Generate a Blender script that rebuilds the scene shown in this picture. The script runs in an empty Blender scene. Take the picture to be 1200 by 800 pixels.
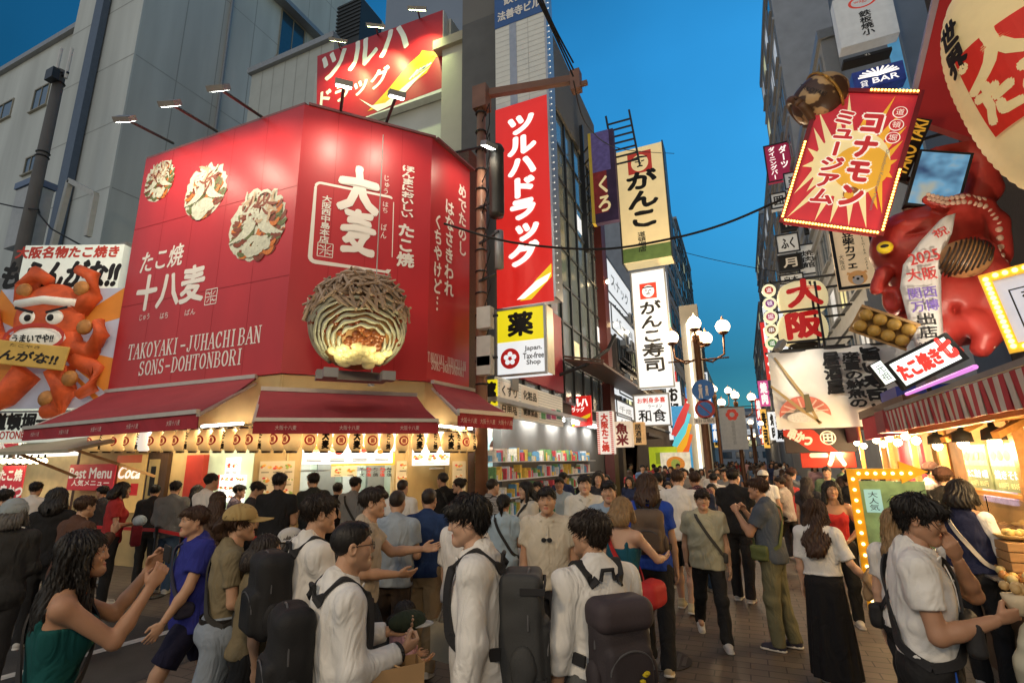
import bpy, math, random
import numpy as np
from mathutils import Matrix, Vector
random.seed(7); RNG = np.random.RandomState(11)
SC = bpy.context.scene; COL = SC.collection
PI = math.pi
# ------------------------------------------------------------------ camera
F = 600.0; CAM = np.array([0, 0, 1.88])
def _axes(vp=(872, 537), vv=(555, -2200)):
 d = np.array([vp[0]-600, 400-vp[1], F], float); d /= np.linalg.norm(d)
 u = np.array([vv[0]-600, 400-vv[1], F], float); u -= d*(u@d); u /= np.linalg.norm(u)
 x = np.cross(d, u); x = -x if x[0] < 0 else x
 return np.array([x, d, u])
AX = _axes()                       # rows: world axes seen in camera coordinates (right, up, forward)
cam = bpy.data.cameras.new('camera'); CO = bpy.data.objects.new('camera', cam); COL.objects.link(CO)
_r, _u, _f = AX[:, 0], AX[:, 1], AX[:, 2]
CO.matrix_world = Matrix(((_r[0], _u[0], -_f[0], CAM[0]), (_r[1], _u[1], -_f[1], CAM[1]), (_r[2], _u[2], -_f[2], CAM[2]), (0, 0, 0, 1)))
cam.sensor_width = 36; cam.lens = 18.0; cam.clip_end = 2000; cam.clip_start = 0.05
SC.camera = CO
# ------------------------------------------------------------------ world, sun, exposure
W = bpy.data.worlds.new('World'); SC.world = W; W.use_nodes = True
nt = W.node_tree; nt.nodes.clear()
wo = nt.nodes.new('ShaderNodeOutputWorld'); bg = nt.nodes.new('ShaderNodeBackground')
sky = nt.nodes.new('ShaderNodeTexSky'); sky.sky_type = 'NISHITA'; sky.sun_disc = False
SUN_EL, SUN_AZ = 10.0, 35.0
sky.sun_elevation = math.radians(SUN_EL); sky.sun_rotation = math.radians(SUN_AZ)
sky.air_density = 1.0; sky.dust_density = 0.3; sky.ozone_density = 6.0
hs = nt.nodes.new('ShaderNodeHueSaturation'); hs.inputs['Saturation'].default_value = 1.05; hs.inputs['Value'].default_value = 1.0
nt.links.new(sky.outputs[0], hs.inputs['Color']); tn = nt.nodes.new('ShaderNodeMix'); tn.data_type = 'RGBA'; tn.blend_type = 'MULTIPLY'; tn.inputs[0].default_value = 1; tn.inputs[7].default_value = (.40, .96, .79, 1)
tn.clamp_result = False
tg = nt.nodes.new('ShaderNodeTexCoord'); sx = nt.nodes.new('ShaderNodeSeparateXYZ'); nt.links.new(tg.outputs['Generated'], sx.inputs[0])
def _mr(sock, a, b, c_, d):
 m = nt.nodes.new('ShaderNodeMapRange'); m.inputs[1].default_value = a; m.inputs[2].default_value = b; m.inputs[3].default_value = c_; m.inputs[4].default_value = d; nt.links.new(sock, m.inputs[0]); return m.outputs[0]
mu = nt.nodes.new('ShaderNodeMath'); mu.operation = 'MULTIPLY'; nt.links.new(_mr(sx.outputs[2], .16, .65, .2, 1.0), mu.inputs[0]); nt.links.new(_mr(sx.outputs[1], .24, .7, 1.2, 2.35), mu.inputs[1])
nzs = nt.nodes.new('ShaderNodeTexNoise'); nzs.inputs['Scale'].default_value = 1.6; nzs.inputs['Detail'].default_value = 5; nt.links.new(tg.outputs['Generated'], nzs.inputs['Vector']); m2 = nt.nodes.new('ShaderNodeMath'); m2.operation = 'MULTIPLY'; nt.links.new(_mr(nzs.outputs['Fac'], .3, .7, .82, 1.16), m2.inputs[0]); nt.links.new(mu.outputs[0], m2.inputs[1])
vm = nt.nodes.new('ShaderNodeVectorMath'); vm.operation = 'SCALE'; nt.links.new(tn.outputs[2], vm.inputs[0]); nt.links.new(m2.outputs[0], vm.inputs['Scale'])
nt.links.new(hs.outputs[0], tn.inputs[6]); back_fill = nt.nodes.new('ShaderNodeVectorMath'); back_fill.operation = 'SCALE'; back_fill.inputs[0].default_value = (3.45, 3.05, 2.5); nt.links.new(_mr(sx.outputs[1], .05, -.6, 0, 1), back_fill.inputs['Scale'])   # warm fill added to the unseen sky behind the viewer
ad = nt.nodes.new('ShaderNodeVectorMath'); ad.operation = 'ADD'; nt.links.new(vm.outputs[0], ad.inputs[0]); nt.links.new(back_fill.outputs[0], ad.inputs[1]); nt.links.new(ad.outputs[0], bg.inputs[0]); nt.links.new(bg.outputs[0], wo.inputs[0])
bg.inputs[1].default_value = 0.08
sl = bpy.data.lights.new('sun', 'SUN'); so = bpy.data.objects.new('sun', sl); COL.objects.link(so)
sl.energy = 0.03; sl.angle = math.radians(12); sl.color = (1, .72, .5)
so.rotation_euler = (math.radians(90-SUN_EL), 0, math.radians(180-SUN_AZ)); so.location = (0, 0, 60)
SC.view_settings.view_transform = 'Standard'; SC.view_settings.look = 'None'
SC.view_settings.exposure = 0.9; SC.view_settings.gamma = 1.0
SC.cycles.use_denoising = True
SC.cycles.max_bounces = 5; SC.cycles.diffuse_bounces = 3; SC.cycles.glossy_bounces = 3
SC.cycles.sample_clamp_indirect = 3.0
# ------------------------------------------------------------------ helpers: pixels of the 1200x800 photograph to places
def ray(u, v):
 c = np.array([u-600, 400-v, F]); return AX @ (c/np.linalg.norm(c))
def atz(u, v, z):
 r = ray(u, v); return CAM+r*((z-CAM[2])/r[2])
def aty(u, v, y):
 r = ray(u, v); return CAM+r*(y/r[1])
def atx(u, v, x):
 r = ray(u, v); return CAM+r*(x/r[0])
def atd(u, v, d):                  # at depth d along the camera axis
 c = np.array([u-600, 400-v, F])/F*d; return CAM+AX@c
def atp(u, v, p, q):               # on the upright plane through two ground points
 n = np.array([-(q[1]-p[1]), q[0]-p[0]]); r = ray(u, v)
 return CAM+r*((n@(np.array(p[:2])-CAM[:2]))/(n@r[:2]))
# ------------------------------------------------------------------ materials
MATS = {}
def mat(name, col=(.5, .5, .5), rough=.6, emit=0.0, metal=0.0, var=.08, scale=6.0, bump=0.0, bscale=60.0, ecol=None, spec=.4, fold=0, stretch=None, sss=0.0, alpha=1.0, trans=0.0):
 if name in MATS: return MATS[name]
 if emit < 3: emit *= .58
 m = bpy.data.materials.new(name); m.use_nodes = True; N = m.node_tree.nodes; L = m.node_tree.links
 b = N['Principled BSDF']; c4 = (*col, 1)
 b.inputs['Roughness'].default_value = rough; b.inputs['Metallic'].default_value = metal
 b.inputs['Specular IOR Level'].default_value = spec
 tc = N.new('ShaderNodeTexCoord'); mp = N.new('ShaderNodeMapping'); L.new(tc.outputs['Object'], mp.inputs[0])
 if stretch: mp.inputs['Scale'].default_value = stretch
 if var > 0:
  nz = N.new('ShaderNodeTexNoise'); nz.inputs['Scale'].default_value = scale; nz.inputs['Detail'].default_value = 4
  L.new(mp.outputs[0], nz.inputs['Vector'])
  mx = N.new('ShaderNodeMix'); mx.data_type = 'RGBA'
  mx.inputs[6].default_value = (*[max(0, x*(1-2.2*var)) for x in col], 1); mx.inputs[7].default_value = (*[min(1, x*(1+2.2*var)) for x in col], 1)
  L.new(nz.outputs['Fac'], mx.inputs[0]); L.new(mx.outputs[2], b.inputs['Base Color']); src = mx.outputs[2]
  if emit > 0 and ecol is None: L.new(src, b.inputs['Emission Color'])
 else: b.inputs['Base Color'].default_value = c4
 if emit > 0:
  b.inputs['Emission Strength'].default_value = emit
  if ecol is not None or var <= 0: b.inputs['Emission Color'].default_value = (*(ecol or col), 1)
 if bump > 0:
  nb = N.new('ShaderNodeTexNoise'); nb.inputs['Scale'].default_value = bscale; nb.inputs['Detail'].default_value = 3
  L.new(mp.outputs[0], nb.inputs['Vector']); bp = N.new('ShaderNodeBump'); bp.inputs['Strength'].default_value = bump; bp.inputs['Distance'].default_value = .02
  L.new(nb.outputs['Fac'], bp.inputs['Height']); L.new(bp.outputs[0], b.inputs['Normal'])
 if fold > 0:
  nf = N.new('ShaderNodeTexNoise'); nf.inputs['Scale'].default_value = 7; nf.inputs['Detail'].default_value = 2.5; nf.inputs['Distortion'].default_value = 1.4
  ms = N.new('ShaderNodeMapping'); ms.inputs['Scale'].default_value = (1, 1, .55); ms.inputs['Rotation'].default_value = (.4, .3, 0); L.new(tc.outputs['Object'], ms.inputs[0]); L.new(ms.outputs[0], nf.inputs['Vector'])
  bf = N.new('ShaderNodeBump'); bf.inputs['Strength'].default_value = fold; bf.inputs['Distance'].default_value = .06; L.new(nf.outputs['Fac'], bf.inputs['Height'])
  if bump > 0: L.new(bp.outputs[0], bf.inputs['Normal'])
  L.new(bf.outputs[0], b.inputs['Normal'])
 if sss > 0:
  b.inputs['Subsurface Weight'].default_value = sss; b.inputs['Subsurface Radius'].default_value = (.6, .25, .12); b.inputs['Subsurface Scale'].default_value = .012
 if trans > 0: b.inputs['Transmission Weight'].default_value = trans
 MATS[name] = m; return m
def srgb(r, g, b):
 f = lambda c: (c/255/12.92) if c/255 <= .04045 else ((c/255+.055)/1.055)**2.4
 return (f(r), f(g), f(b))
# ------------------------------------------------------------------ mesh helpers
class MB:
 """collects shapes into one mesh"""
 def __init__(s): s.v = []; s.f = []; s.m = []
 def add(s, vs, fs, mi=0):
  o = len(s.v); s.v += [tuple(p) for p in vs]; s.f += [tuple(i+o for i in f) for f in fs]; s.m += [mi]*len(fs); return s
 def box(s, x0, y0, z0, x1, y1, z1, mi=0):
  v = [(x, y, z) for z in (z0, z1) for y in (y0, y1) for x in (x0, x1)]
  return s.add(v, [(0, 2, 3, 1), (4, 5, 7, 6), (0, 1, 5, 4), (2, 6, 7, 3), (0, 4, 6, 2), (1, 3, 7, 5)], mi)
 def bar(s, a, b, w, h=None, mi=0):
  a = Vector(a); b = Vector(b); h = h or w; d = (b-a).normalized()
  up = Vector((0, 0, 1)) if abs(d.z) < .95 else Vector((0, 1, 0))
  x = d.cross(up).normalized(); y = x.cross(d)
  v = [p+x*sx*w/2+y*sy*h/2 for p in (a, b) for sx, sy in ((-1, -1), (1, -1), (1, 1), (-1, 1))]
  return s.add(v, [(0, 1, 2, 3), (7, 6, 5, 4), (0, 4, 5, 1), (1, 5, 6, 2), (2, 6, 7, 3), (3, 7, 4, 0)], mi)
 def tube(s, pts, r, n=8, mi=0, cap=True):
  pts = [Vector(p) for p in pts]; rs = r if isinstance(r, (list, tuple)) else [r]*len(pts); o = []
  for i, p in enumerate(pts):
   d = (pts[min(i+1, len(pts)-1)]-pts[max(i-1, 0)]).normalized()
   up = Vector((0, 0, 1)) if abs(d.z) < .95 else Vector((0, 1, 0))
   x = d.cross(up).normalized(); y = x.cross(d)
   o += [p+(x*math.cos(2*PI*k/n)+y*math.sin(2*PI*k/n))*rs[i] for k in range(n)]
  fs = [(i*n+k, i*n+(k+1) % n, (i+1)*n+(k+1) % n, (i+1)*n+k) for i in range(len(pts)-1) for k in range(n)]
  if cap: fs += [tuple(range(n-1, -1, -1)), tuple((len(pts)-1)*n+k for k in range(n))]
  return s.add(o, fs, mi)
 def lathe(s, prof, n=20, c=(0, 0, 0), mi=0, sx=1, sy=1):
  v = [(c[0]+r*sx*math.cos(2*PI*k/n), c[1]+r*sy*math.sin(2*PI*k/n), c[2]+z) for r, z in prof for k in range(n)]
  fs = [(i*n+k, i*n+(k+1) % n, (i+1)*n+(k+1) % n, (i+1)*n+k) for i in range(len(prof)-1) for k in range(n)]
  fs += [tuple(range(n-1, -1, -1)), tuple((len(prof)-1)*n+k for k in range(n))]
  return s.add(v, fs, mi)
 def ball(s, c, r, n=14, m=9, mi=0, jit=0):
  r = r if isinstance(r, (tuple, list)) else (r, r, r); v = []
  for i in range(m+1):
   t = PI*i/m
   for k in range(n):
    q = 1+jit*random.uniform(-1, 1)
    v.append((c[0]+r[0]*q*math.sin(t)*math.cos(2*PI*k/n), c[1]+r[1]*q*math.sin(t)*math.sin(2*PI*k/n), c[2]+r[2]*q*math.cos(t)))
  return s.add(v, [(i*n+k, (i+1)*n+k, (i+1)*n+(k+1) % n, i*n+(k+1) % n) for i in range(m) for k in range(n)], mi)
 def prism(s, poly, y0, y1, mi=0):     # outline in (x, z), thick along y
  n = len(poly); v = [(p[0], y0, p[1]) for p in poly]+[(p[0], y1, p[1]) for p in poly]
  return s.add(v, [tuple(range(n)), tuple(range(2*n-1, n-1, -1))]+[(i, n+i, n+(i+1) % n, (i+1) % n) for i in range(n)], mi)
 def quad(s, a, b, c, d, mi=0): return s.add([a, b, c, d], [(0, 1, 2, 3)], mi)
 def build(s, name, mats, parent=None, smooth=False, bevel=0, label=None, loc=None):
  me = bpy.data.meshes.new(name); me.from_pydata([tuple(map(float, p)) for p in s.v], [], s.f)
  mats = mats if isinstance(mats, (list, tuple)) else [mats]
  for m in mats: me.materials.append(m)
  if len(mats) > 1: me.polygons.foreach_set('material_index', s.m)
  if smooth: me.polygons.foreach_set('use_smooth', [True]*len(me.polygons))
  me.update()
  o = bpy.data.objects.new(name, me); COL.objects.link(o)
  if parent is not None: o.parent = parent
  if loc is not None: o.location = loc
  if label: o['label'] = label
  if bevel:
   b = o.modifiers.new('bevel', 'BEVEL'); b.width = bevel; b.segments = 2; b.limit_method = 'ANGLE'; b.angle_limit = .7
  return o
def tag(o, label=None, cat=None, group=None, kind=None):
 if label: o['label'] = label
 if cat: o['category'] = cat
 if group: o['group'] = group
 if kind: o['kind'] = kind
 return o
def empty(name, loc, label, cat, rz=0, group=None):
 o = bpy.data.objects.new(name, None); COL.objects.link(o); o.empty_display_size = .2
 o.location = [float(x) for x in loc]; o.rotation_euler = (0, 0, rz); return tag(o, label, cat, group)
def frame(name, O, ex, up, label, cat, group=None):   # an Empty whose local x = ex, z = up, and whose face looks along -y
 ex = Vector([float(a) for a in ex]).normalized(); up = Vector([float(a) for a in up]); up = (up-ex*up.dot(ex)).normalized(); n = up.cross(ex)
 o = empty(name, O, label, cat, group=group)
 o.matrix_world = Matrix(((ex.x, n.x, up.x, float(O[0])), (ex.y, n.y, up.y, float(O[1])), (ex.z, n.z, up.z, float(O[2])), (0, 0, 0, 1)))
 return o
def copy_tree(o, parent=None):
 c = o.copy(); COL.objects.link(c); c.parent = parent
 for ch in o.children: copy_tree(ch, c)
 return c
def lamp(kind, loc, energy, color, parent=None, size=.1, rot=None, spot=None, aim=None, blend=.6):
 l = bpy.data.lights.new('light', kind); o = bpy.data.objects.new('light', l); COL.objects.link(o)
 l.energy = energy*.6; l.color = color
 if kind == 'AREA':
  l.shape = 'RECTANGLE'; l.size = size[0]; l.size_y = size[1]
 else: l.shadow_soft_size = size
 if spot: l.spot_size = spot; l.spot_blend = blend
 o.location = [float(x) for x in loc]
 if aim is not None: o.rotation_euler = (Vector([float(x) for x in aim])-Vector([float(x) for x in loc])).to_track_quat('-Z', 'Y').to_euler()
 if parent is not None: o.parent = parent
 return o
# ------------------------------------------------------------------ writing
TXT = {}
def glyphs(s, align='CENTER', line=1.0):
 k = (s, align, line)
 if k not in TXT:
  c = bpy.data.curves.new('t', 'FONT'); c.body = s; c.resolution_u = 3; c.align_x = align; c.space_line = line
  o = bpy.data.objects.new('t', c); me = bpy.data.meshes.new_from_object(o)
  n = len(me.vertices); co = np.zeros(n*3); me.vertices.foreach_get('co', co); co = co.reshape(n, 3)[:, :2]
  fs = [tuple(p.vertices) for p in me.polygons]
  bpy.data.objects.remove(o); bpy.data.curves.remove(c); bpy.data.meshes.remove(me); TXT[k] = (co, fs)
 return TXT[k]
def text(root, s, x, z, w, h, m, layer=1, bold=.0, vert=False, shear=0.0, rough=0.0, name='lettering', rot=0.0, keep=False, yoff=None, label=None):
 """writing fitted into the w x h box centred on (x, z) of a sign's face"""
 mb = MB(); y0 = -.004*layer if yoff is None else yoff; parts = []
 if vert:
  n = len(s)
  for i, ch in enumerate(s):
   if ch == ' ': continue
   co, fs = glyphs(ch); c = co.copy()
   if ch in 'ーー…~〜-':
    cc = (c.max(0)+c.min(0))/2; c = c-cc; c = np.stack([c[:, 1], -c[:, 0]], 1)+[0, .36]
   if ch in 'ゃゅょっャュョッ': c = c+[.12, .06]
   if ch in '、。': c = c+[.5, .4]
   parts.append((c+[0, -i*1.0], fs))
  allc = np.concatenate([p[0] for p in parts]);
  lo = np.array([-.46, -(n-1)-.1]); hi = np.array([.46, .86])
 else:
  co, fs = glyphs(s); parts = [(co.copy(), fs)]; lo = co.min(0); hi = co.max(0)
 sc = np.array([w, h])/(hi-lo)
 if keep: sc[:] = sc.min()
 mid = (lo+hi)/2; q = 0
 b = bold*(h/(len(s) if vert else 1))
 offs = [(0, 0)] if b <= 0 else [(0, 0), (b, 0), (-b, 0), (0, b), (0, -b), (.7*b, .7*b), (-.7*b, .7*b), (.7*b, -.7*b), (-.7*b, -.7*b)]
 for c, fs in parts:
  p = (c-mid)*sc
  if shear: p[:, 0] += shear*p[:, 1]
  if rough:
   g = h/(len(s) if vert else 1); p = p+rough*g*np.stack([np.sin(p[:, 1]/g*11+p[:, 0]/g*5), np.sin(p[:, 0]/g*9+1+p[:, 1]/g*7)], 1)
  if rot: p = p@np.array([[math.cos(rot), math.sin(rot)], [-math.sin(rot), math.cos(rot)]])
  for ox, oz in offs:
   mb.add([(x+a[0]+ox, y0-.00025*q, z+a[1]+oz) for a in p], fs); q += 1
 return mb.build(name, m, root, label=label)
def rect(root, x0, z0, x1, z1, m, layer=1, name='panel', t=0, label=None):
 y = -.004*layer; mb = MB()
 if t: mb.box(x0, y-t, z0, x1, y, z1)
 else: mb.quad((x0, y, z0), (x1, y, z0), (x1, y, z1), (x0, y, z1))
 return mb.build(name, m, root, label=label)
def poly(root, pts, m, layer=1, name='emblem', t=0):
 y = -.004*layer; mb = MB()
 if t: mb.prism(pts, y-t, y)
 else: mb.add([(p[0], y, p[1]) for p in pts], [tuple(range(len(pts)))])
 return mb.build(name, m, root)
def disc(root, x, z, r, m, layer=1, name='emblem', r0=0, n=28, sz=1, a0=0, a1=2*PI):
 y = -.004*layer; mb = MB(); full = abs(a1-a0-2*PI) < 1e-3
 A = [a0+(a1-a0)*k/n for k in range(n if full else n+1)]
 if r0 == 0: mb.add([(x+r*math.cos(a), y, z+r*sz*math.sin(a)) for a in A], [tuple(range(len(A)))])
 else:
  v = [(x+q*math.cos(a), y, z+q*sz*math.sin(a)) for a in A for q in (r, r0)]; m_ = len(A)
  mb.add(v, [(2*i, 2*((i+1) % m_), 2*((i+1) % m_)+1, 2*i+1) for i in range(m_ if full else m_-1)])
 return mb.build(name, m, root)
def ringrect(root, x0, z0, x1, z1, t, m, layer=1, name='border', d=0):
 y = -.004*layer; mb = MB()
 for a in ((x0, z0, x1, z0+t), (x0, z1-t, x1, z1), (x0, z0+t, x0+t, z1-t), (x1-t, z0+t, x1, z1-t)):
  if d: mb.box(a[0], y-d, a[1], a[2], y, a[3])
  else: mb.quad((a[0], y, a[1]), (a[2], y, a[1]), (a[2], y, a[3]), (a[0], y, a[3]))
 return mb.build(name, m, root)
def strokes(root, lines, m, r=.02, layer=1, name='drawing'):
 """painted brush lines: flat ribbons along polylines in (x, z)"""
 y = -.004*layer; mb = MB()
 for L in lines:
  w = r
  if isinstance(L, tuple) and isinstance(L[0], list): L, w = L
  P = [Vector((p[0], p[1])) for p in L]; v = []
  for i, p in enumerate(P):
   d = (P[min(i+1, len(P)-1)]-P[max(i-1, 0)]).normalized(); n = Vector((-d.y, d.x))
   k = w*(1.0 if 0 < i < len(P)-1 else .6); v += [(p.x+n.x*k, y, p.y+n.y*k), (p.x-n.x*k, y, p.y-n.y*k)]
  mb.add(v, [(2*i, 2*i+1, 2*i+3, 2*i+2) for i in range(len(P)-1)])
 return mb.build(name, m, root)
def sign_px(name, bl, tr, plane, val, label, cat='sign', face=None, t=.12, back=None, group=None, wall=None):
 """upright sign between two photographed corners: plane 'y' (faces the camera up the street), 'x' (on a street wall)"""
 if plane == 'y': a = aty(*bl, val); b = aty(*tr, val); ex = (1, 0, 0)
 elif plane == 'x': a = atx(*bl, val); b = atx(*tr, val); ex = (0, 1 if b[1] > a[1] else -1, 0)
 else: a = atp(*bl, *plane); b = atp(*tr, *plane); ex = (b[0]-a[0], b[1]-a[1], 0)
 w = math.hypot(b[0]-a[0], b[1]-a[1]); h = b[2]-a[2]
 r = frame(name, a, ex, (0, 0, 1), label, cat, group); r['_w'] = w; r['_h'] = h
 if face is not None:
  MB().box(0, 0, 0, w, t, h).build('panel', face, r, bevel=.01)
  if back: ringrect(r, -.02, -.02, w+.02, h+.02, .045, back, 1, 'rim', d=.03)
 return r, w, h
def stone(name, col, var=.12, scale=1.5, rough=.85, bump=.15, bscale=25): return mat(name, col, rough, var=var, scale=scale, bump=bump, bscale=bscale)
M_WHITE = mat('white_paint', (.78, .77, .74), .5); M_BLACK = mat('black_paint', (.015, .015, .017), .5)
M_DARK = mat('dark_metal', (.04, .042, .046), .45, metal=.5); M_STEEL = mat('steel', (.45, .46, .47), .35, metal=.8)
M_INK = mat('ink_black', (.012, .012, .013), .7); M_GREYM = mat('grey_metal', (.28, .29, .3), .5, metal=.3)
M_BROWN = mat('brown_paint', (.16, .075, .05), .5)
# ------------------------------------------------------------------ smooth solids: distance fields turned into one continuous surface
class Grid:
 def __init__(s, lo, hi, h):
  s.lo = np.array(lo, float); n = np.maximum(4, np.ceil((np.array(hi)-s.lo)/h).astype(int)+1); s.h = h; s.n = n
  ax = [np.float32(s.lo[i]+h*np.arange(n[i])) for i in range(3)]; s.x = ax[0][:, None, None]; s.y = ax[1][None, :, None]; s.z = ax[2][None, None, :]
 def cone(s, a, b, r1, r2, sq=None):
  a = np.float32(a); b = np.float32(b); d = b-a; L = float(d@d)+1e-9
  px, py, pz = s.x-a[0], s.y-a[1], s.z-a[2]
  t = np.clip((px*d[0]+py*d[1]+pz*d[2])/np.float32(L), 0, 1)
  qx, qy, qz = px-t*d[0], py-t*d[1], pz-t*d[2]
  if sq: qx, qy, qz = qx*sq[0], qy*sq[1], qz*sq[2]
  return np.sqrt(qx*qx+qy*qy+qz*qz)-(np.float32(r1)+t*np.float32(r2-r1))
 def ell(s, c, r, rot=None):
  px, py, pz = s.x-np.float32(c[0]), s.y-np.float32(c[1]), s.z-np.float32(c[2])
  if rot is not None:
   R = np.float32(rot); px, py, pz = R[0, 0]*px+R[1, 0]*py+R[2, 0]*pz, R[0, 1]*px+R[1, 1]*py+R[2, 1]*pz, R[0, 2]*px+R[1, 2]*py+R[2, 2]*pz
  k0 = np.sqrt((px/r[0])**2+(py/r[1])**2+(pz/r[2])**2); k1 = np.sqrt((px/r[0]**2)**2+(py/r[1]**2)**2+(pz/r[2]**2)**2)
  return (k0*(k0-1)/np.maximum(k1, 1e-6)).astype(np.float32)
 def loft(s, tab, zc=False):      # tab rows: z, cx, cy, rx, ry  (elliptic sections along z)
  T = np.array(sorted(tab), float); z = s.z.ravel(); f = lambda k: np.interp(z, T[:, 0], T[:, k]).astype(np.float32)[None, None, :]
  cx, cy, rx, ry = f(1), f(2), f(3), f(4); q = ((np.abs(s.x-cx)/rx)**2.3+(np.abs(s.y-cy)/ry)**2.3)**(1/2.3)
  d = (q-1)*np.minimum(rx, ry); return np.maximum(d, np.maximum(np.float32(T[0, 0])-s.z, s.z-np.float32(T[-1, 0])))
 def plane(s, p, n):
  return (s.x-np.float32(p[0]))*np.float32(n[0])+(s.y-np.float32(p[1]))*np.float32(n[1])+(s.z-np.float32(p[2]))*np.float32(n[2])
 def box(s, c, hs, r=.01, rot=None):
  px, py, pz = s.x-np.float32(c[0]), s.y-np.float32(c[1]), s.z-np.float32(c[2])
  if rot is not None:
   R = np.float32(rot); px, py, pz = R[0, 0]*px+R[1, 0]*py+R[2, 0]*pz, R[0, 1]*px+R[1, 1]*py+R[2, 1]*pz, R[0, 2]*px+R[1, 2]*py+R[2, 2]*pz
  qx, qy, qz = np.abs(px)-hs[0]+r, np.abs(py)-hs[1]+r, np.abs(pz)-hs[2]+r
  return np.sqrt(np.maximum(qx, 0)**2+np.maximum(qy, 0)**2+np.maximum(qz, 0)**2)+np.minimum(np.maximum(qx, np.maximum(qy, qz)), 0)-r
def smin(a, b, k):
 h = np.maximum(k-np.abs(a-b), 0)/k; return np.minimum(a, b)-h*h*(k*.25)
def smax(a, b, k): return -smin(-a, -b, k)
def union(fs, k):
 r = fs[0]
 for f in fs[1:]: r = smin(r, f, k)
 return r
_C = [(0, 0, 0), (1, 0, 0), (0, 1, 0), (1, 1, 0), (0, 0, 1), (1, 0, 1), (0, 1, 1), (1, 1, 1)]
_E = [(0, 1), (2, 3), (4, 5), (6, 7), (0, 2), (1, 3), (4, 6), (5, 7), (0, 4), (1, 5), (2, 6), (3, 7)]
def surf(g, f):
 f = np.ascontiguousarray(np.broadcast_to(f, tuple(g.n)), dtype=np.float32); s = f < 0
 n = g.n; c = np.zeros(tuple(n-1), np.int8)
 for i, j, k in _C: c += s[i:n[0]-1+i, j:n[1]-1+j, k:n[2]-1+k]
 I = np.argwhere((c > 0) & (c < 8)); m = len(I)
 V = np.stack([f[I[:, 0]+i, I[:, 1]+j, I[:, 2]+k] for i, j, k in _C], 1); P = np.zeros((m, 3)); cnt = np.zeros(m); cc = np.array(_C, float)
 for a, b in _E:
  x = (V[:, a] < 0) != (V[:, b] < 0); d = V[:, a]-V[:, b]; t = np.where(x, V[:, a]/np.where(d == 0, 1, d), 0)
  P += np.where(x[:, None], cc[a]+(cc[b]-cc[a])*t[:, None], 0); cnt += x
 P = (I+P/cnt[:, None])*g.h+g.lo
 idx = np.full(tuple(n-1), -1, np.int32); idx[I[:, 0], I[:, 1], I[:, 2]] = np.arange(m); Q = []
 for ax in range(3):
  u, v = (ax+1) % 3, (ax+2) % 3
  sl0 = [slice(None)]*3; sl1 = [slice(None)]*3; sl0[ax] = slice(0, -1); sl1[ax] = slice(1, None)
  E_ = np.argwhere(s[tuple(sl0)] != s[tuple(sl1)]); ok = (E_[:, u] > 0) & (E_[:, v] > 0) & (E_[:, u] < n[u]-1) & (E_[:, v] < n[v]-1); E_ = E_[ok]
  def cell(du, dv): q = E_.copy(); q[:, u] -= du; q[:, v] -= dv; return idx[q[:, 0], q[:, 1], q[:, 2]]
  q = np.stack([cell(1, 1), cell(0, 1), cell(0, 0), cell(1, 0)], 1); fl = ~s[E_[:, 0], E_[:, 1], E_[:, 2]]; q[fl] = q[fl][:, ::-1]; Q.append(q)
 Q = np.concatenate(Q); return P, Q[(Q >= 0).all(1)]
def mesh_from(name, P, Q, mats=None, smooth=True):
 me = bpy.data.meshes.new(name); me.vertices.add(len(P)); me.vertices.foreach_set('co', np.ascontiguousarray(P, dtype=np.float32).ravel())
 me.loops.add(len(Q)*4); me.loops.foreach_set('vertex_index', np.ascontiguousarray(Q, dtype=np.int32).ravel())
 me.polygons.add(len(Q)); me.polygons.foreach_set('loop_start', np.arange(len(Q), dtype=np.int32)*4)
 me.polygons.foreach_set('use_smooth', np.ones(len(Q), bool)); me.update(calc_edges=True)
 for m in (mats or []): me.materials.append(m)
 return me
def add_obj(name, me, parent=None, m=None, loc=None, label=None):
 o = bpy.data.objects.new(name, me); COL.objects.link(o)
 if parent is not None: o.parent = parent
 if m is not None:
  if not me.materials: me.materials.append(m)
  if me.materials[0] is not m: o.material_slots[0].link = 'OBJECT'; o.material_slots[0].material = m
 if loc is not None: o.location = loc
 if label: o['label'] = label
 return o
def solid(name, g, f, m, parent=None, loc=None): P, Q = surf(g, f); return add_obj(name, mesh_from(name, P, Q, [m]), parent, None, loc)
def wrinkle(g, amp, seed, fx=1.0):
 r = random.Random(seed); a = [r.uniform(0, 6.28) for _ in range(6)]; w = np.sin(9*fx*g.z+a[0]+2*np.sin(7*g.x+a[1]))
 return np.float32(amp)*(np.sin(26*fx*g.x+14*fx*g.z+2.2*w+a[2])*np.sin(17*fx*g.z-11*g.y+1.5*np.sin(13*g.x+a[4])+a[3])+.6*np.sin(48*fx*g.z+21*g.x+2*w+a[5])*np.sin(19*g.y+9*g.x+a[1]))
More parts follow.
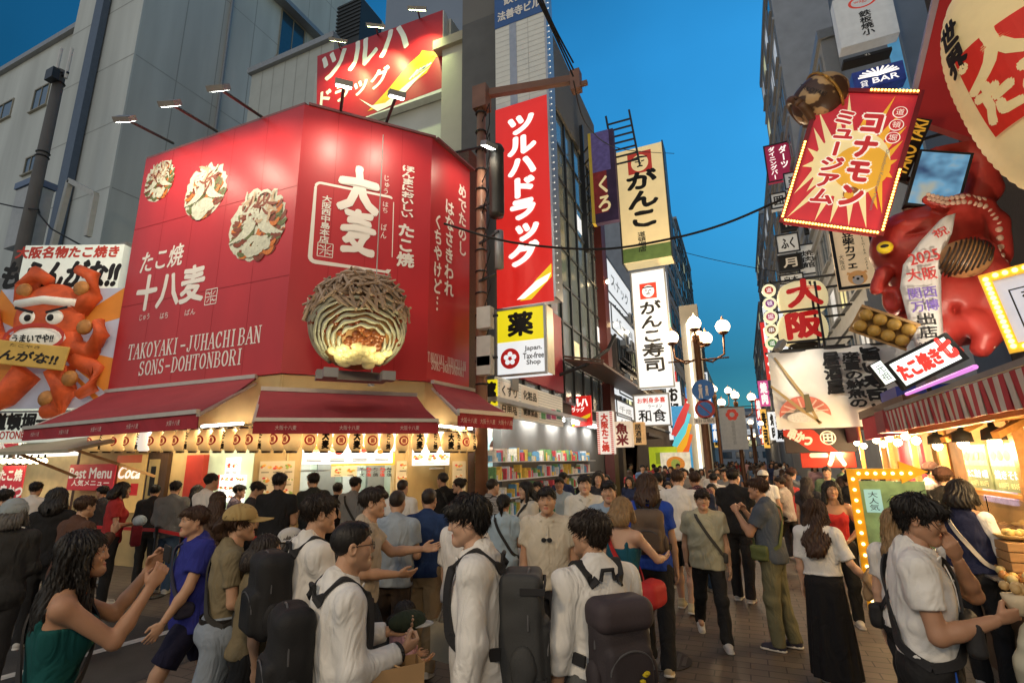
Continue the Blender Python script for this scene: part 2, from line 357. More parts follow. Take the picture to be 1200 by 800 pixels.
# ================================================================== ground
def ground():
 m = bpy.data.materials.new('street_paving'); m.use_nodes = True; N = m.node_tree.nodes; L = m.node_tree.links; b = N['Principled BSDF']
 tc = N.new('ShaderNodeTexCoord'); br = N.new('ShaderNodeTexBrick'); br.inputs['Scale'].default_value = 1.0
 br.inputs['Brick Width'].default_value = .3; br.inputs['Row Height'].default_value = .15; br.inputs['Mortar Size'].default_value = .006
 br.inputs['Color1'].default_value = (.125, .102, .082, 1); br.inputs['Color2'].default_value = (.095, .08, .066, 1); br.inputs['Mortar'].default_value = (.03, .027, .024, 1)
 L.new(tc.outputs['Object'], br.inputs['Vector'])
 nz = N.new('ShaderNodeTexNoise'); nz.inputs['Scale'].default_value = .9; nz.inputs['Detail'].default_value = 6; L.new(tc.outputs['Object'], nz.inputs['Vector'])
 mx = N.new('ShaderNodeMix'); mx.data_type = 'RGBA'; mx.blend_type = 'MULTIPLY'; mx.inputs[0].default_value = .75
 cr = N.new('ShaderNodeValToRGB'); cr.color_ramp.elements[0].position = .3; cr.color_ramp.elements[0].color = (.45, .43, .42, 1); cr.color_ramp.elements[1].position = .7; cr.color_ramp.elements[1].color = (1.2, 1.15, 1.1, 1)
 L.new(nz.outputs['Fac'], cr.inputs[0]); L.new(br.outputs['Color'], mx.inputs[6]); L.new(cr.outputs[0], mx.inputs[7]); L.new(mx.outputs[2], b.inputs['Base Color'])
 rr = N.new('ShaderNodeMapRange'); rr.inputs[3].default_value = .45; rr.inputs[4].default_value = .8; L.new(nz.outputs['Fac'], rr.inputs[0]); L.new(rr.outputs[0], b.inputs['Roughness'])
 bp = N.new('ShaderNodeBump'); bp.inputs['Strength'].default_value = .5; bp.inputs['Distance'].default_value = .004; L.new(br.outputs['Fac'], bp.inputs['Height']); bp.invert = True; L.new(bp.outputs[0], b.inputs['Normal'])
 tag(MB().quad((-160, -30, 0), (160, -30, 0), (160, 400, 0), (-160, 400, 0)).build('ground', m), 'brown brick paving of the pedestrian street', 'ground', kind='structure')
 asp = mat('asphalt', (.05, .048, .046), .75, var=.2, scale=3, bump=.4, bscale=180)
 tag(MB().quad((-60, -12, .004), (-4.4, -12, .004), (-5.3, 4.75, .004), (-60, 4.75, .004)).build('road', asp), 'dark asphalt lane of the side street', 'road', kind='structure')
 a = atz(135, 757, .008); c = atz(222, 733, .008); d = (c-a)/np.linalg.norm(c-a); n = np.array([-d[1], d[0], 0])*.07; a = a-d*3.0; c = c+d*.4
 tag(MB().quad(a-n, c-n, c+n, a+n).build('lane_marking', mat('road_paint', (.55, .54, .5), .7, var=.2, scale=14)), 'worn white line painted on the asphalt', 'road marking', kind='structure')
ground()
for u_, v_, lab_ in ((772, 772, 'round iron manhole cover in the paving near the viewer'), (700, 700, 'round iron manhole cover farther up the paved street')):
 q_ = atz(u_, v_, 0); h_ = empty('manhole_cover', (q_[0], q_[1], 0), lab_, 'manhole cover'); MB().lathe([(.31, .001), (.31, .008), (.3, .009)], 32).build('rim', mat('iron_dark', (.06, .055, .05), .45, metal=.6), h_); c_ = MB()
 for k_ in range(9): x_ = -.24+.06*k_; w_ = math.sqrt(.27**2-x_*x_); c_.box(x_-.018, -w_, .0092, x_+.018, w_, .013)
 c_.build('ribs', mat('iron_worn', (.12, .11, .1), .4, metal=.6), h_)
# ================================================================== corner takoyaki shop
A2, B2, C2, D2 = np.array([-11.95, 6.3]), np.array([-7.22, 6.43]), np.array([-5.52, 8.41]), np.array([-5.38, 9.88])
ZB, ZT = 3.45, 8.83
def lpx(P, Q, z0):
 P = np.array(P[:2], float); Q = np.array(Q[:2], float); e = (Q-P)/np.linalg.norm(Q-P)
 def f(u, v):
  p = atp(u, v, P, Q); return float((p[:2]-P)@e), float(p[2]-z0)
 return f
def bpx(f, u0, v0, u1, v1):
 uc, vc = (u0+u1)/2, (v0+v1)/2; xa = f(u0, vc)[0]; xb = f(u1, vc)[0]; za = f(uc, v1)[1]; zb = f(uc, v0)[1]
 return (xa+xb)/2, (za+zb)/2, xb-xa, zb-za
def face_panel(root, P, Q, z0, z1, m, name='panel', t=.08, label=None):
 P = np.array(P[:2], float); Q = np.array(Q[:2], float); w = float(np.linalg.norm(Q-P)); e = (Q-P)/w
 o = MB().box(0, 0, 0, w, t, z1-z0).build(name, m, root, label=label)
 ex = Vector((e[0], e[1], 0)); n = Vector((0, 0, 1)).cross(ex)
 o.matrix_basis = Matrix.Translation(-root.location) @ Matrix(((ex.x, n.x, 0, P[0]), (ex.y, n.y, 0, P[1]), (0, 0, 1, z0), (0, 0, 0, 1)))
 return o, lpx(P, Q, z0), w
def off(P, Q, d):   # shift a wall line outward (towards the street) by d
 P = np.array(P[:2], float); Q = np.array(Q[:2], float); e = (Q-P)/np.linalg.norm(Q-P); n = np.array([e[1], -e[0]])*d
 return P+n, Q+n
M_RED = mat('billboard_red', (.45, .022, .028), .4, var=.12, scale=.8, spec=.5, bump=.06, bscale=2.5, stretch=(1.2, 1, .5))
M_CREAMT = mat('sign_cream', (.80, .76, .70), .5, var=0)
M_CREAMR = mat('print_cream', (.52, .53, .42), .6, var=.2, scale=20)
FP = [mat('print_sauce', (.19, .04, .015), .5, var=.3, scale=30), mat('print_green', (.12, .14, .05), .6, var=.3, scale=30), M_CREAMR, mat('print_flake', (.46, .34, .22), .6, var=.2, scale=30), mat('print_orange', (.55, .16, .03), .6, var=.2, scale=30)]
def food_print(root, x, z, rx, rz, seed):
 """printed picture of a dressed takoyaki ball with bonito flakes"""
 r = random.Random(seed); mb = MB(); pts = []
 for k in range(60):
  a = 2*PI*k/60; q = 1+.03*r.uniform(-1, 1)
  if math.sin(a) > .35: q += r.uniform(0, .3)*math.sin(a)
  pts.append((x+rx*q*math.cos(a), -.004, z+rz*q*math.sin(a)))
 mb.add(pts, [tuple(range(60))], 2); lay = [0]
 def strip(x0, z0, x1, z1, w, mi, bend=0):
  lay[0] += 1; y = -.005-.00012*lay[0]; P = []
  for k in range(6):
   t = k/5; P.append((x0+(x1-x0)*t+bend*math.sin(PI*t)*(z1-z0), z0+(z1-z0)*t-bend*math.sin(PI*t)*(x1-x0)))
  v = []
  for i, p in enumerate(P):
   q = P[min(i+1, 5)]; o = P[max(i-1, 0)]; dx, dz = q[0]-o[0], q[1]-o[1]; l = math.hypot(dx, dz) or 1
   ww = w*(.5+.5*math.sin(PI*i/5)); v += [(p[0]-dz/l*ww, y, p[1]+dx/l*ww), (p[0]+dz/l*ww, y, p[1]-dx/l*ww)]
  mb.add(v, [(2*i, 2*i+1, 2*i+3, 2*i+2) for i in range(5)], mi)
 for k in range(110):
  a = r.uniform(0, 2*PI); q = math.sqrt(r.random())*.86; cx, cz = x+rx*q*math.cos(a), z+rz*q*math.sin(a)
  strip(cx-rx*.15, cz-rz*.1, cx+rx*.2, cz+rz*r.uniform(-.1, .2), rx*.07, r.choice([0, 0, 1, 1, 4]), .3)
 for s in (-1, 1):
  for k in range(5):
   strip(x+s*rx*(.95-.13*k), z-rz*.35+rz*.02*k, x+s*rx*(.35-.05*k), z+rz*(.75-.05*k), rx*.055, 2, -.25*s)
 for k in range(14):
  strip(x+rx*r.uniform(-.55, .55), z-rz*r.uniform(.35, .75), x+rx*r.uniform(-.5, .5), z-rz*r.uniform(.4, .85), rx*.1, 2, .3)
 for k in range(46):
  cx, cz = x+rx*r.uniform(-.5, .5), z+rz*r.uniform(.2, .95); a = r.uniform(0, PI); l = rx*r.uniform(.12, .3)
  strip(cx-l*math.cos(a), cz-l*math.sin(a)*1.2, cx+l*math.cos(a), cz+l*math.sin(a)*1.2, rx*.045, r.choice([3, 2, 2, 0]), r.uniform(-.3, .3))
 return mb.build('food_picture', FP, root)
SERIF = {'T': [((0, 1), (.8, 1), 0), ((.4, 0), (.4, 1), 1), ((.22, 0), (.58, 0), 0), ((0, 1), (0, .8), 0), ((.8, 1), (.8, .8), 0)],
 'A': [((.05, 0), (.42, 1), 0), ((.42, 1), (.78, 0), 1), ((.2, .36), (.64, .36), 0), ((-.06, 0), (.2, 0), 0), ((.6, 0), (.92, 0), 0)],
 'K': [((.15, 0), (.15, 1), 1), ((0, 0), (.3, 0), 0), ((0, 1), (.3, 1), 0), ((.7, 1), (.18, .42), 0), ((.3, .56), (.74, 0), 1), ((.55, 1), (.82, 1), 0), ((.6, 0), (.9, 0), 0)],
 'Y': [((.05, 1), (.42, .48), 1), ((.8, 1), (.42, .48), 0), ((.42, 0), (.42, .5), 1), ((-.06, 1), (.22, 1), 0), ((.66, 1), (.92, 1), 0), ((.26, 0), (.58, 0), 0)],
 'I': [((.3, 0), (.3, 1), 1), ((.12, 0), (.48, 0), 0), ((.12, 1), (.48, 1), 0)],
 'J': [((.5, 1), (.5, .22), 1), ((.5, .22), (.36, .02), 0), ((.36, .02), (.12, .06), 0), ((.12, .06), (.1, .24), 1), ((.32, 1), (.68, 1), 0)],
 'U': [((.14, 1), (.14, .25), 1), ((.14, .25), (.4, .02), 0), ((.4, .02), (.66, .25), 0), ((.66, .25), (.66, 1), 0), ((0, 1), (.3, 1), 0), ((.52, 1), (.8, 1), 0)],
 'H': [((.14, 0), (.14, 1), 1), ((.68, 0), (.68, 1), 1), ((.14, .52), (.68, .52), 0), ((0, 0), (.28, 0), 0), ((.54, 0), (.82, 0), 0), ((0, 1), (.28, 1), 0), ((.54, 1), (.82, 1), 0)],
 'B': [((.14, 0), (.14, 1), 1), ((0, 0), (.5, 0), 0), ((0, 1), (.48, 1), 0), ((.14, .53), (.5, .53), 0), ((.48, 1), (.64, .88), 0), ((.64, .88), (.64, .66), 1), ((.64, .66), (.5, .53), 0), ((.5, .53), (.7, .4), 0), ((.7, .4), (.7, .14), 1), ((.7, .14), (.5, 0), 0)],
 'N': [((.12, 0), (.12, 1), 0), ((.12, 1), (.68, 0), 1), ((.68, 0), (.68, 1), 0), ((0, 0), (.26, 0), 0), ((-.02, 1), (.2, 1), 0), ((.54, 1), (.82, 1), 0)],
 'R': [((.14, 0), (.14, 1), 1), ((0, 0), (.3, 0), 0), ((0, 1), (.48, 1), 0), ((.48, 1), (.66, .86), 0), ((.66, .86), (.66, .66), 1), ((.66, .66), (.48, .5), 0), ((.14, .5), (.48, .5), 0), ((.42, .5), (.72, 0), 1), ((.62, 0), (.88, 0), 0)],
 'D': [((.14, 0), (.14, 1), 1), ((0, 0), (.42, 0), 0), ((0, 1), (.42, 1), 0), ((.42, 1), (.68, .78), 0), ((.68, .78), (.74, .5), 1), ((.74, .5), (.68, .22), 1), ((.68, .22), (.42, 0), 0)],
 '-': [((.1, .45), (.7, .45), 1)],
 'O': [], 'C': [], 'S': []}
def _arc(a0, a1, cx, cz, rx, rz, n=9):
 return [((cx+rx*math.cos(a0+(a1-a0)*k/n), cz+rz*math.sin(a0+(a1-a0)*k/n)), (cx+rx*math.cos(a0+(a1-a0)*(k+1)/n), cz+rz*math.sin(a0+(a1-a0)*(k+1)/n)), 2) for k in range(n)]
SERIF['O'] = _arc(0, 2*PI, .4, .5, .34, .48, 18); SERIF['C'] = _arc(.7, 2*PI-.7, .42, .5, .34, .48, 14)+[((.69, .98), (.69, .72), 0), ((.69, .26), (.69, .1), 0)]
SERIF['S'] = _arc(.5, PI*1.5, .38, .745, .26, .235, 9)+_arc(-PI*1.5+2*PI, -PI*.85, .38, .265, .29, .245, 9)+[((.62, 1), (.62, .76), 0), ((.08, .02), (.08, .28), 0)]
def serif(root, s, x, z, w, h, m, layer=1):
 """roman capitals drawn with thick and thin strokes and serifs"""
 mb = MB(); n = len(s); cw = w/n; y0 = -.004*layer; q = 0
 for i, ch in enumerate(s):
  for a, b, k in SERIF.get(ch, []):
   ax, az = x-w/2+cw*(i+.06+a[0]), z-h/2+a[1]*h; bx, bz = x-w/2+cw*(i+.06+b[0]), z-h/2+b[1]*h
   dx, dz = bx-ax, bz-az; l = math.hypot(dx, dz) or 1
   t = (cw*.05, cw*.1, cw*(.045+.055*abs(dz/l)))[k]; ex, ez = dx/l*cw*.04, dz/l*cw*.04
   px, pz = -dz/l*t, dx/l*t; y = y0-.00015*(q % 12); q += 1
   mb.quad((ax-ex-px, y, az-ez-pz), (bx+ex-px, y, bz+ez-pz), (bx+ex+px, y, bz+ez+pz), (ax-ex+px, y, az-ez+pz))
 return mb.build('lettering', m, root)
def seal(root, x, z, s, m, layer=1):
 L = [[(-.5, -.5), (-.5, .5)], [(.5, -.5), (.5, .5)], [(-.5, .5), (.5, .5)], [(-.5, -.5), (.5, -.5)], [(0, .5), (0, -.5)], [(-.5, 0), (.5, 0)],
         [(-.35, .35), (-.1, .1)], [(.35, .35), (.12, .12)], [(-.35, -.35), (-.12, -.1)], [(.35, -.35), (.1, -.12)], [(-.5, .25), (0, .25)], [(0, -.25), (.5, -.25)]]
 return strokes(root, [[(x+p[0]*s, z+p[1]*s) for p in l] for l in L], m, s*.045, layer, 'seal')
def billboard():
 r = empty('shop_billboard', (-7.22, 6.43, ZB), 'huge red three-sided billboard wrapped round the corner takoyaki shop', 'billboard')
 p, f, w = face_panel(r, A2, B2, ZB, ZT, M_RED)
 for u, v, ru, rv, s in ((187, 214, 16, 21, 1), (241, 227, 23, 28, 2), (302, 267, 32, 37, 3)):
  x, z, ww, hh = bpx(f, u-ru, v-rv, u+ru, v+rv); food_print(p, x, z, ww/2, hh/2, s)
 def T(s, b, **k): return text(p, s, *bpx(f, *b), M_CREAMT, **k)
 T('たこ焼', (167, 291, 214, 315), bold=.02, rough=.012, shear=.1)
 T('十八麦', (162, 318, 238, 358), bold=.035, rough=.02)
 for s, b in (('じゅう', (164, 368, 175, 375)), ('はち', (188, 366, 197, 373)), ('ばん', (217, 362, 229, 369))): T(s, b)
 seal(p, *bpx(f, 241, 340, 254, 355)[:2], bpx(f, 241, 340, 254, 355)[2], M_CREAMT)
 serif(p, 'TAKOYAKI-JUHACHIBAN', *bpx(f, 152, 393, 306, 411), M_CREAMT); serif(p, 'SONS-DOHTONBORI', *bpx(f, 164, 416, 286, 433), M_CREAMT)
 for zz in (1.8, 3.6): rect(p, 0, zz, w, zz+.012, mat('red_seam', (.3, .008, .012), .5), 1, 'seam')
 for k in range(1, 5): rect(p, w*k/5, 0, w*k/5+.01, ZT-ZB, mat('red_seam'), .4, 'seam')
 p2, f2, w2 = face_panel(r, B2, C2, ZB, ZT, M_RED)
 for k in range(1, 4): rect(p2, w2*k/4, 0, w2*k/4+.008, ZT-ZB, mat('red_seam'), .4, 'seam')
 def T2(s, b, **k): return text(p2, s, *bpx(f2, *b), M_CREAMT, **k)
 x, z, ww, hh = bpx(f2, 366, 222, 460, 313)
 def rr(x0, z0, x1, z1, t):
  P = []
  for cx, cz, a0 in ((x1-.1, z1-.1, 0), (x0+.1, z1-.1, PI/2), (x0+.1, z0+.1, PI), (x1-.1, z0+.1, 1.5*PI)):
   P += [(cx+.1*math.cos(a0+k*PI/8), cz+.1*math.sin(a0+k*PI/8)) for k in range(5)]
  return P
 P = rr(x-ww/2, z-hh/2, x+ww/2, z+hh/2, .05)
 strokes(p2, [P[9:16]], M_CREAMT, .04, 1, 'border'); strokes(p2, [P[2:10]], M_CREAMT, .026, 1, 'border')
 strokes(p2, [P[15:18]+[(P[17][0]-.05, P[17][1])]], M_CREAMT, .045, 1, 'border'); strokes(p2, [[P[0], (P[0][0]+.015, z-hh*.3)]], M_CREAMT, .014, 1, 'border')
 T2('大', (398, 196, 443, 249), bold=.045, layer=3, rough=.02); T2('麦', (402, 246, 438, 298), bold=.04, layer=2, rough=.03)
 T2('大阪西中島本店', (376, 229, 387, 285), vert=True, bold=.03)
 seal(p2, *bpx(f2, 372, 285, 390, 301)[:2], bpx(f2, 372, 285, 390, 301)[2], M_CREAMT)
 for s, b in (('じゅう', (449, 205, 456, 228)), ('はち', (448, 236, 455, 250)), ('ばん', (446, 262, 453, 280))): T2(s, b, vert=True)
 T2('ほんまにおいしい', (470, 194, 485, 256), vert=True, bold=.05, rough=.03); T2('たこ焼', (466, 262, 485, 313), vert=True, bold=.04, rough=.02)
 p3, f3, w3 = face_panel(r, C2, D2, ZB, ZT, M_RED)
 for s, b in (('めでたのし', (537, 216, 546, 300)), ('はなさきわれ', (521, 234, 531, 348)), ('くちやけど…', (508, 250, 517, 365))): text(p3, s, *bpx(f3, *b), M_CREAMT, vert=True, bold=.03, rough=.02)
 serif(p3, 'TAKOYAKI-JUHACHIBAN', *bpx(f3, 501, 418, 546, 429), M_CREAMT); serif(p3, 'SONS-DOHTONBORI', *bpx(f3, 505, 427, 544, 437), M_CREAMT)
 cap = MB();
 for P_, Q_ in ((A2, B2), (B2, C2), (C2, D2)): cap.bar((P_[0]+7.22, P_[1]-6.43+.1, ZT-ZB+.03), (Q_[0]+7.22, Q_[1]-6.43+.1, ZT-ZB+.03), .2, .05)
 cap.build('cap_strip', mat('cap_grey', (.25, .1, .1), .5), r)
billboard()
M_TAN = mat('shop_tan', (.50, .36, .16), .6, var=.1, scale=3, bump=.05); M_CREAMW = mat('shop_cream', (.62, .55, .4), .6)
M_DKWOOD = mat('dark_wood', (.06, .032, .018), .5, var=.2, scale=4, stretch=(6, 6, .6))
M_LITW = mat('lit_white_panel', (.85, .87, .82), .5, emit=1.1, var=.03); M_LITG = mat('kitchen_tile', (.55, .68, .58), .35, var=.04)
M_TUBE = mat('fluorescent', (1, 1, .95), .4, emit=9, var=0)
WARM = (1, .72, .38); WHITE_L = (1, .93, .8)
def menu_board(root, f, b, n, seed, lay=2, base=None, rows=1):
 """lit menu with printed dishes"""
 r = random.Random(seed); x, z, w, h = bpx(f, *b)
 rect(root, x-w/2, z-h/2, x+w/2, z+h/2, base or M_LITW, lay, 'menu_board', t=.03)
 cols = [mat('dish_%d' % k, c, .6, emit=.55, var=.25, scale=25) for k, c in enumerate([(.55, .2, .03), (.6, .36, .06), (.5, .06, .04), (.25, .3, .06), (.62, .5, .3)])]
 pm = mat('dish_plate', (.8, .8, .78), .5, emit=.6, var=.05)
 for j in range(rows):
  mb = MB(); k = 0
  for i in range(n):
   cx = x-w/2+w*(i+.5)/n; cz = z-h/2+h*(j+.55)/rows; rad = min(w/n*.44, h/rows*.4)
   for q in range(9):
    a = r.uniform(0, 6.28); rr_ = rad*math.sqrt(r.random())*.75; s = rad*r.uniform(.2, .42); k += 1; y = -.004*lay-.034-.0003*k
    mb.add([(cx+rr_*math.cos(a)*1.2+s*math.cos(t*PI/4), y, cz+rr_*math.sin(a)*.6+s*.7*math.sin(t*PI/4)) for t in range(8)], [tuple(range(8))], r.randrange(5))
   for q in range(2): k += 1; y = -.004*lay-.034-.0003*k; mb.quad((cx-rad*.8, y, cz-h/rows*(.4+.06*q)), (cx+rad*.7, y, cz-h/rows*(.4+.06*q)), (cx+rad*.7, y, cz-h/rows*(.37+.06*q)), (cx-rad*.8, y, cz-h/rows*(.37+.06*q)), 5)
  mb.build('dish_picture', cols+[M_INK], root)
def shop():
 r = empty('takoyaki_shop', (-7.5, 9, 0), 'corner takoyaki shop with burgundy awnings, tan pillars and lit serving counters', 'shop building')
 L = Vector(r.location)
 def W(P, Q, z0, z1, m, t=.2, name='wall'): return face_panel(r, P, Q, z0, z1, m, name, t)
 conc = stone('shop_concrete', (.33, .33, .32))
 MB().box(A2[0]-L.x, 7.6-L.y, 3.3, -6.2-L.x, 14.5-L.y, 8.6).build('upper_storey', conc, r)
 for (P, Q, d) in ((A2, B2, -.05), (B2, C2, -.05), (C2, D2, -.05)):
  P_, Q_ = off(P, Q, d); W(P_, Q_, 2.62, ZB-.02, M_TAN, .25, 'fascia')
 W((-5.45, 9.95), (-5.45, 10.5), 0, 9.5, mat('dark_brick', (.1, .06, .045), .8, var=.2, scale=20), .3)
 P, Q = np.array([-13.5, 6.8]), np.array([-7.35, 6.85])
 back, f, w = W(P, Q, 0, 2.62, M_TAN, .1, 'front_wall')
 def panel(b, m, lay, name, t=0):
  x, z, ww, hh = bpx(f, *b); return rect(back, x-ww/2, z-hh/2, x+ww/2, z+hh/2, m, lay, name, t)
 panel((140, 533, 171, 600), mat('cola_panel', (.55, .33, .1), .4, emit=.5), 2, 'vending_panel', .05)
 text(back, 'Coca', *bpx(f, 143, 546, 169, 560), mat('neon_white', (.9, .85, .75), .5, emit=.9, var=0), layer=16, bold=.04, shear=.35); panel((156, 566, 165, 580), mat('cola_red', (.5, .02, .02), .5, emit=.4), 15, 'red_label'); panel((141, 533, 170, 542), mat('cola_red2', (.45, .08, .03), .5, emit=.4), 15, 'red_label')
 panel((172, 530, 196, 640), M_DKWOOD, 2, 'door_frame', .08); panel((177, 538, 190, 598), mat('door_glass', (.35, .25, .09), .2, emit=.12), 24, 'door_pane'); panel((181, 546, 187, 580), M_INK, 25, 'door_ornament')
 panel((222, 533, 242, 640), mat('red_pillar', (.42, .035, .02), .5), 2, 'pillar', .15)
 panel((243, 520, 296, 640), mat('pale_green_panel', (.52, .62, .42), .5, emit=.35), 2, 'display_panel', .04)
 menu_board(back, f, (262, 556, 292, 588), 5, 5, 18, rows=3); menu_board(back, f, (270, 536, 286, 556), 2, 6, 18); panel((258, 556, 263, 572), mat('cola_red'), 20, 'red_label')
 P, Q = off(B2, C2, -.42)
 back, f, w = W(P, Q, 0, .95, M_TAN, .3, 'counter')
 def seg(u0, u1, z0, z1, m, name, d=0, t=.2):
  P2, Q2 = off(P, Q, d); a = atp(u0, 560, P2, Q2); b_ = atp(u1, 560, P2, Q2); return W(a[:2], b_[:2], z0, z1, m, t, name)
 pc = mat('poster_pale', (.62, .5, .3), .6, emit=.25)
 for u0, u1, b_, n_ in ((296, 352, (303, 540, 344, 585), 3), (462, 481, (464, 540, 479, 580), 1), (527, 548, (530, 540, 545, 575), 1)):
  pl, fq, _ = seg(u0, u1, .95, 2.62, M_TAN, 'pillar', .03, .32); menu_board(pl, fq, b_, n_, u0, 1, base=pc, rows=3)
 for u0, u1, n in ((352, 462, 4), (481, 527, 2)):
  bw, fb, _ = seg(u0-25, u1+25, .9, 2.6, M_LITG, 'kitchen_wall', -1.5, .1)
  for k in range(4): rect(bw, .2+.5*k, .1, .55+.5*k, 1.0+.1*(k % 2), (mat('fridge_grey', (.4, .45, .43), .3), mat('shelf_steel', (.3, .33, .32), .3, metal=.6))[k % 2], 2, 'kitchen_unit', .2)
 mb_, fm, _ = seg(352, 462, 2.12, 2.5, M_LITW, 'menu_lightbox', .02, .1); menu_board(mb_, fm, (355, 512, 460, 543), 4, 7, 1)
 mb_, fm, _ = seg(481, 527, 2.0, 2.5, M_LITW, 'menu_lightbox', .02, .1); menu_board(mb_, fm, (483, 512, 526, 545), 3, 8, 1, rows=2)
 pb, fp, _ = seg(387, 462, 1.86, 2.08, mat('poster_yellow', (.72, .5, .06), .6, emit=.35, var=.1), 'poster_strip', .04, .01)
 menu_board(pb, fp, (388, 546, 418, 558), 2, 9, 1, base=mat('poster_cream', (.75, .6, .35), .6, emit=.35));
 for k in range(5): text(pb, random.Random(k).choice(['たこ焼', 'ねぎ塩', '明太子', 'チーズ', 'しょうゆ']), *bpx(fp, 421+8*k, 547, 427+8*k, 558), (M_INK, mat('poster_red', (.6, .04, .02), .6))[k % 2], vert=True, bold=.03)
 sh = MB();
 for (u0, u1) in ((352, 462), (481, 527)):
  a = atp(u0, 560, P, Q); b_ = atp(u1, 560, P, Q); d = np.array([P[0]-off(P, Q, 1)[0][0], P[1]-off(P, Q, 1)[0][1]])
  sh.bar((a[0]-L.x+d[0]*.3, a[1]-L.y+d[1]*.3, 1.78), (b_[0]-L.x+d[0]*.3, b_[1]-L.y+d[1]*.3, 1.78), .03); sh.bar((a[0]-L.x, a[1]-L.y, .98), (b_[0]-L.x, b_[1]-L.y, .98), .5, .04)
 sh.build('counter_rail', M_STEEL, r)
 P3, Q3 = off(C2, D2, -.4); W(P3, Q3, 0, 2.62, M_TAN, .1, 'side_wall')
 for (P_, Q_, d, z, e, nn) in ((np.array([-12.8, 6.8]), B2, .35, 2.58, 20, 3), (B2, C2, .15, 2.58, 12, 2), (B2, C2, -1.1, 2.5, 22, 2), (C2, D2, .2, 2.58, 9, 1)):
  a, b_ = off(P_, Q_, d)
  for k in range(nn):
   p = a+(b_-a)*(k+.5)/nn; e_ = (b_-a)/np.linalg.norm(b_-a)
   MB().bar((p[0]-e_[0]*.55-L.x, p[1]-e_[1]*.55-L.y, z), (p[0]+e_[0]*.55-L.x, p[1]+e_[1]*.55-L.y, z), .04).build('tube_light', M_TUBE, r)
   o = lamp('AREA', (p[0]-L.x, p[1]-L.y, z-.05), e, WHITE_L if d < 0 else (1, .8, .5), r, (1.1, .12)); o.rotation_euler = (0, 0, math.atan2(e_[1], e_[0]))
shop()
M_AWN = mat('awning_burgundy', (.27, .024, .032), .75, var=.12, scale=2, bump=.08, bscale=80); M_VAL = mat('valance_burgundy', (.32, .022, .034), .75, var=.08)
def awning(top, front, zt, zf, zv, label, n):
 """top, front: pairs of ground points; a sloped cloth with a hanging valance that carries the shop name"""
 a, b = top; c, d = front; r = empty('shop_awning', (c[0], c[1], zv), label, 'awning'); L = r.location
 V = lambda p, z: (p[0]-L.x, p[1]-L.y, z-L.z)
 m = MB(); N = 14
 for k in range(N+1):
  t = k/N; p = (a[0]+(b[0]-a[0])*t, a[1]+(b[1]-a[1])*t); q = (c[0]+(d[0]-c[0])*t, c[1]+(d[1]-c[1])*t); s = .03*math.sin(PI*t*1)+.012*math.cos(t*9)
  m.v += [V(p, zt), V(((p[0]+q[0])/2, (p[1]+q[1])/2), (zt+zf)/2-.05-s), V(q, zf-.01*math.sin(t*23)), V(q, zf-.03), V(((p[0]+q[0])/2, (p[1]+q[1])/2), (zt+zf)/2-.08-s), V(p, zt-.03)]
 for k in range(N):
  for j in range(6): i = k*6; m.f.append((i+j, i+(j+1) % 6, i+6+(j+1) % 6, i+6+j)); m.m.append(0)
 m.build('canopy_cloth', M_AWN, r, smooth=False)
 m = MB(); m.bar(V(c, zf+.02), V(d, zf+.02), .05); m.bar(V(a, zt+.03), V(b, zt+.03), .07); m.bar(V(a, zt-.1), V(c, zf-.02), .035); m.bar(V(b, zt-.1), V(d, zf-.02), .035)
 m.build('frame_bar', mat('awning_rail', (.5, .46, .42), .4, metal=.3), r)
 w = math.hypot(d[0]-c[0], d[1]-c[1]); e = ((d[0]-c[0])/w, (d[1]-c[1])/w)
 v = MB(); K = 24
 for k in range(K+1):
  x = w*k/K; y = .012*math.sin(k*1.9); v.v += [(x, 0, zf-zv), (x, y, 0), (x, y+.012, 0), (x, .012, zf-zv)]
 for k in range(K):
  for j in range(4): i = 4*k; v.f.append((i+j, i+4+j, i+4+(j+1) % 4, i+(j+1) % 4)); v.m.append(0)
 vo = v.build('valance', M_VAL, r)
 vo.matrix_basis = Matrix(((e[0], -e[1], 0, 0), (e[1], e[0], 0, 0), (0, 0, 1, 0), (0, 0, 0, 1)))
 for k in range(n): text(vo, '大阪十八麦', w*(k+.5)/n, (zf-zv)*.48, .27, .062, mat('valance_print', (.6, .45, .42), .7), layer=4)
 return r
ZF = 2.47
def P2(u, v, z): return atz(u, v, z)[:2]
awning((A2+[0, -.03], B2+[-.55, -.03]), (P2(28, 503, ZF), P2(232, 484, ZF)), 3.4, ZF, ZF-.17, 'long burgundy awning sloping out over the left front of the takoyaki shop', 5)
tB, _ = off(B2, C2, .12); tC = off(B2, C2, .12)[1]
awning((tB+[-.2, -.2], tC+[-.15, -.15]), (P2(297, 493, ZF), P2(514, 494, ZF)), 3.12, ZF, ZF-.17, 'burgundy awning over the corner counter under the giant takoyaki', 3)
awning((C2+[.1, .05], D2+[.1, .1]), (P2(537, 483, ZF), P2(601, 488, ZF)), 3.4, ZF, ZF-.17, 'short burgundy awning on the right side of the takoyaki shop', 3)
M_LANT = mat('lantern_paper', (.72, .52, .24), .7, emit=.8, var=.1, scale=8, ecol=(1, .58, .2))
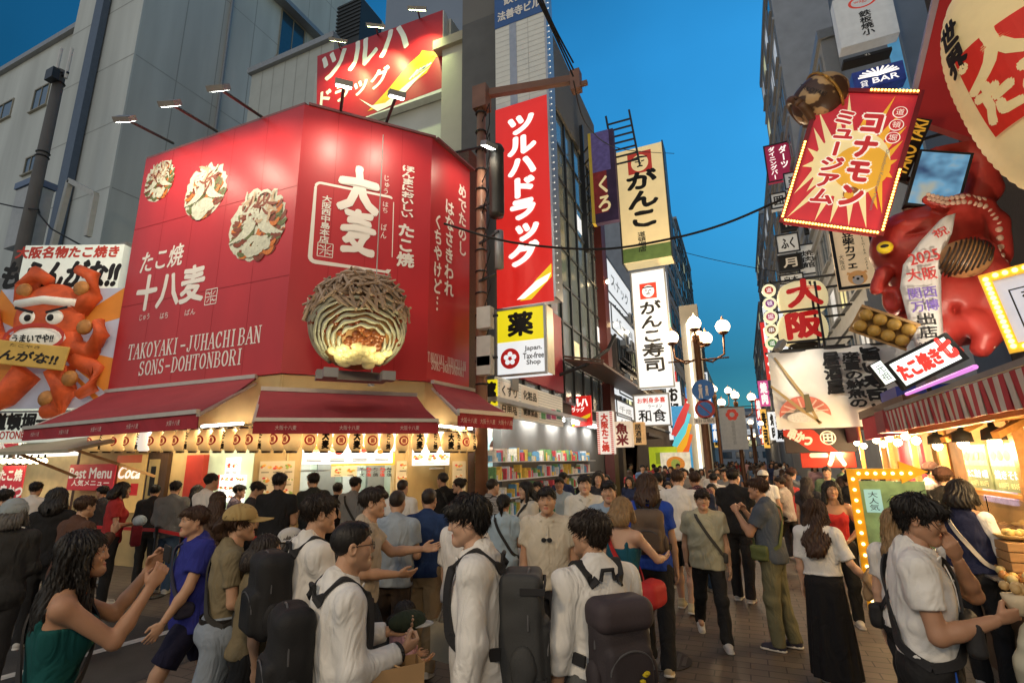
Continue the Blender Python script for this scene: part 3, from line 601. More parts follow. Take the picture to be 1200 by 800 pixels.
def lantern_glow(m, H):    # the bulb inside shows brightest through the middle of the paper
 N = m.node_tree.nodes; L = m.node_tree.links; tc = N.new('ShaderNodeTexCoord'); sx_ = N.new('ShaderNodeSeparateXYZ'); L.new(tc.outputs['Object'], sx_.inputs[0]); r = N.new('ShaderNodeValToRGB'); mp = N.new('ShaderNodeMapRange'); mp.inputs[2].default_value = H; L.new(sx_.outputs[2], mp.inputs[0]); e = r.color_ramp.elements; e[0].color = (.12, .12, .12, 1); e[1].color = (.1, .1, .1, 1); q = e.new(.5); q.color = (1, 1, 1, 1); L.new(mp.outputs[0], r.inputs[0]); k = N.new('ShaderNodeMath'); k.operation = 'MULTIPLY'; k.inputs[1].default_value = N['Principled BSDF'].inputs['Emission Strength'].default_value*1.1; L.new(r.outputs[0], k.inputs[0]); L.new(k.outputs[0], N['Principled BSDF'].inputs['Emission Strength'])
lantern_glow(M_LANT, .42); M_LANTW = mat('lantern_paper_pale', (.8, .78, .74), .7, emit=.7, var=.08, ecol=(1, .9, .75)); M_LRED = mat('lantern_red', (.5, .03, .02), .7, emit=.25)
def lantern(pos, kind, face, label, group, R=.13, H=.42, pale=False):
 r = empty('paper_lantern', pos, label, 'lantern', rz=face, group=group); pr = []
 for k in range(17):
  t = k/16; pr.append((R*(.5+.5*math.sin(PI*t)**.62)*(1-.012*(k % 2)), .03+(H-.06)*t))
 MB().lathe(pr, 18).build('paper_body', M_LANTW if pale else M_LANT, r, smooth=True)
 MB().lathe([(R*.5, 0), (R*.52, .03)], 14).lathe([(R*.52, H-.03), (R*.5, H)], 14).build('end_ring', M_DKWOOD, r)
 def curve(ob):
  for v in ob.data.vertices: v.co.y = -math.sqrt(max(0, (R*1.03)**2-min(abs(v.co.x), R*.98)**2))+v.co.y
  return ob
 if kind == 0: curve(disc(r, 0, H/2, R*.66, M_LRED, 1, 'mark', r0=R*.46)); curve(text(r, '番', 0, H/2, R*.62, R*.62, M_LRED, bold=.03, name='mark'))
 elif kind == 1: curve(text(r, '大麦', 0, H/2, R*.8, H*.66, M_INK, bold=.07, vert=True, name='mark'))
 else: curve(text(r, 'たこ焼', 0, H/2, R*.55, H*.72, M_INK, bold=.05, vert=True, name='mark'))
 MB().tube([(0, 0, H), (0, 0, H+.06)], .006, 5).build('cord', M_INK, r)
LK = [0, 2, 0, 0, 2, 0, 0, 0, 2, 0]
LG = {0: 'cream paper lantern with a red ring', 1: 'cream paper lantern with two bold black characters', 2: 'cream paper lantern with black brush writing'}
for i in range(17):
 u = 110+14.4*i; p = aty(u, 530.5, 6.02); k = LK[i % 10]; pl = i == 4
 lantern((p[0], p[1], p[2]), k, 0, 'single pale white lantern with a red ring among the cream ones' if pl else LG[k]+' in the row under the long left awning', 'lanterns under the left awning', pale=pl)
P_, Q_ = off(B2, C2, .34)
for i in range(11):
 u = 343+18.3*i; p = atp(u, 530.5, P_, Q_); k = [2, 0, 1, 0, 1, 0, 2, 0, 1, 2, 1][i]
 lantern(p, k, math.radians(49), LG[k]+' in the row over the corner counter', 'lanterns over the corner counter')
P_, Q_ = off(C2, D2, .35)
for i in range(5):
 u = 524+9.3*i; p = atp(u, 530.5, P_, Q_); k = [0, 2, 0, 2, 1][i]
 lantern(p, k, math.radians(62), LG[k]+' at the right end of the takoyaki shop', 'lanterns at the right end of the shop')
def giant_takoyaki():
 c = atd(420, 381, 8.25); R = .74; n = Vector((.758, -.652, 0))
 r = frame('giant_takoyaki', (c[0], c[1], c[2]-R), (.652, .758, 0), (0, 0, 1), 'giant dressed takoyaki ball with bonito flakes mounted on the red billboard', 'takoyaki model'); rnd = random.Random(3)
 sauce = mat('model_sauce', (.16, .04, .015), .25, var=.35, scale=7); mayo = mat('model_mayo', (.33, .33, .25), .35, var=.12, scale=6); flake = mat('model_flake', (.33, .24, .17), .6, var=.3, scale=5)
 bm_ = MB().ball((0, 0, R), (R*.96, R*.86, R*.98), 40, 24); bm_.build('ball', mat('model_batter', (.3, .16, .06), .5, var=.3, scale=5), r, smooth=True)
 def S(lat, lon, q=1.0):   # lon 0 faces the street
  return (R*.98*q*math.cos(lat)*math.sin(lon), -R*.88*q*math.cos(lat)*math.cos(lon), R+R*q*math.sin(lat))
 m = MB()
 for k in range(8, 27, 2):     # mayonnaise strands combed down both sides
  for s in (-1, 1):
   t0 = .06+k*.075+rnd.uniform(-.02, .02); P = []
   for q in range(16):
    t = q/15; lat = .62-1.55*t**1.15+.04*math.sin(q*1.3+k); lon = s*(t0*.35+(.62+t0*.72)*math.sin(min(1, t*1.15)*PI*.5)+.03*math.sin(q*.9+2*k)); P.append(S(lat, lon, 1.015+.012*(k % 2)))
   m.tube(P, [.019+.012*math.sin(PI*q/15) for q in range(16)], 6)
 for k in range(6):         # arches over the open mouth
  a_, b_ = .58+.14*k, .5+.115*k
  P = [S(-.72+b_*math.sin(PI*q/22)**.8+.02*math.sin(q*1.7+k), a_*math.cos(PI*q/22), 1.02+.015*(k % 2)) for q in range(23)]; m.tube(P, [.026+.011*math.sin(q*1.3+k) for q in range(23)], 6)
 m.build('mayonnaise', mayo, r, smooth=True)
 m = MB()
 for k in range(60):
  lat = rnd.uniform(-.5, .85); lon = rnd.uniform(-1.5, 1.5); p = S(lat, lon, .99); m.ball(p, (.06, .03, .05), 8, 5)
 m.build('sauce', sauce, r, smooth=True)
 m = MB()
 for k in range(34):
  lon = rnd.uniform(-.5, .5); lat = rnd.uniform(-.62, -.25)-.25*abs(lon); m.ball(S(lat, lon, .98), (.07, .05, .06), 10, 7)
 m.build('filling', mat('model_filling', (.2, .06, .018), .2, var=.4, scale=6), r, smooth=True)
 m = MB()
 for k in range(40):
  lon = rnd.uniform(-.85, .85); lat = rnd.uniform(-1.15, -.62); m.ball(S(lat, lon, 1.005), (.09, .06, .075), 10, 7)
 m.build('batter_pearls', mat('model_pearl', (.66, .58, .28), .35, var=.15, scale=4, emit=.12), r, smooth=True)
 m = MB()
 for k in range(330):
  lat = math.asin(rnd.uniform(.16, 1)); lon = rnd.uniform(-PI, PI); p = Vector(S(lat, lon, 1.04+rnd.uniform(0, .12)*(1.3 if lat > .6 else .7)))
  q_ = (p-Vector((0, 0, R))).normalized(); d = Vector((rnd.uniform(-1, 1), rnd.uniform(-1, 1), rnd.uniform(-1, 1))); d = (d-q_*d.dot(q_)*.8).normalized(); l = rnd.uniform(.09, .24)
  P = [p-d*l, p+Vector((0, 0, rnd.uniform(-.03, .05))), p+d*l]; m.tube(P, [.02, .03, .014], 5)
 m.build('bonito_flakes', flake, r)
 m = MB(); m.box(-.55, .35, -.1, .55, .62, .05)
 for s in (-.42, .42): m.bar((s, .5, -.02), (s, -.35, -.12), .09); m.box(s-.1, -.5, -.2, s+.1, -.3, -.06)
 m.build('bracket', M_GREYM, r)
 for s in (-.42, .42): lamp('SPOT', (s, -.85, -.1), 26, (1, .88, .5), r, .05, spot=1.9, aim=None).rotation_euler = (math.radians(155), 0, 0)
giant_takoyaki()
M_LAMPW = mat('lamp_glass_white', (1, 1, .95), .3, emit=14, var=0, ecol=(1, 1, .9))
def flood(name, tip, base, aim, energy, color, label, group, spot=2.0, glass=None, head=.26):
 r = empty(name, base, label, 'flood light', group=group); b = Vector([float(x) for x in base]); t = Vector([float(x) for x in tip])-b
 MB().tube([(0, 0, 0), tuple(t*.5), tuple(t)], .03, 6).build('arm', M_DARK, r)
 d = (Vector([float(x) for x in aim])-b-t).normalized(); sd = d.cross(Vector((0, 0, 1))).normalized(); upv = sd.cross(d)
 m = MB(); q = lambda a, e, c: tuple(t+sd*a+d*e+upv*c)
 h = head; v = [q(x, y, z) for y in (-.05, .05) for x, z in ((-h*.6, -.12), (h*.6, -.12), (h*.6, .12), (-h*.6, .12))]
 m.add(v, [(3, 2, 1, 0), (4, 5, 6, 7), (0, 1, 5, 4), (1, 2, 6, 5), (2, 3, 7, 6), (3, 0, 4, 7)]); m.build('lamp_housing', M_GREYM, r)
 MB().quad(q(-h*.52, .056, -.1), q(h*.52, .056, -.1), q(h*.52, .056, .1), q(-h*.52, .056, .1)).build('lamp_glass', glass or M_LAMPW, r)
 o = lamp('SPOT', tuple(t+d*.08), energy, color, r, .06, spot=spot); o.rotation_euler = d.to_track_quat('-Z', 'Y').to_euler()
def arm_tip(u, v, P, Q, dist):
 a, b = off(P, Q, dist); return atp(u, v, a, b)
for k, (u, v, bu, bv) in enumerate(((146, 139, 203, 168), (199, 121, 254, 154), (256, 103, 308, 138))):
 t = arm_tip(u, v, A2, B2, 1.35); b = arm_tip(bu, bv, A2, B2, -.1); am = b+np.array([.2, 0, -2.2])
 flood('sign_flood_light', t, b, am, 130, (1, .84, .62), ['leftmost', 'middle', 'rightmost'][k]+' of the three arm lamps over the left face of the red billboard', 'arm lamps over the red billboard', spot=2.5)
for k, (u, v, bu, bv) in enumerate(((403, 98, 399, 133), (465, 111, 452, 146))):
 t = arm_tip(u, v, B2, C2, 1.1); b = arm_tip(bu, bv, B2, C2, -.1)
 flood('sign_flood_light', t, b, b+np.array([0, 0, -2.6]), 75, (1, .84, .62), ['arm lamp over the 大 character of the red billboard', 'arm lamp above the column of small writing on the red billboard'][k], 'arm lamps over the red billboard', spot=2.5)
t = arm_tip(573, 170, C2, D2, 1.0); b = arm_tip(528, 180, C2, D2, -.1)
flood('sign_flood_light', t, b, b+np.array([.1, .3, -2.4]), 70, (1, .84, .62), 'arm lamp reaching right from the top corner of the red billboard', 'arm lamps over the red billboard', spot=2.5)
# ================================================================== tall grey building behind, with its lower wing
M_CONC = mat('grey_render', (.54, .56, .53), .85, var=.2, scale=.35, bump=.1, bscale=3, stretch=(1.6, 1.6, .22)); M_GLASSB = mat('window_glass', (.03, .07, .11), .12, var=.1, spec=.8); M_FRAMEB = mat('window_frame', (.3, .27, .2), .5)
def window(root, x, z, w, h, y=0, frame_m=None, glass=None, div=1, sill=True, name='window'):
 f = MB(); t = min(.08, w*.08); fm = frame_m or M_FRAMEB
 f.box(x-w/2-t, y-.06, z-h/2-t, x+w/2+t, y-.005, z-h/2); f.box(x-w/2-t, y-.06, z+h/2, x+w/2+t, y-.005, z+h/2+t); f.box(x-w/2-t, y-.06, z-h/2, x-w/2, y-.005, z+h/2); f.box(x+w/2, y-.06, z-h/2, x+w/2+t, y-.005, z+h/2)
 for k in range(1, div+1):
  if div > 0: q = x-w/2+w*k/(div+1); f.box(q-t*.3, y-.045, z-h/2, q+t*.3, y-.005, z+h/2)
 if sill: f.box(x-w/2-t*2, y-.14, z-h/2-t*1.9, x+w/2+t*2, y-.005, z-h/2-t-.002)
 o = f.build(name, fm, root)
 MB().quad((x-w/2, y-.012, z-h/2), (x+w/2, y-.012, z-h/2), (x+w/2, y-.012, z+h/2), (x-w/2, y-.012, z+h/2)).build('pane', glass or M_GLASSB, o); return o
def panel_seams(root, w, h, dx, dz, m, y=-.003, wd=.05):
 mb = MB(); x = dx
 while x < w-.1: mb.quad((x-wd/2, y, 0), (x+wd/2, y, 0), (x+wd/2, y, h), (x-wd/2, y, h)); x += dx
 z = dz; y -= .002
 while z < h-.1: mb.quad((0, y, z-wd/2), (w, y, z-wd/2), (w, y, z+wd/2), (0, y, z+wd/2)); z += dz
 return mb.build('panel_joint', m, root)
M_SEAM = mat('joint_dark', (.34, .35, .33), .8)
def tall_block():
 YF = 12.0; xr = aty(144, 135, YF)[0]; xl = aty(90, 20, YF)[0]
 r = empty('office_block', (xr, YF, 0), 'tall blank grey office block behind the takoyaki shop, with a dark downpipe', 'building')
 H = 40; D = 25.5; MB().box(xl-xr, .08, 0, -.08, D, H).build('wall', M_CONC, r)
 f = MB().box(0, 0, 0, xr-xl, .08, H).build('front_wall', M_CONC, r); f.location = (xl-xr, 0, 0); panel_seams(f, xr-xl, H, 99, 3.6, M_SEAM, wd=.06)
 s = MB().box(0, 0, 0, D-.5, .08, H).build('side_wall', M_CONC, r); s.matrix_basis = Matrix(((0, -1, 0, 0), (1, 0, 0, .082), (0, 0, 1, 0), (0, 0, 0, 1))); panel_seams(s, D-.5, H, 2.0, 7.2, M_SEAM, wd=.05)
 a = atx(318, 68, xr); b = atx(362, 22, xr); yy = (a[1]+b[1])/2-YF; zc = (a[2]+b[2])/2
 window(s, yy, zc-.4, abs(b[1]-a[1])*.72, 3.6, div=1)
 MB().box(yy-2.6, -.7, zc+1.5, yy+2.9, 0, zc+1.85).build('window_hood', M_GREYM, s)
 m = MB(); p = atx(262, 60, xr); y0 = p[1]-YF; m.tube([(y0, -.1, 14), (y0, -.1, 30)], .09, 6); m.build('drain_pipe', M_GREYM, s)
 a = aty(128, 0, YF); c = aty(74, 262, YF); m = MB(); m.bar((a[0]-xr, -.22, a[2]+8), (c[0]-xr, -.22, c[2]-14), .75, .3); m.build('down_pipe', mat('pipe_slate', (.08, .11, .16), .5, var=.1), r)
 YW = 13.0; zr = aty(44, 64, YW)[2]; w0 = -62; w1 = xl+.5
 g = empty('low_wing', (w0, YW, 0), 'grey low office wing with tan framed windows left of the tall block', 'building')
 MB().box(0, 0, 0, w1-w0, 12, zr).build('wall', M_CONC, g); MB().box(-.1, -.25, zr+.002, w1-w0+.1, 12, zr+.35).build('parapet', M_GREYM, g)
 for u0, v0, u1, v1 in ((-14, 112, 20, 152), (34, 93, 62, 136), (26, 178, 46, 208), (-40, 190, -12, 235)):
  a = aty(u0, v1, YW); b = aty(u1, v0, YW); window(g, (a[0]+b[0])/2-w0, (a[2]+b[2])/2, abs(b[0]-a[0])*.8, abs(b[2]-a[2])*.75, div=1)
 YP = 15.0; a = aty(288, 150, YP); b = aty(392, 47, YP)
 h = empty('panel_block', (a[0], YP, 0), 'pale low block clad in narrow upright panels above the billboard', 'building'); w = b[0]-a[0]
 f = MB().box(0, 0, 0, w, 5, b[2]).build('wall', stone('panel_pale', (.46, .48, .45), var=.06), h); panel_seams(f, w, b[2], w/7, 99, M_SEAM, wd=.06); MB().box(-.1, -.2, b[2]+.002, w+.1, 5, b[2]+.3).build('roof_edge', M_GREYM, h)
tall_block()
def tsuruha_building():
 Y = 12.5; a = aty(372, 150, Y); b = aty(526, 12, Y); c = aty(576, 100, Y)
 r = empty('drugstore_annex', (a[0]-.5, Y, 0), 'pale building carrying the large red drugstore board, blue-grey tower behind', 'building'); ox = a[0]-.5
 MB().box(0, .15, 0, b[0]-ox, 6, b[2]-.2).build('wall', stone('annex_white', (.55, .56, .52), var=.06), r)
 MB().box(b[0]-ox+.02, -.4, 0, c[0]-ox+.2, 6, aty(545, 60, Y)[2]).build('side_bay', stone('annex_cream', (.48, .46, .38), var=.06), r)
 MB().box(b[0]-ox-.25, -.55, aty(545, 62, Y)[2], b[0]-ox+.9, 6, aty(545, 52, Y)[2]).build('cornice', stone('annex_trim', (.4, .36, .28)), r)
 t0 = aty(450, 60, 18); t1 = aty(578, 60, 18)
 t = empty('blue_grey_tower', (t0[0], 18, 0), 'smooth blue-grey tower rising behind the drugstore board', 'building')
 MB().box(0, 0, 0, t1[0]-t0[0]-.3, 1.2, 38).build('wall', stone('blue_grey', (.25, .3, .38), var=.05, scale=.3), t)
 q = aty(408, 30, 20); mb = MB()
 k = empty('roof_unit', (q[0], 20, 0), 'dark louvred rooftop unit seen left of the blue-grey tower', 'rooftop unit'); mb.box(-.9, 0, 0, .9, 2, aty(408, 3, 20)[2]);
 for i in range(10): z = aty(408, 45, 20)[2]+i*.28; mb.box(-.95, -.06, z, .95, 0, z+.12)
 mb.build('housing', mat('louvre_dark', (.04, .045, .05), .6), k)
 s, w, h = sign_px('drugstore_billboard', (371, 158), (520, 12), 'y', Y-.2, 'large red rooftop board of the drugstore with two lines of white katakana', 'billboard', mat('board_white', (.72, .72, .68), .5), t=.3)
 P = np.array([aty(371, 158, Y-.2)[0], Y-.2]); f = lpx(P, P+[1, 0], aty(371, 158, Y-.2)[2])
 red = mat('drug_red', (.42, .012, .02), .45, var=.05)
 def p(u, v): return f(u, v)
 poly(s, [p(371, 128), p(420, 140), p(519, 103), p(519, 12), p(372, 66)], red, 1)
 W_ = mat('letter_white', (.82, .82, .78), .5, var=0)
 text(s, 'ツルハ', *bpx(f, 379, 46, 478, 76), W_, layer=2, bold=.04, shear=.0, rough=.01); text(s, 'ドラッグ', *bpx(f, 377, 92, 455, 113), W_, layer=2, bold=.035)
 ye = mat('wing_yellow', (.75, .42, .02), .5)
 poly(s, [p(431, 131), p(452, 123), p(500, 86), p(514, 62), p(497, 60), p(480, 75), p(455, 105)], ye, 3); poly(s, [p(421, 116), p(436, 124), p(452, 121), p(478, 98), p(505, 78), p(494, 88), p(476, 108), p(458, 124), p(443, 131), p(432, 124)], W_, 4)
 strokes(s, [[p(486+4*k, 78-2*k), p(496+4*k, 60+1*k)] for k in range(6)], ye, .07, 5); strokes(s, [[p(480+4*k, 94-3*k), p(490+4*k, 82-2*k)] for k in range(5)], W_, .06, 5)
 fl = mat('lamp_glass_green', (.9, 1, .6), .3, emit=16, var=0, ecol=(.85, 1, .5))
 for k, (u, v) in enumerate(((396, 47), (440, 30), (489, 10))):
  t = aty(u, v, Y-1.2); b = aty(u+3, v+12, Y-.1)
  flood('rooftop_flood_light', t, b, b+np.array([0, .2, -2.6]), 330, (.85, 1, .45), ['leftmost', 'middle', 'rightmost'][k]+' of three greenish floodlights over the red drugstore board', 'floodlights over the drugstore board', spot=2.0, glass=fl, head=.5)
tsuruha_building()
# ================================================================== octopus signboard at the far left and the food stalls under it
def octo_sign():
 PR = A2+np.array([-.06, .12]); PL = PR-np.array([.914, .405])*3.75; PA = (PL, PR); Y = 6.55
 def FP_(u, v): a_ = atp(u, v, *PA); return a_, lpx(a_[:2], a_[:2]+(PR-PL), a_[2])
 s, w, h = sign_px('octopus_signboard', (-12, 480), (146, 286), PA, 0, 'tall signboard with a painted red octopus and black brush lettering, left of the red billboard', 'signboard', mat('sign_lit_white', (.74, .8, .72), .5, emit=.25, var=.05), t=.25)
 f = FP_(-12, 480)[1]; p = lambda u, v: f(u, v)
 rd = mat('sign_letter_red', (.55, .05, .03), .6); text(s, '大阪名物たこ焼き', *bpx(f, 20, 289, 139, 302), rd, bold=.05, shear=.1); text(s, 'もらんがな!!', *bpx(f, 4, 306, 138, 337), M_INK, bold=.05, shear=.15, rough=.02)
 x, z, ww, hh = bpx(f, -12, 339, 141, 478); rect(s, x-ww/2, z-hh/2, x+ww/2, z+hh/2, mat('sky_lilac', (.42, .45, .55), .6, emit=.12, var=.15, scale=2), 1, 'picture_panel', t=.03)
 og = mat('ray_orange', (.62, .22, .03), .6, emit=.1, var=.12, scale=2); c = p(50, 400)
 for a0, a1 in ((10, 28), (42, 58), (-8, -24), (-42, -60), (152, 170), (190, 212), (120, 135)):
  P2_ = [c]+[(c[0]+3*math.cos(math.radians(a)), c[1]+3*math.sin(math.radians(a))) for a in (a0, a1)]
  q = [(min(max(X, x-ww/2), x+ww/2), min(max(Z, z-hh/2), z+hh/2)) for X, Z in P2_]; poly(s, q, og, 9+.2*(a0 % 7), 'ray')
 rd2 = mat('octo_red', (.55, .085, .02), .6, emit=.12, var=.34, scale=3.5, bump=.4, bscale=12); k = p(51, 384); u_ = p(101, 384)[0]-p(51, 384)[0]; S = u_/50; Z = (p(51, 384)[1]-p(51, 434)[1])/50
 m = MB(); cx, cz = k; cx += .24
 m.ball((cx, -.16, cz+8*Z), (40*S, .2, 42*Z), 24, 14); m.ball((cx, -.16, cz-22*Z), (44*S, .2, 26*Z), 24, 12)
 for pts, rr in (([(-30, 25), (-36, 48), (-22, 62), (-6, 52)], 13), ([(30, 20), (44, 36), (44, 58), (26, 66)], 12), ([(-36, -28), (-62, -10), (-68, 20)], 12), ([(38, -28), (54, -30), (66, -12), (60, 4)], 12), ([(40, -38), (62, -52), (66, -72), (52, -80)], 11), ([(22, -52), (32, -78), (30, -96), (18, -98)], 15), ([(-14, -52), (-34, -80), (-52, -92)], 15)):
  m.tube([(cx+a*S, -.12-.1*(i > 1), cz+b*Z) for i, (a, b) in enumerate(pts)], [rr*(S+Z)*.5*(1-.16*i) for i in range(len(pts))], 10)
 m.build('octopus_figure', rd2, s, smooth=True)
 wh = mat('octo_white', (.78, .76, .66), .5, emit=.15)
 m = MB().ball((cx-2*S, -.3, cz-17*Z), (32*S, .1, 14*Z), 20, 8); m.build('mouth', wh, s, smooth=True)
 strokes(s, [[(cx-2*S+33*S*math.cos(a*PI/12), cz-17*Z+15*Z*math.sin(a*PI/12)) for a in range(25)]], rd, 2*S, 98, 'mouth_outline'); text(s, 'うまいでや!!', cx-2*S, cz-18*Z, 46*S, 9*Z, M_INK, yoff=-.41, bold=.04)
 m = MB()
 for sx in (-16, 14): m.ball((cx+sx*S, -.33, cz+7*Z), (10*S, .06, 8.5*Z), 14, 8)
 m.build('eye_white', wh, s, smooth=True); m = MB()
 for sx in (-14, 12): m.ball((cx+sx*S, -.385, cz+6*Z), (4*S, .03, 4*Z), 10, 6)
 m.build('pupil', M_INK, s, smooth=True)
 strokes(s, [[(cx-30*S, cz+18*Z), (cx-8*S, cz+12*Z)], [(cx+30*S, cz+18*Z), (cx+6*S, cz+12*Z)]], M_INK, 2.6*S, 100, 'eyebrow')
 m = MB().tube([(cx-34*S, -.28, cz+24*Z), (cx, -.38, cz+27*Z), (cx+34*S, -.28, cz+24*Z)], 5*Z, 8); m.build('headband', wh, s, smooth=True)
 for dx, dz in ((-30, 40), (36, 42), (48, -4), (20, -84), (42, -62)): MB().ball((cx+dx*S, -.28, cz+dz*Z), (9*S, .08, 9*Z), 12, 8).build('takoyaki_ball', mat('octo_ball', (.45, .2, .05), .5, var=.3, scale=10), s, smooth=True)
 a = p(-8, 443); b = p(100, 408); o = MB().box(0, -.04, 0, b[0]-a[0], 0, (b[1]-a[1])*.8).build('name_board', mat('gold_board', (.58, .36, .07), .45, emit=.1, var=.15, scale=3), s, bevel=.02)
 o.location = (a[0], -.4, a[1]+.28); o.rotation_euler = (0, math.radians(7), 0); bw = b[0]-a[0]; bh = (b[1]-a[1])*.8
 text(o, 'らんがな!!', bw*.5, bh*.42, bw*.82, bh*.42, M_INK, yoff=-.045, bold=.05, shear=.15, rough=.02); text(o, 'たこやき', bw*.5, bh*.84, bw*.35, bh*.13, M_INK, yoff=-.045)
 s2, w, h = sign_px('ichiban_signboard', (-12, 519), (118, 482), PA, 0, 'white strip sign with black brush letters under the octopus picture', 'signboard', MATS['sign_lit_white'], t=.25)
 f2 = FP_(-12, 519)[1]; text(s2, '道頓堀一番や', *bpx(f2, -8, 484, 92, 503), M_INK, bold=.05); text(s2, 'DOTONBORI No.1', *bpx(f2, -6, 505, 60, 514), rd, bold=.03)
 b = empty('food_hall', (-20, 7, 0), 'brightly lit open food hall below the octopus signboard at the left edge', 'shop building')
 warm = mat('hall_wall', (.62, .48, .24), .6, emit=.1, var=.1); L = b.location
 MB().box(-9, .9, 0, 7.9, 1.1, 3.3).build('back_wall', warm, b); MB().box(-9, .02, 3.0, 6.4, 3, 7.4).build('upper_storey', stone('hall_upper', (.3, .3, .29)), b); MB().box(-9, .3, 2.75, 7.8, 1.3, 2.85).build('ceiling', warm, b)
 for x in (-1.8, 1.6, 4.9): MB().box(x, .55, 0, x+.25, .85, 2.75).build('post', M_DKWOOD, b)
 MB().box(-8.5, .2, .0, 4.8, .7, 1.0).build('serving_counter', mat('counter_wood', (.3, .18, .07), .5, var=.15), b)
 for x in (-4, -.5, 2.8, 6.2):
  MB().box(x-.6, .4, 2.68, x+.6, .5, 2.72).build('tube_light', M_TUBE, b); o = lamp('AREA', (x, .45, 2.65), 38, (1, .8, .5), b, (1.2, .2))
 mh = MB().box(0, 0, 0, 4.2, .03, .5).build('menu_strip', M_LITW, b); mh.location = (.6, .6, 2.2)
 for k in range(9): text(mh, random.Random(k+5).choice(['たこ焼', '串かつ', 'お好み', '焼きそば', 'ラーメン']), .25+.46*k, .25, .36, .3, (M_INK, rd, mat('sign_orange', (.7, .3, .02), .6))[k % 3], layer=1, bold=.03)
 f3 = lpx((-20, 7.4), (-10, 7.4), 0)
 def fl(nm, bb, m, lab, cat, wr, Y2=6.9):
  s3, w3, h3 = sign_px(nm, (bb[0], bb[3]), (bb[2], bb[1]), 'y', Y2, lab, cat, m, t=.03); P3 = np.array([aty(bb[0], bb[3], Y2)[0], Y2]); g = lpx(P3, P3+[1, 0], aty(bb[0], bb[3], Y2)[2])
  for st, q, mm, kw in wr: text(s3, st, *bpx(g, *q), mm, **kw)
  return s3
 rr_ = mat('banner_red', (.5, .03, .045), .6, emit=.25, var=.06); lw = mat('banner_letter', (.85, .78, .7), .6, emit=.25, var=0)
 fl('menu_banner', (77, 543, 136, 574), rr_, 'red banner reading Best Menu in the food hall', 'banner', [('Best Menu', (82, 548, 131, 560), lw, dict(bold=.04)), ('人気メニュー', (84, 562, 128, 569), lw, dict(bold=.03))], 6.6)
 fl('red_banner', (-6, 545, 30, 592), rr_, 'red hanging banner with pale brush marks at the left edge of the food hall', 'banner', [('たこ焼', (0, 550, 26, 563), lw, dict(bold=.05)), ('串かつ', (0, 568, 26, 583), lw, dict(bold=.05))], 6.4)
 fl('red_corner_board', (-10, 508, 22, 531), rr_, 'small red board with one white character above the beige awning', 'signboard', [('家', (-4, 511, 8, 527), lw, dict(bold=.05))], 6.3)
 awn = empty('beige_awning', (-17, 5, 2.2), 'narrow beige awning with wooden struts at the left edge', 'awning'); Q0 = aty(-20, 528, 5.3); Q1 = aty(80, 523, 5.3);
 m = MB(); L2 = awn.location; z0, z1 = aty(60, 527, 5.3)[2], aty(60, 511, 6.4)[2]
 m.add([(Q0[0]-L2.x, .3, z0-L2.z), (Q1[0]-L2.x, .3, z0-L2.z), (Q1[0]-L2.x+.5, 1.5, z1-L2.z), (Q0[0]-L2.x, 1.5, z1-L2.z), (Q0[0]-L2.x, .3, z0-L2.z-.06), (Q1[0]-L2.x, .3, z0-L2.z-.06), (Q1[0]-L2.x+.5, 1.5, z1-L2.z-.06), (Q0[0]-L2.x, 1.5, z1-L2.z-.06)], [(0, 1, 2, 3), (7, 6, 5, 4), (0, 4, 5, 1), (1, 5, 6, 2), (2, 6, 7, 3), (3, 7, 4, 0)]); m.build('canopy_cloth', mat('awning_beige', (.4, .35, .24), .7), awn)
 m = MB(); m.bar((Q1[0]-L2.x, .4, z0-L2.z), (Q1[0]-L2.x+.6, 1.5, z0-L2.z-.5), .05); m.bar((Q1[0]-L2.x-2, .4, z0-L2.z), (Q1[0]-L2.x-2, 1.5, z0-L2.z-.5), .05); m.build('strut', mat('strut_wood', (.35, .2, .08), .5), awn)
 for k in range(8):
  q = aty(4+8*k-8, 540, 6.2); l = empty('hanging_bulb', q, 'glowing round bulb in the short string at the left edge of the food hall', 'light bulb', group='bulbs at the left edge of the food hall')
  MB().ball((0, 0, 0), .055, 10, 6).build('bulb_glass', mat('bulb_warm', (1, .8, .5), .4, emit=14, var=0, ecol=(1, .75, .4)), l, smooth=True); MB().tube([(0, 0, .05), (0, 0, .14)], .02, 6).build('socket', M_DARK, l)
octo_sign()
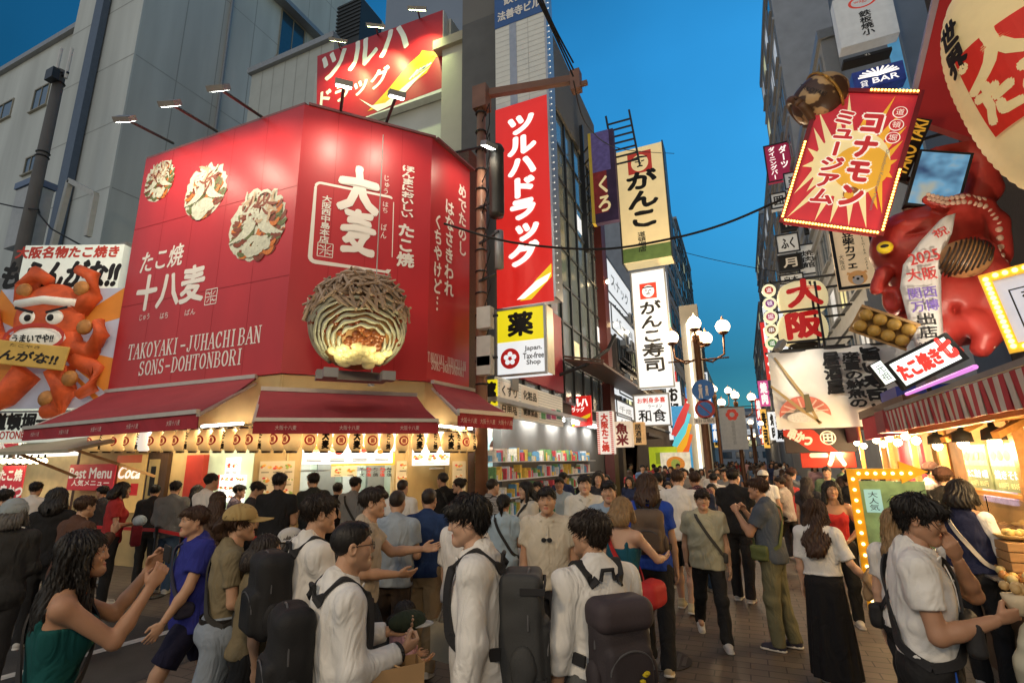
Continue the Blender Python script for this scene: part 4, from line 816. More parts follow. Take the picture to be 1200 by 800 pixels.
def pole_left():
 b = aty(38, 275, 7.6); t = aty(63, 88, 7.6); x = (b[0]+t[0])/2
 r = empty('utility_pole', (x, 7.6, 0), 'grey concrete utility pole with white antennas at the left', 'utility pole'); H = t[2]
 MB().tube([(0, 0, 0), (0, 0, H)], [.22, .15], 14).build('pole_shaft', stone('pole_concrete', (.13, .12, .11)), r, smooth=True)
 for dx, dz, hh in ((-.32, -.2, 1.25), (.42, -.45, 1.2)): MB().tube([(dx, 0, H+dz), (dx, 0, H+dz+hh)], .055, 8).build('antenna', mat('antenna_white', (.6, .6, .58), .5), r)
 m = MB()
 for z in (H-.15, H-.5, H-3.2, H-3.35): m.tube([(.17*math.cos(a), .17*math.sin(a), z) for a in np.linspace(0, 2*PI, 12)], .03, 5)
 m.bar((-.5, 0, H-.25), (.5, 0, H-.25), .07); m.box(-.1, -.35, H-.6, .35, -.15, H-.2); m.build('clamp', M_DARK, r)
 g = empty('grey_cabinet', aty(22, 250, 7.9), 'pale grey equipment box mounted beside the utility pole', 'equipment box')
 MB().box(-.55, 0, -1.2, .55, .6, 1.0).build('housing', mat('cabinet_grey', (.42, .43, .43), .5), g, bevel=.02); MB().box(-.6, -.05, 1.02, .6, .65, 1.25).build('lid', mat('cabinet_blue', (.12, .17, .28), .5), g); MB().bar((.6, .3, 0), (x+0-g.location.x, -.2, -.1), .06).build('bracket', M_DARK, g)
 a = aty(62, 290, 8.5); b2 = aty(82, 212, 8.5); c = aty(112, 228, 8.5); w = empty('steel_frame', a, 'white steel portal frame on the roof above the octopus signboard', 'steel frame'); m = MB(); z = Vector([float(k) for k in a])
 for p, q in ((a, b2), (b2, c), (c, [c[0], 8.5, a[2]])): m.bar(tuple(Vector([float(k) for k in p])-z), tuple(Vector([float(k) for k in q])-z), .16)
 m.build('beam', mat('frame_white', (.5, .5, .47), .5), w)
 for pts, lab in ((((-30, 232), (20, 243), (45, 246)), 'black cable running to the left edge from the utility pole'), (((45, 250), (60, 268), (100, 290), (146, 292)), 'loose black cable looping from the pole over the octopus signboard')):
  P = [aty(u, v, 7.5) for u, v in pts]; o = empty('cable', P[0], lab, 'cable'); MB().tube([tuple(p-P[0]) for p in P], .025, 5).build('wire', M_INK, o)
pole_left()
def queue_barrier():
 pts = [(-12.0, 5.4), (-10.2, 5.35), (-8.35, 5.4), (-6.9, 5.0), (-5.6, 5.4)]; belt = mat('belt_red', (.5, .02, .02), .6)
 for i, (x, y) in enumerate(pts):
  r = empty('queue_post', (x, y, 0), 'black queue barrier post with red belt on the pavement before the takoyaki shop', 'barrier post', group='queue barrier posts')
  MB().lathe([(.2, 0), (.2, .02), (.05, .05), (.03, .06)], 18).build('base', M_BLACK, r, smooth=True); MB().tube([(0, 0, .05), (0, 0, .98)], .03, 10).build('pole', M_BLACK, r, smooth=True); MB().tube([(0, 0, .9), (0, 0, 1.0)], .038, 10).build('belt_head', M_DARK, r)
  if i < 4: nx, ny = pts[i+1]; MB().bar((0, 0, .945), (nx-x, ny-y, .945), .004, .05).build('belt', belt, r)
queue_barrier()
# ================================================================== tower sign, pole, drugstore
M_EW = mat('backlit_white', (.42, .43, .43), .4, emit=.7, var=.02, ecol=(.95, .98, 1)); M_ER = mat('backlit_red', (.4, .02, .015), .4, emit=.62, var=.0, ecol=(.78, .02, .015)); M_EY = mat('backlit_yellow', (.45, .36, .02), .4, emit=.72, var=0, ecol=(.9, .75, .01))
M_EL = mat('backlit_letter', (.9, .88, .84), .4, emit=.85, var=0, ecol=(1, .95, .88))
def tower_sign():
 Y = 11.0; s, w, h = sign_px('tower_sign', (583, 358), (636, -30), 'y', Y, 'tall projecting tower sign with white katakana on red below a pale tiled shaft', 'sign', mat('tower_shaft', (.66, .66, .6), .5, emit=.06, var=.04), t=.5)
 a = aty(583, 358, Y); P = np.array([a[0], Y]); f = lpx(P, P+[1, 0], a[2])
 for b, m, nm in (((583, 121, 640, 358), M_ER, 'red_face'), ((580, -30, 634, 24), mat('tower_blue', (.03, .09, .25), .5, emit=.1), 'blue_face')):
  z0 = f(610, b[3])[1]; z1 = f(610, b[1])[1]; rect(s, 0, z0, w, z1, m, 1, nm, t=.02)
 text(s, '法善寺ビル', w/2, f(610, 12)[1], w*.86, .3, M_CREAMT, layer=8, bold=.04); text(s, '飲食街', w/2, f(610, -4)[1], w*.6, .25, M_CREAMT, layer=8, bold=.04)
 text(s, 'ツルハドラッグ', w*.5, (f(610, 135)[1]+f(610, 312)[1])/2, w*.52, f(610, 135)[1]-f(610, 312)[1], M_EL, layer=8, vert=True, bold=.075)
 poly(s, [(w*.42, .02), (w*.62, .02), (w*.98, .52), (w*.98, .85), (w*.72, .52)], mat('wing_lit_yellow', (.85, .6, .02), .5, emit=.6, var=0), 8); poly(s, [(w*.36, .06), (w*.5, .06), (w*.9, .42), (w*.97, .62), (w*.7, .46)], M_EL, 9)
 z1 = f(610, 24)[1]; z0 = f(610, 121)[1]; mb = MB()
 for k in range(1, 16): z = z0+(z1-z0)*k/16; mb.quad((0, -.005, z), (w, -.005, z), (w, -.005, z+.015), (0, -.005, z+.015))
 for k in (1, 2): x = w*k/3; mb.quad((x, -.007, z0), (x+.015, -.007, z0), (x+.015, -.007, z1), (x, -.007, z1))
 mb.build('tile_joint', mat('tile_joint', (.5, .5, .47), .6), s); rect(s, w*.3, z0, w*.44, z1, mat('tower_strip', (.35, .4, .5), .5), 3, 'strip')
 MB().box(w+.002, -.03, 0, w+.06, .5, h).build('side_trim', mat('trim_steel', (.4, .42, .45), .35, metal=.6), s)
 mb = MB()
 for k in range(60): mb.ball((w+.08, .12, .2+k*.19), .014, 6, 4)
 mb.build('edge_bulb', mat('bulb_small', (1, .95, .8), .4, emit=1.2, var=0), s)
 s, w, h = sign_px('pharmacy_box_sign', (583, 441), (638, 357), 'y', Y-.06, 'yellow and white lit box sign with the character for medicine', 'sign', M_EW, t=.45)
 rect(s, 0, h*.5, w, h, M_EY, 1, 'yellow_face', t=.01); text(s, '薬', w*.5, h*.755, w*.5, h*.34, M_INK, layer=5, bold=.05); rd = mat('logo_red', (.65, .02, .02), .5, emit=.25)
 disc(s, w*.27, h*.25, w*.2, rd, 1);
 for k in range(5): a = k*2*PI/5+.3; disc(s, w*.27+w*.085*math.cos(a), h*.25+w*.085*math.sin(a), w*.05, M_EW, 2)
 disc(s, w*.27, h*.25, w*.025, rd, 3)
 for st, z in (('Japan.', .37), ('Tax-free', .265), ('Shop', .16)): text(s, st, w*.75, h*z, w*.42*(len(st)/8)**.6, h*.085, mat('print_grey', (.12, .12, .13), .5), bold=.03)
 ringrect(s, -.03, -.03, w+.03, h+.03, .05, M_STEEL, 1, 'rim', d=.05); MB().box(w+.032, 0, 0, w+.05, .45, h).build('side_plate', mat('side_warm', (.6, .5, .3), .4, emit=.2), s)
tower_sign()
def brown_pole():
 X = aty(564, 300, 9.7); b = aty(560, 455, 9.7); t = aty(567, 108, 9.7); r = empty('service_pole', (X[0], 9.7, 0), 'brown steel service pole with an arm and grey transformers beside the tower sign', 'utility pole'); H = t[2]; rb = mat('pole_rust', (.2, .1, .065), .5, var=.15, scale=3)
 MB().tube([(0, 0, 0), (0, 0, H*.5), (0, 0, H)], [.14, .12, .1], 12).build('pole_shaft', rb, r, smooth=True)
 e = aty(674, 93, 10.6); v = Vector((float(e[0]-X[0]), float(e[1]-9.7), float(e[2]))); m = MB(); m.bar((-.05, 0, H-.05), tuple(v), .15, .18); m.box(-.16, -.16, H-.5, .2, .16, H+.12); m.box(v.x-.1, v.y-.12, v.z-.35, v.x+.14, v.y+.12, v.z+.2); m.box(v.x-.05, v.y-.05, v.z-.25, v.x+.3, v.y+.05, v.z-.15); m.build('cross_arm', rb, r)
 m = MB()
 for q in ((582, 215), ):
  c = aty(*q, 9.5); z0 = aty(582, 255, 9.5)[2]; z1 = aty(582, 172, 9.5)[2]; dx = c[0]-X[0]
  m.lathe([(.01, z0), (.15, z0+.02), (.17, z0+.1), (.17, z1-.12), (.19, z1-.1), (.15, z1), (.01, z1+.03)], 18, (dx, -.2, 0))
 m.build('transformer', mat('transformer_dark', (.05, .05, .048), .4, metal=.3), r, smooth=True)
 m = MB(); m.lathe([(.01, 0), (.1, .02), (.1, .9), (.01, .92)], 12, (dx, -.1, aty(575, 315, 9.5)[2])); m.build('insulator_drum', M_GREYM, r, smooth=True)
 m = MB(); rn = random.Random(4)
 for z in np.linspace(3.5, H-.6, 14): m.tube([(.13*math.cos(a), .13*math.sin(a), z) for a in np.linspace(0, 2*PI, 10)], .022, 5)
 for k in range(5): z = 4+k*.9; m.bar((0, -.1, z), (.45+.1*rn.random(), -.2, z+.2*rn.random()), .05)
 m.build('clamp', M_DARK, r)
 for k, (v0, v1) in enumerate(((361, 386), (395, 430), (418, 440))):
  c = aty(569, (v0+v1)/2, 9.5); MB().box(c[0]-X[0]-.15, -.34, aty(569, v1, 9.5)[2], c[0]-X[0]+.18, -.14, aty(569, v0, 9.5)[2]).build('meter_box', mat('meter_grey', (.46, .46, .43), .5), r, bevel=.01)
 m = MB()
 for k in range(8):
  z = 4.2+k*.8; m.tube([(.1, -.15, z), (.25+.15*rn.random(), -.3, z+.3), (.35, -.25, z-.2), (.2, -.15, z-.5)], .014, 5)
 m.build('loose_wire', M_INK, r)
 def cab(pts, rad, lab, D):
  P = [atd(u, v, d) for (u, v), d in zip(pts, D)]; o = empty('overhead_cable', P[0], lab, 'cable'); V = [Vector([float(k) for k in p-P[0]]) for p in P]
  out = []
  for i in range(len(V)-1):
   p0, p1, p2, p3 = V[max(i-1, 0)], V[i], V[i+1], V[min(i+2, len(V)-1)]
   for q in range(6): t = q/6; out.append(.5*((2*p1)+(p2-p0)*t+(2*p0-5*p1+4*p2-p3)*t*t+(3*p1-p0-3*p2+p3)*t**3))
  MB().tube(out+[V[-1]], rad, 6).build('wire', M_INK, o)
 cab([(520, 262), (600, 284), (700, 292), (780, 281), (850, 262), (930, 228), (1000, 203), (1060, 172), (1120, 155), (1160, 175)], .022, 'thick black cable sagging across the street to the giant lantern', [10, 10, 10, 9.6, 9.2, 8.8, 8.2, 7.6, 7, 6.6])
 for k in range(3): cab([(600+6*k, -60), (640+2*k, 20), (672, 90-8*k)], .02, ['lowest', 'middle', 'topmost'][k]+' of three cables rising from the brown pole arm past the tower sign', [10, 10.5, 11])
 cab([(672, 95), (690, 150), (730, 175), (790, 180)], .014, 'thin cable slung from the brown pole arm down the street', [11, 13, 18, 26]); cab([(780, 290), (840, 305), (910, 318), (960, 322)], .018, 'thin slack cable crossing the sky over the street lamps', [30, 30, 30, 30])
brown_pole()
XF = -5.3
def drugstore():
 r = empty('drugstore', (XF, 11, 0), 'drugstore building with a grey roof band and a glass curtain wall', 'shop building'); L = r.location
 y1 = atx(700, 300, XF)[1]; zt = atx(650, 130, XF)[2]; gw = mat('curtain_glass', (.12, .15, .16), .12, var=.25, scale=.8, spec=.8, emit=.05)
 y0 = 11.6;
 MB().box(-1.3, y0-11, 0, -.1, y1-11, zt).build('wall', stone('store_dark', (.12, .12, .12)), r)
 b0 = atx(700, 208, XF)[2]
 MB().box(-1.3, y0-11, zt+.002, .15, y1+.2-11, zt+3.2).build('roof_band', stone('band_grey', (.17, .165, .155), var=.06, scale=.4), r)
 g = MB().box(0, 0, 0, y1-y0, .06, zt-3.8).build('glass_wall', gw, r); g.matrix_basis = Matrix(((0, -1, 0, 0), (1, 0, 0, y0-11), (0, 0, 1, 3.8), (0, 0, 0, 1)))
 m = MB(); n = 9
 for k in range(n+1): x = (y1-y0)*k/n; m.box(x-.05, -.08, 0, x+.05, -.002, zt-3.8)
 for k in range(9): z = (zt-3.8)*k/8; m.box(0, -.06, z-.04, y1-y0, -.003, z+.04)
 m.build('mullion', mat('mullion_dark', (.05, .055, .06), .4, metal=.4), g)
 lw_ = mat('lit_window', (.8, .7, .4), .5, emit=.5, var=.3, scale=2)
 for (i, j, mm) in ((6, 5, M_EW), (7, 5, M_EW), (2, 4, lw_), (8, 2, M_EW), (5, 1, lw_), (3, 6, M_EW)): d = (y1-y0)/n; e = (zt-3.8)/8; rect(g, i*d+.08, j*e+.3, i*d+d*.8, j*e+e*.7, mm, 3, 'lit_pane')
 MB().box(-.05, y1-11-.5, 0, .35, y1-11+.3, zt+.6).build('red_column', mat('column_red', (.09, .02, .018), .5), r)
 MB().box(-.02, y0-11-.2, 3.6, .3, y0-11+.2, zt+3.2).build('corner_pier', stone('pier_grey', (.22, .22, .21)), r)
 rb = mat('fascia_red', (.32, .02, .035), .45, emit=.08)
 ya = atx(640, 450, XF)[1];
 f0 = MB().box(-.02, .65, 4.05, .12, atx(657, 470, XF)[1]-11, 6.6).build('red_fascia', rb, r)
 sb, w, h = sign_px('service_board', (584, 487), (659, 466), 'x', XF+.25, 'ribbed white board listing medicine and cosmetics above the drugstore door', 'signboard', mat('board_rib', (.62, .6, .52), .5, emit=.22, var=.03), t=.1)
 for k in range(12): rect(sb, 0, h*k/12, w, h*k/12+.012, M_GREYM, 1, 'rib')
 P = np.array([XF+.25, atx(584, 487, XF+.25)[1]]); f = lpx(P, P+[0, 1], atx(584, 487, XF+.25)[2])
 for st, b in (('くすり', (587, 451, 606, 467)), ('化粧品', (612, 457, 629, 471)), ('日用品', (587, 474, 606, 487)), ('健康食品', (612, 477, 630, 489))):
  x, z, ww, hh = bpx(f, *b); rect(sb, x-ww*.58, z-hh*.65, x+ww*.58, z+hh*.65, M_CREAMT, 2, 'label_plate'); text(sb, st, x, z, ww*.9, hh*.7, M_INK, layer=3, bold=.03)
 for k, c in enumerate(((.1, .3, .12), (.2, .08, .2), (.5, .05, .15), (.05, .2, .15))): x, z, ww, hh = bpx(f, 634+6*k, 480, 639+6*k, 491); rect(sb, x-ww/2, z-hh/2, x+ww/2, z+hh/2, mat('chip_%d' % k, c, .5, emit=.15), 2, 'picture_chip')
 s, w, h = sign_px('medicine_tag', (565, 476), (582, 444), 'y', 10.3, 'small yellow sign with a black medicine character beside the brown pole', 'sign', M_EY, t=.06); text(s, '薬', w/2, h/2, w*.85, h*.75, M_INK, bold=.06)
 s, w, h = sign_px('flag_sign', (662, 500), (692, 463), 'y', 17.5, 'small red flag sign of the drugstore above the shop front', 'sign', M_ER, t=.1); text(s, 'ツルハ', w/2, h*.78, w*.75, h*.26, M_EL, bold=.06); text(s, 'ドラッグ', w*.45, h*.55, w*.6, h*.15, M_EL, bold=.04); poly(s, [(0, 0), (w*.3, 0), (w*.95, h*.3), (w*.98, h*.42), (w*.3, h*.18)], MATS['wing_lit_yellow'], 1)
 fw = MB().box(0, 0, 0, y1-y0+1.4, .1, 3.4).build('shop_front', mat('front_lit', (.55, .58, .55), .5, emit=.12, var=.15, scale=2), r); fw.matrix_basis = Matrix(((0, -1, 0, -.35), (1, 0, 0, y0-11-1.3), (0, 0, 1, 0), (0, 0, 0, 1)))
 P = np.array([XF-.35, y0-1.3]); f = lpx(P, P+[0, 1], 0)
 x, z, ww, hh = bpx(f, 567, 513, 605, 546); rect(fw, x-ww/2, z-hh/2, x+ww/2, z+hh/2, mat('poster_blue', (.3, .5, .75), .5, emit=.6, var=.4, scale=3), 1, 'poster'); disc(fw, x-ww*.25, z-.02, hh*.28, mat('poster_face', (.7, .48, .38), .6, emit=.35), 2, 'portrait', sz=1.2); disc(fw, x-ww*.25, z+hh*.1, hh*.3, mat('poster_hair', (.08, .04, .03), .6), 3, 'portrait', a0=.2, a1=PI-.2)
 x, z, ww, hh = bpx(f, 610, 512, 656, 543); rect(fw, x-ww/2, z-hh/2, x+ww/2, z+hh/2, mat('board_slate', (.1, .14, .13), .5), 1, 'notice_board')
 for k, (a, b) in enumerate(((.02, .34), (.4, .68), (.72, .98))): rect(fw, x-ww/2+ww*a, z-hh*.4, x-ww/2+ww*b, z+hh*.4, mat('notice_%d' % k, [(.7, .7, .66), (.6, .5, .42), (.65, .6, .55)][k], .6, emit=.25, var=.4, scale=14), 2, 'notice')
 rn = random.Random(9); cols = [mat('goods_%d' % k, c, .5, emit=.08, var=.25, scale=20) for k, c in enumerate(((.5, .06, .08), (.6, .55, .45), (.1, .25, .4), (.6, .4, .08), (.15, .3, .12), (.6, .6, .62)))]
 for row in range(5):
  m = MB(); x0 = 0
  m.box(0, -.55, .2+row*.42, 9, -.15, .22+row*.42, 5)
  while x0 < 8.6:
   ww = rn.choice((.03, .045, .06, .09, .16)); hh = rn.uniform(.08, .33); m.box(x0, -.5+.12*rn.random(), .222+row*.42, x0+ww*.92, -.2, .222+row*.42+hh, rn.randrange(6)); x0 += ww+(rn.random() < .25)*.12
  m.build('goods_shelf', cols, fw)
 m = MB(); m.box(-.1, -.8, 3.2, y1-y0+1.2, -.1, 3.3); m.build('door_canopy', M_STEEL, fw)
 for k in range(5): MB().box(.6+2*k, -.5, 3.12, 1.6+2*k, -.42, 3.17).build('tube_light', M_TUBE, fw); o = lamp('AREA', (1.1+2*k, -.45, 3.08), 30, (1, .95, .85), fw, (1, .15))
 c = empty('street_canopy', atx(700, 470, XF), 'rusty metal canopy jutting out over the drugstore entrance', 'canopy'); L2 = c.location; m = MB()
 a = atx(662, 437, XF+.2); b = atx(748, 492, XF+.2);
 m.add([tuple(Vector(q)-L2) for q in ((XF+.2, a[1], 5.2), (XF+1.5, a[1], 4.95), (XF+1.5, b[1], 4.95), (XF+.2, b[1], 5.2), (XF+.2, a[1], 5.12), (XF+1.5, a[1], 4.87), (XF+1.5, b[1], 4.87), (XF+.2, b[1], 5.12))], [(0, 3, 2, 1), (4, 5, 6, 7), (0, 1, 5, 4), (1, 2, 6, 5), (2, 3, 7, 6), (3, 0, 4, 7)])
 for k in range(9): y = a[1]+(b[1]-a[1])*k/8; m.bar(tuple(Vector((XF+.2, y, 5.26))-L2), tuple(Vector((XF+1.52, y, 5.0))-L2), .06)
 m.build('roof_sheet', mat('canopy_rust', (.13, .09, .07), .5, var=.2), c); m = MB(); m.tube([tuple(Vector(q)-L2) for q in ((XF+.1, a[1]-.3, 4.6), (XF+.9, a[1], 4.9), (XF+1.4, a[1]+1.2, 5.6), (XF+1.6, a[1]+1.6, 6.2))], .06, 6); m.build('bent_rail', M_DARK, c)
drugstore()
# ================================================================== the left side of the street beyond the drugstore
def facade(name, side, x, y0, y1, H, m, label, storeys, bays, win=.6, lit=.15, seed=1, depth=9, top=None):
 """street house on the left (side -1) or right (+1) building line with single windows in its street wall and its near end"""
 r = empty(name, (x, y0, 0), label, 'building'); rn = random.Random(seed); D = y1-y0
 MB().box(min(0, side*depth), 0, 0, max(0, side*depth), D, H).build('wall', m, r)
 w = MB().box(0, -.06, 0, D, .0, H).build('street_wall', m, r)
 w.matrix_basis = Matrix(((0, 1 if side < 0 else -1, 0, 0), (1, 0, 0, 0), (0, 0, 1, 0), (0, 0, 0, 1))) if side > 0 else Matrix(((0, -1, 0, 0), (1, 0, 0, 0), (0, 0, 1, 0), (0, 0, 0, 1)))
 if side > 0: w.matrix_basis = Matrix(((0, 1, 0, 0), (-1, 0, 0, D), (0, 0, 1, 0), (0, 0, 0, 1)))
 lm = [mat('win_lit_warm', (.8, .6, .3), .5, emit=.55, var=.35, scale=1.5), mat('win_lit_cold', (.6, .75, .85), .5, emit=.5, var=.35, scale=1.5)]
 h = (H-4)/storeys
 for j in range(storeys):
  for i in range(bays):
   g = rn.choice(lm) if rn.random() < lit else M_GLASSB
   window(w, D*(i+.5)/bays, 4+h*(j+.55), D/bays*win, h*.5, y=-.06, div=rn.choice((0, 1, 1)), frame_m=MATS['mullion_dark'] if side < 0 else M_GREYM, glass=g)
 m2 = MB()
 for j in range(storeys): z = 4+h*j; m2.box(-.02, -.16, z-.1, D+.02, -.062, z+.05)
 m2.build('string_course', MATS['mullion_dark'] if seed % 2 and side < 0 else m, w)
 MB().box(min(-.15, side*depth), -.1, H+.002, max(.15, side*depth), D+.1, H+.35).build('parapet', M_GREYM, r)
 return r, w, D
M_B1 = stone('house_dark', (.10, .10, .105)); M_B2 = stone('house_brown', (.14, .11, .09)); M_B3 = stone('house_grey', (.32, .33, .34)); M_B4 = stone('house_slate', (.36, .38, .41)); M_B5 = stone('house_pale', (.34, .33, .31)); M_B6 = stone('house_blue', (.16, .2, .26))
yd = atx(712, 300, XF)[1]
facade('narrow_house', -1, XF, yd+.4, yd+5.5, 10.5, M_B2, 'low brown house wedged between the drugstore and the sushi signs', 3, 3, seed=2)
def px_top(u, v, x): return atx(u, v, x)
facade('mid_house', -1, XF, 25.5, 52, 11.2, M_B2, 'mid-height brown house row behind the white sushi sign', 3, 9, seed=3, lit=.35)
facade('slate_building', -1, XF, 52.5, 70, 32, M_B4, 'tall slate building rising behind the sand coloured sushi sign', 8, 5, seed=4, lit=.1)
facade('dark_building', -1, XF, 70.5, 93, 35, M_B1, 'tall dark building on the left beyond the slate one, seen edge on', 8, 6, seed=5, lit=.15)
facade('brown_building', -1, XF-.2, 93.5, 118, 29, M_B2, 'brown building far down the left side of the street', 7, 6, seed=6, lit=.3)
facade('end_left_building', -1, XF-.4, 118.5, 165, 22, M_B3, 'grey building at the far left end of the street', 5, 9, seed=8, lit=.4)
M_GOLD = mat('sign_sand', (.72, .56, .28), .5, emit=.6, var=.05, scale=2)
def gank():
 Y = 22.0; s, w, h = sign_px('sushi_tower_sign', (731, 309), (775, 166), 'y', Y, 'tall sand coloured sushi sign with brushed black kana and a red face emblem', 'sign', M_GOLD, t=1.0)
 s['_x'] = 1; rd = mat('emblem_red', (.6, .05, .03), .5, emit=.25)
 MB().box(-.06, -.05, -.05, 0, 1.0, h+.05).box(w+.002, -.05, -.05, w+.06, 1.0, h+.05).build('side_frame', MATS['mullion_dark'], s); rect(s, 0, 0, w, h*.12, mat('sign_green', (.12, .2, .06), .5, emit=.12, var=.2, scale=3), 1, 'green_base')
 face_emblem(s, w*.5, h*.86, w*.52, rd, MATS['sign_sand']); text(s, 'がんこ', w*.5, h*.53, w*.62, h*.5, M_INK, vert=True, bold=.055, rough=.025); text(s, '道頓堀店', w*.42, h*.16, w*.16, h*.17, M_INK, layer=2, vert=True, bold=.02)
 s, w, h = sign_px('sushi_lightbox', (749, 455), (778, 314), 'y', Y-.4, 'tall white backlit sushi sign with black brush characters', 'sign', M_EW, t=.6)
 face_emblem(s, w*.48, h*.82, w*.5, rd, M_EW); text(s, 'がんこ寿司', w*.5, h*.43, w*.62, h*.6, M_INK, vert=True, bold=.035, rough=.02); ringrect(s, -.04, -.04, w+.04, h+.04, .06, M_GREYM, 1, 'rim', d=.03)
 s, w, h = sign_px('washoku_lightbox', (745, 499), (783, 461), 'y', Y-.6, 'square white backlit sign with red writing over two black characters', 'sign', M_EW, t=.6); text(s, '和食', w*.5, h*.32, w*.78, h*.4, M_INK, bold=.02, rough=.03); text(s, 'お刺身多喜', w*.5, h*.82, w*.8, h*.17, rd, bold=.03); text(s, 'ラーメン', w*.6, h*.62, w*.4, h*.12, M_INK); ringrect(s, -.04, -.04, w+.04, h+.04, .06, M_GREYM, 1, 'rim', d=.03)
 s, w, h = sign_px('picture_board', (698, 262), (718, 150), 'y', 19.0, 'dark picture board in red and violet above the roof line of the drugstore', 'billboard', mat('picture_dark', (.06, .03, .08), .5, emit=.06, var=.3, scale=2), t=.3)
 rect(s, 0, h*.1, w*.6, h*.55, mat('picture_red', (.3, .03, .03), .5, emit=.12, var=.3), 1); rect(s, 0, h*.55, w*.8, h, mat('picture_violet', (.16, .12, .34), .5, emit=.12, var=.3), 1); MB().box(-.12, -.05, 0, -.002, .3, h).build('yellow_edge', mat('edge_yellow', (.6, .42, .05), .5, emit=.15), s); text(s, 'くろ', w*.45, h*.3, w*.6, h*.4, M_GOLD, layer=2, vert=True, bold=.03)
 m = MB(); m.bar((-.5, .4, -1), (-.5, .4, h+.8), .15)
 for k in range(7): q = h*.66+(h*.34+.9)*k/7; xo = -.6*(q+1)/(h+2); m.bar((-.5, .4, k*h/7), (.0, .4, k*h/7+.5), .06); m.bar((1.2+xo, .5, q), (2.2+xo, .5, q), .06)
 for xx in (1.2, 2.2): m.bar((xx-.6*(h*.6+1)/(h+2), .5, h*.6), (xx-.6, .5, h+1), .08)
 m.build('lattice', M_DARK, s)
def face_emblem(s, x, z, d, red, pale):
 rect(s, x-d/2, z-d/2, x+d/2, z+d/2, red, 1, 'emblem'); disc(s, x, z-d*.03, d*.36, pale, 2, 'emblem', sz=1.08)
 strokes(s, [[(x-d*.33, z+d*.2), (x, z+d*.25), (x+d*.33, z+d*.2)], [(x-d*.2, z+d*.05), (x-d*.06, z+d*.03)], [(x+d*.2, z+d*.05), (x+d*.06, z+d*.03)], [(x-d*.12, z-d*.2), (x, z-d*.16), (x+d*.12, z-d*.2)], [(x, z), (x+d*.05, z-d*.08)]], M_INK, d*.045, 3, 'emblem')
gank()
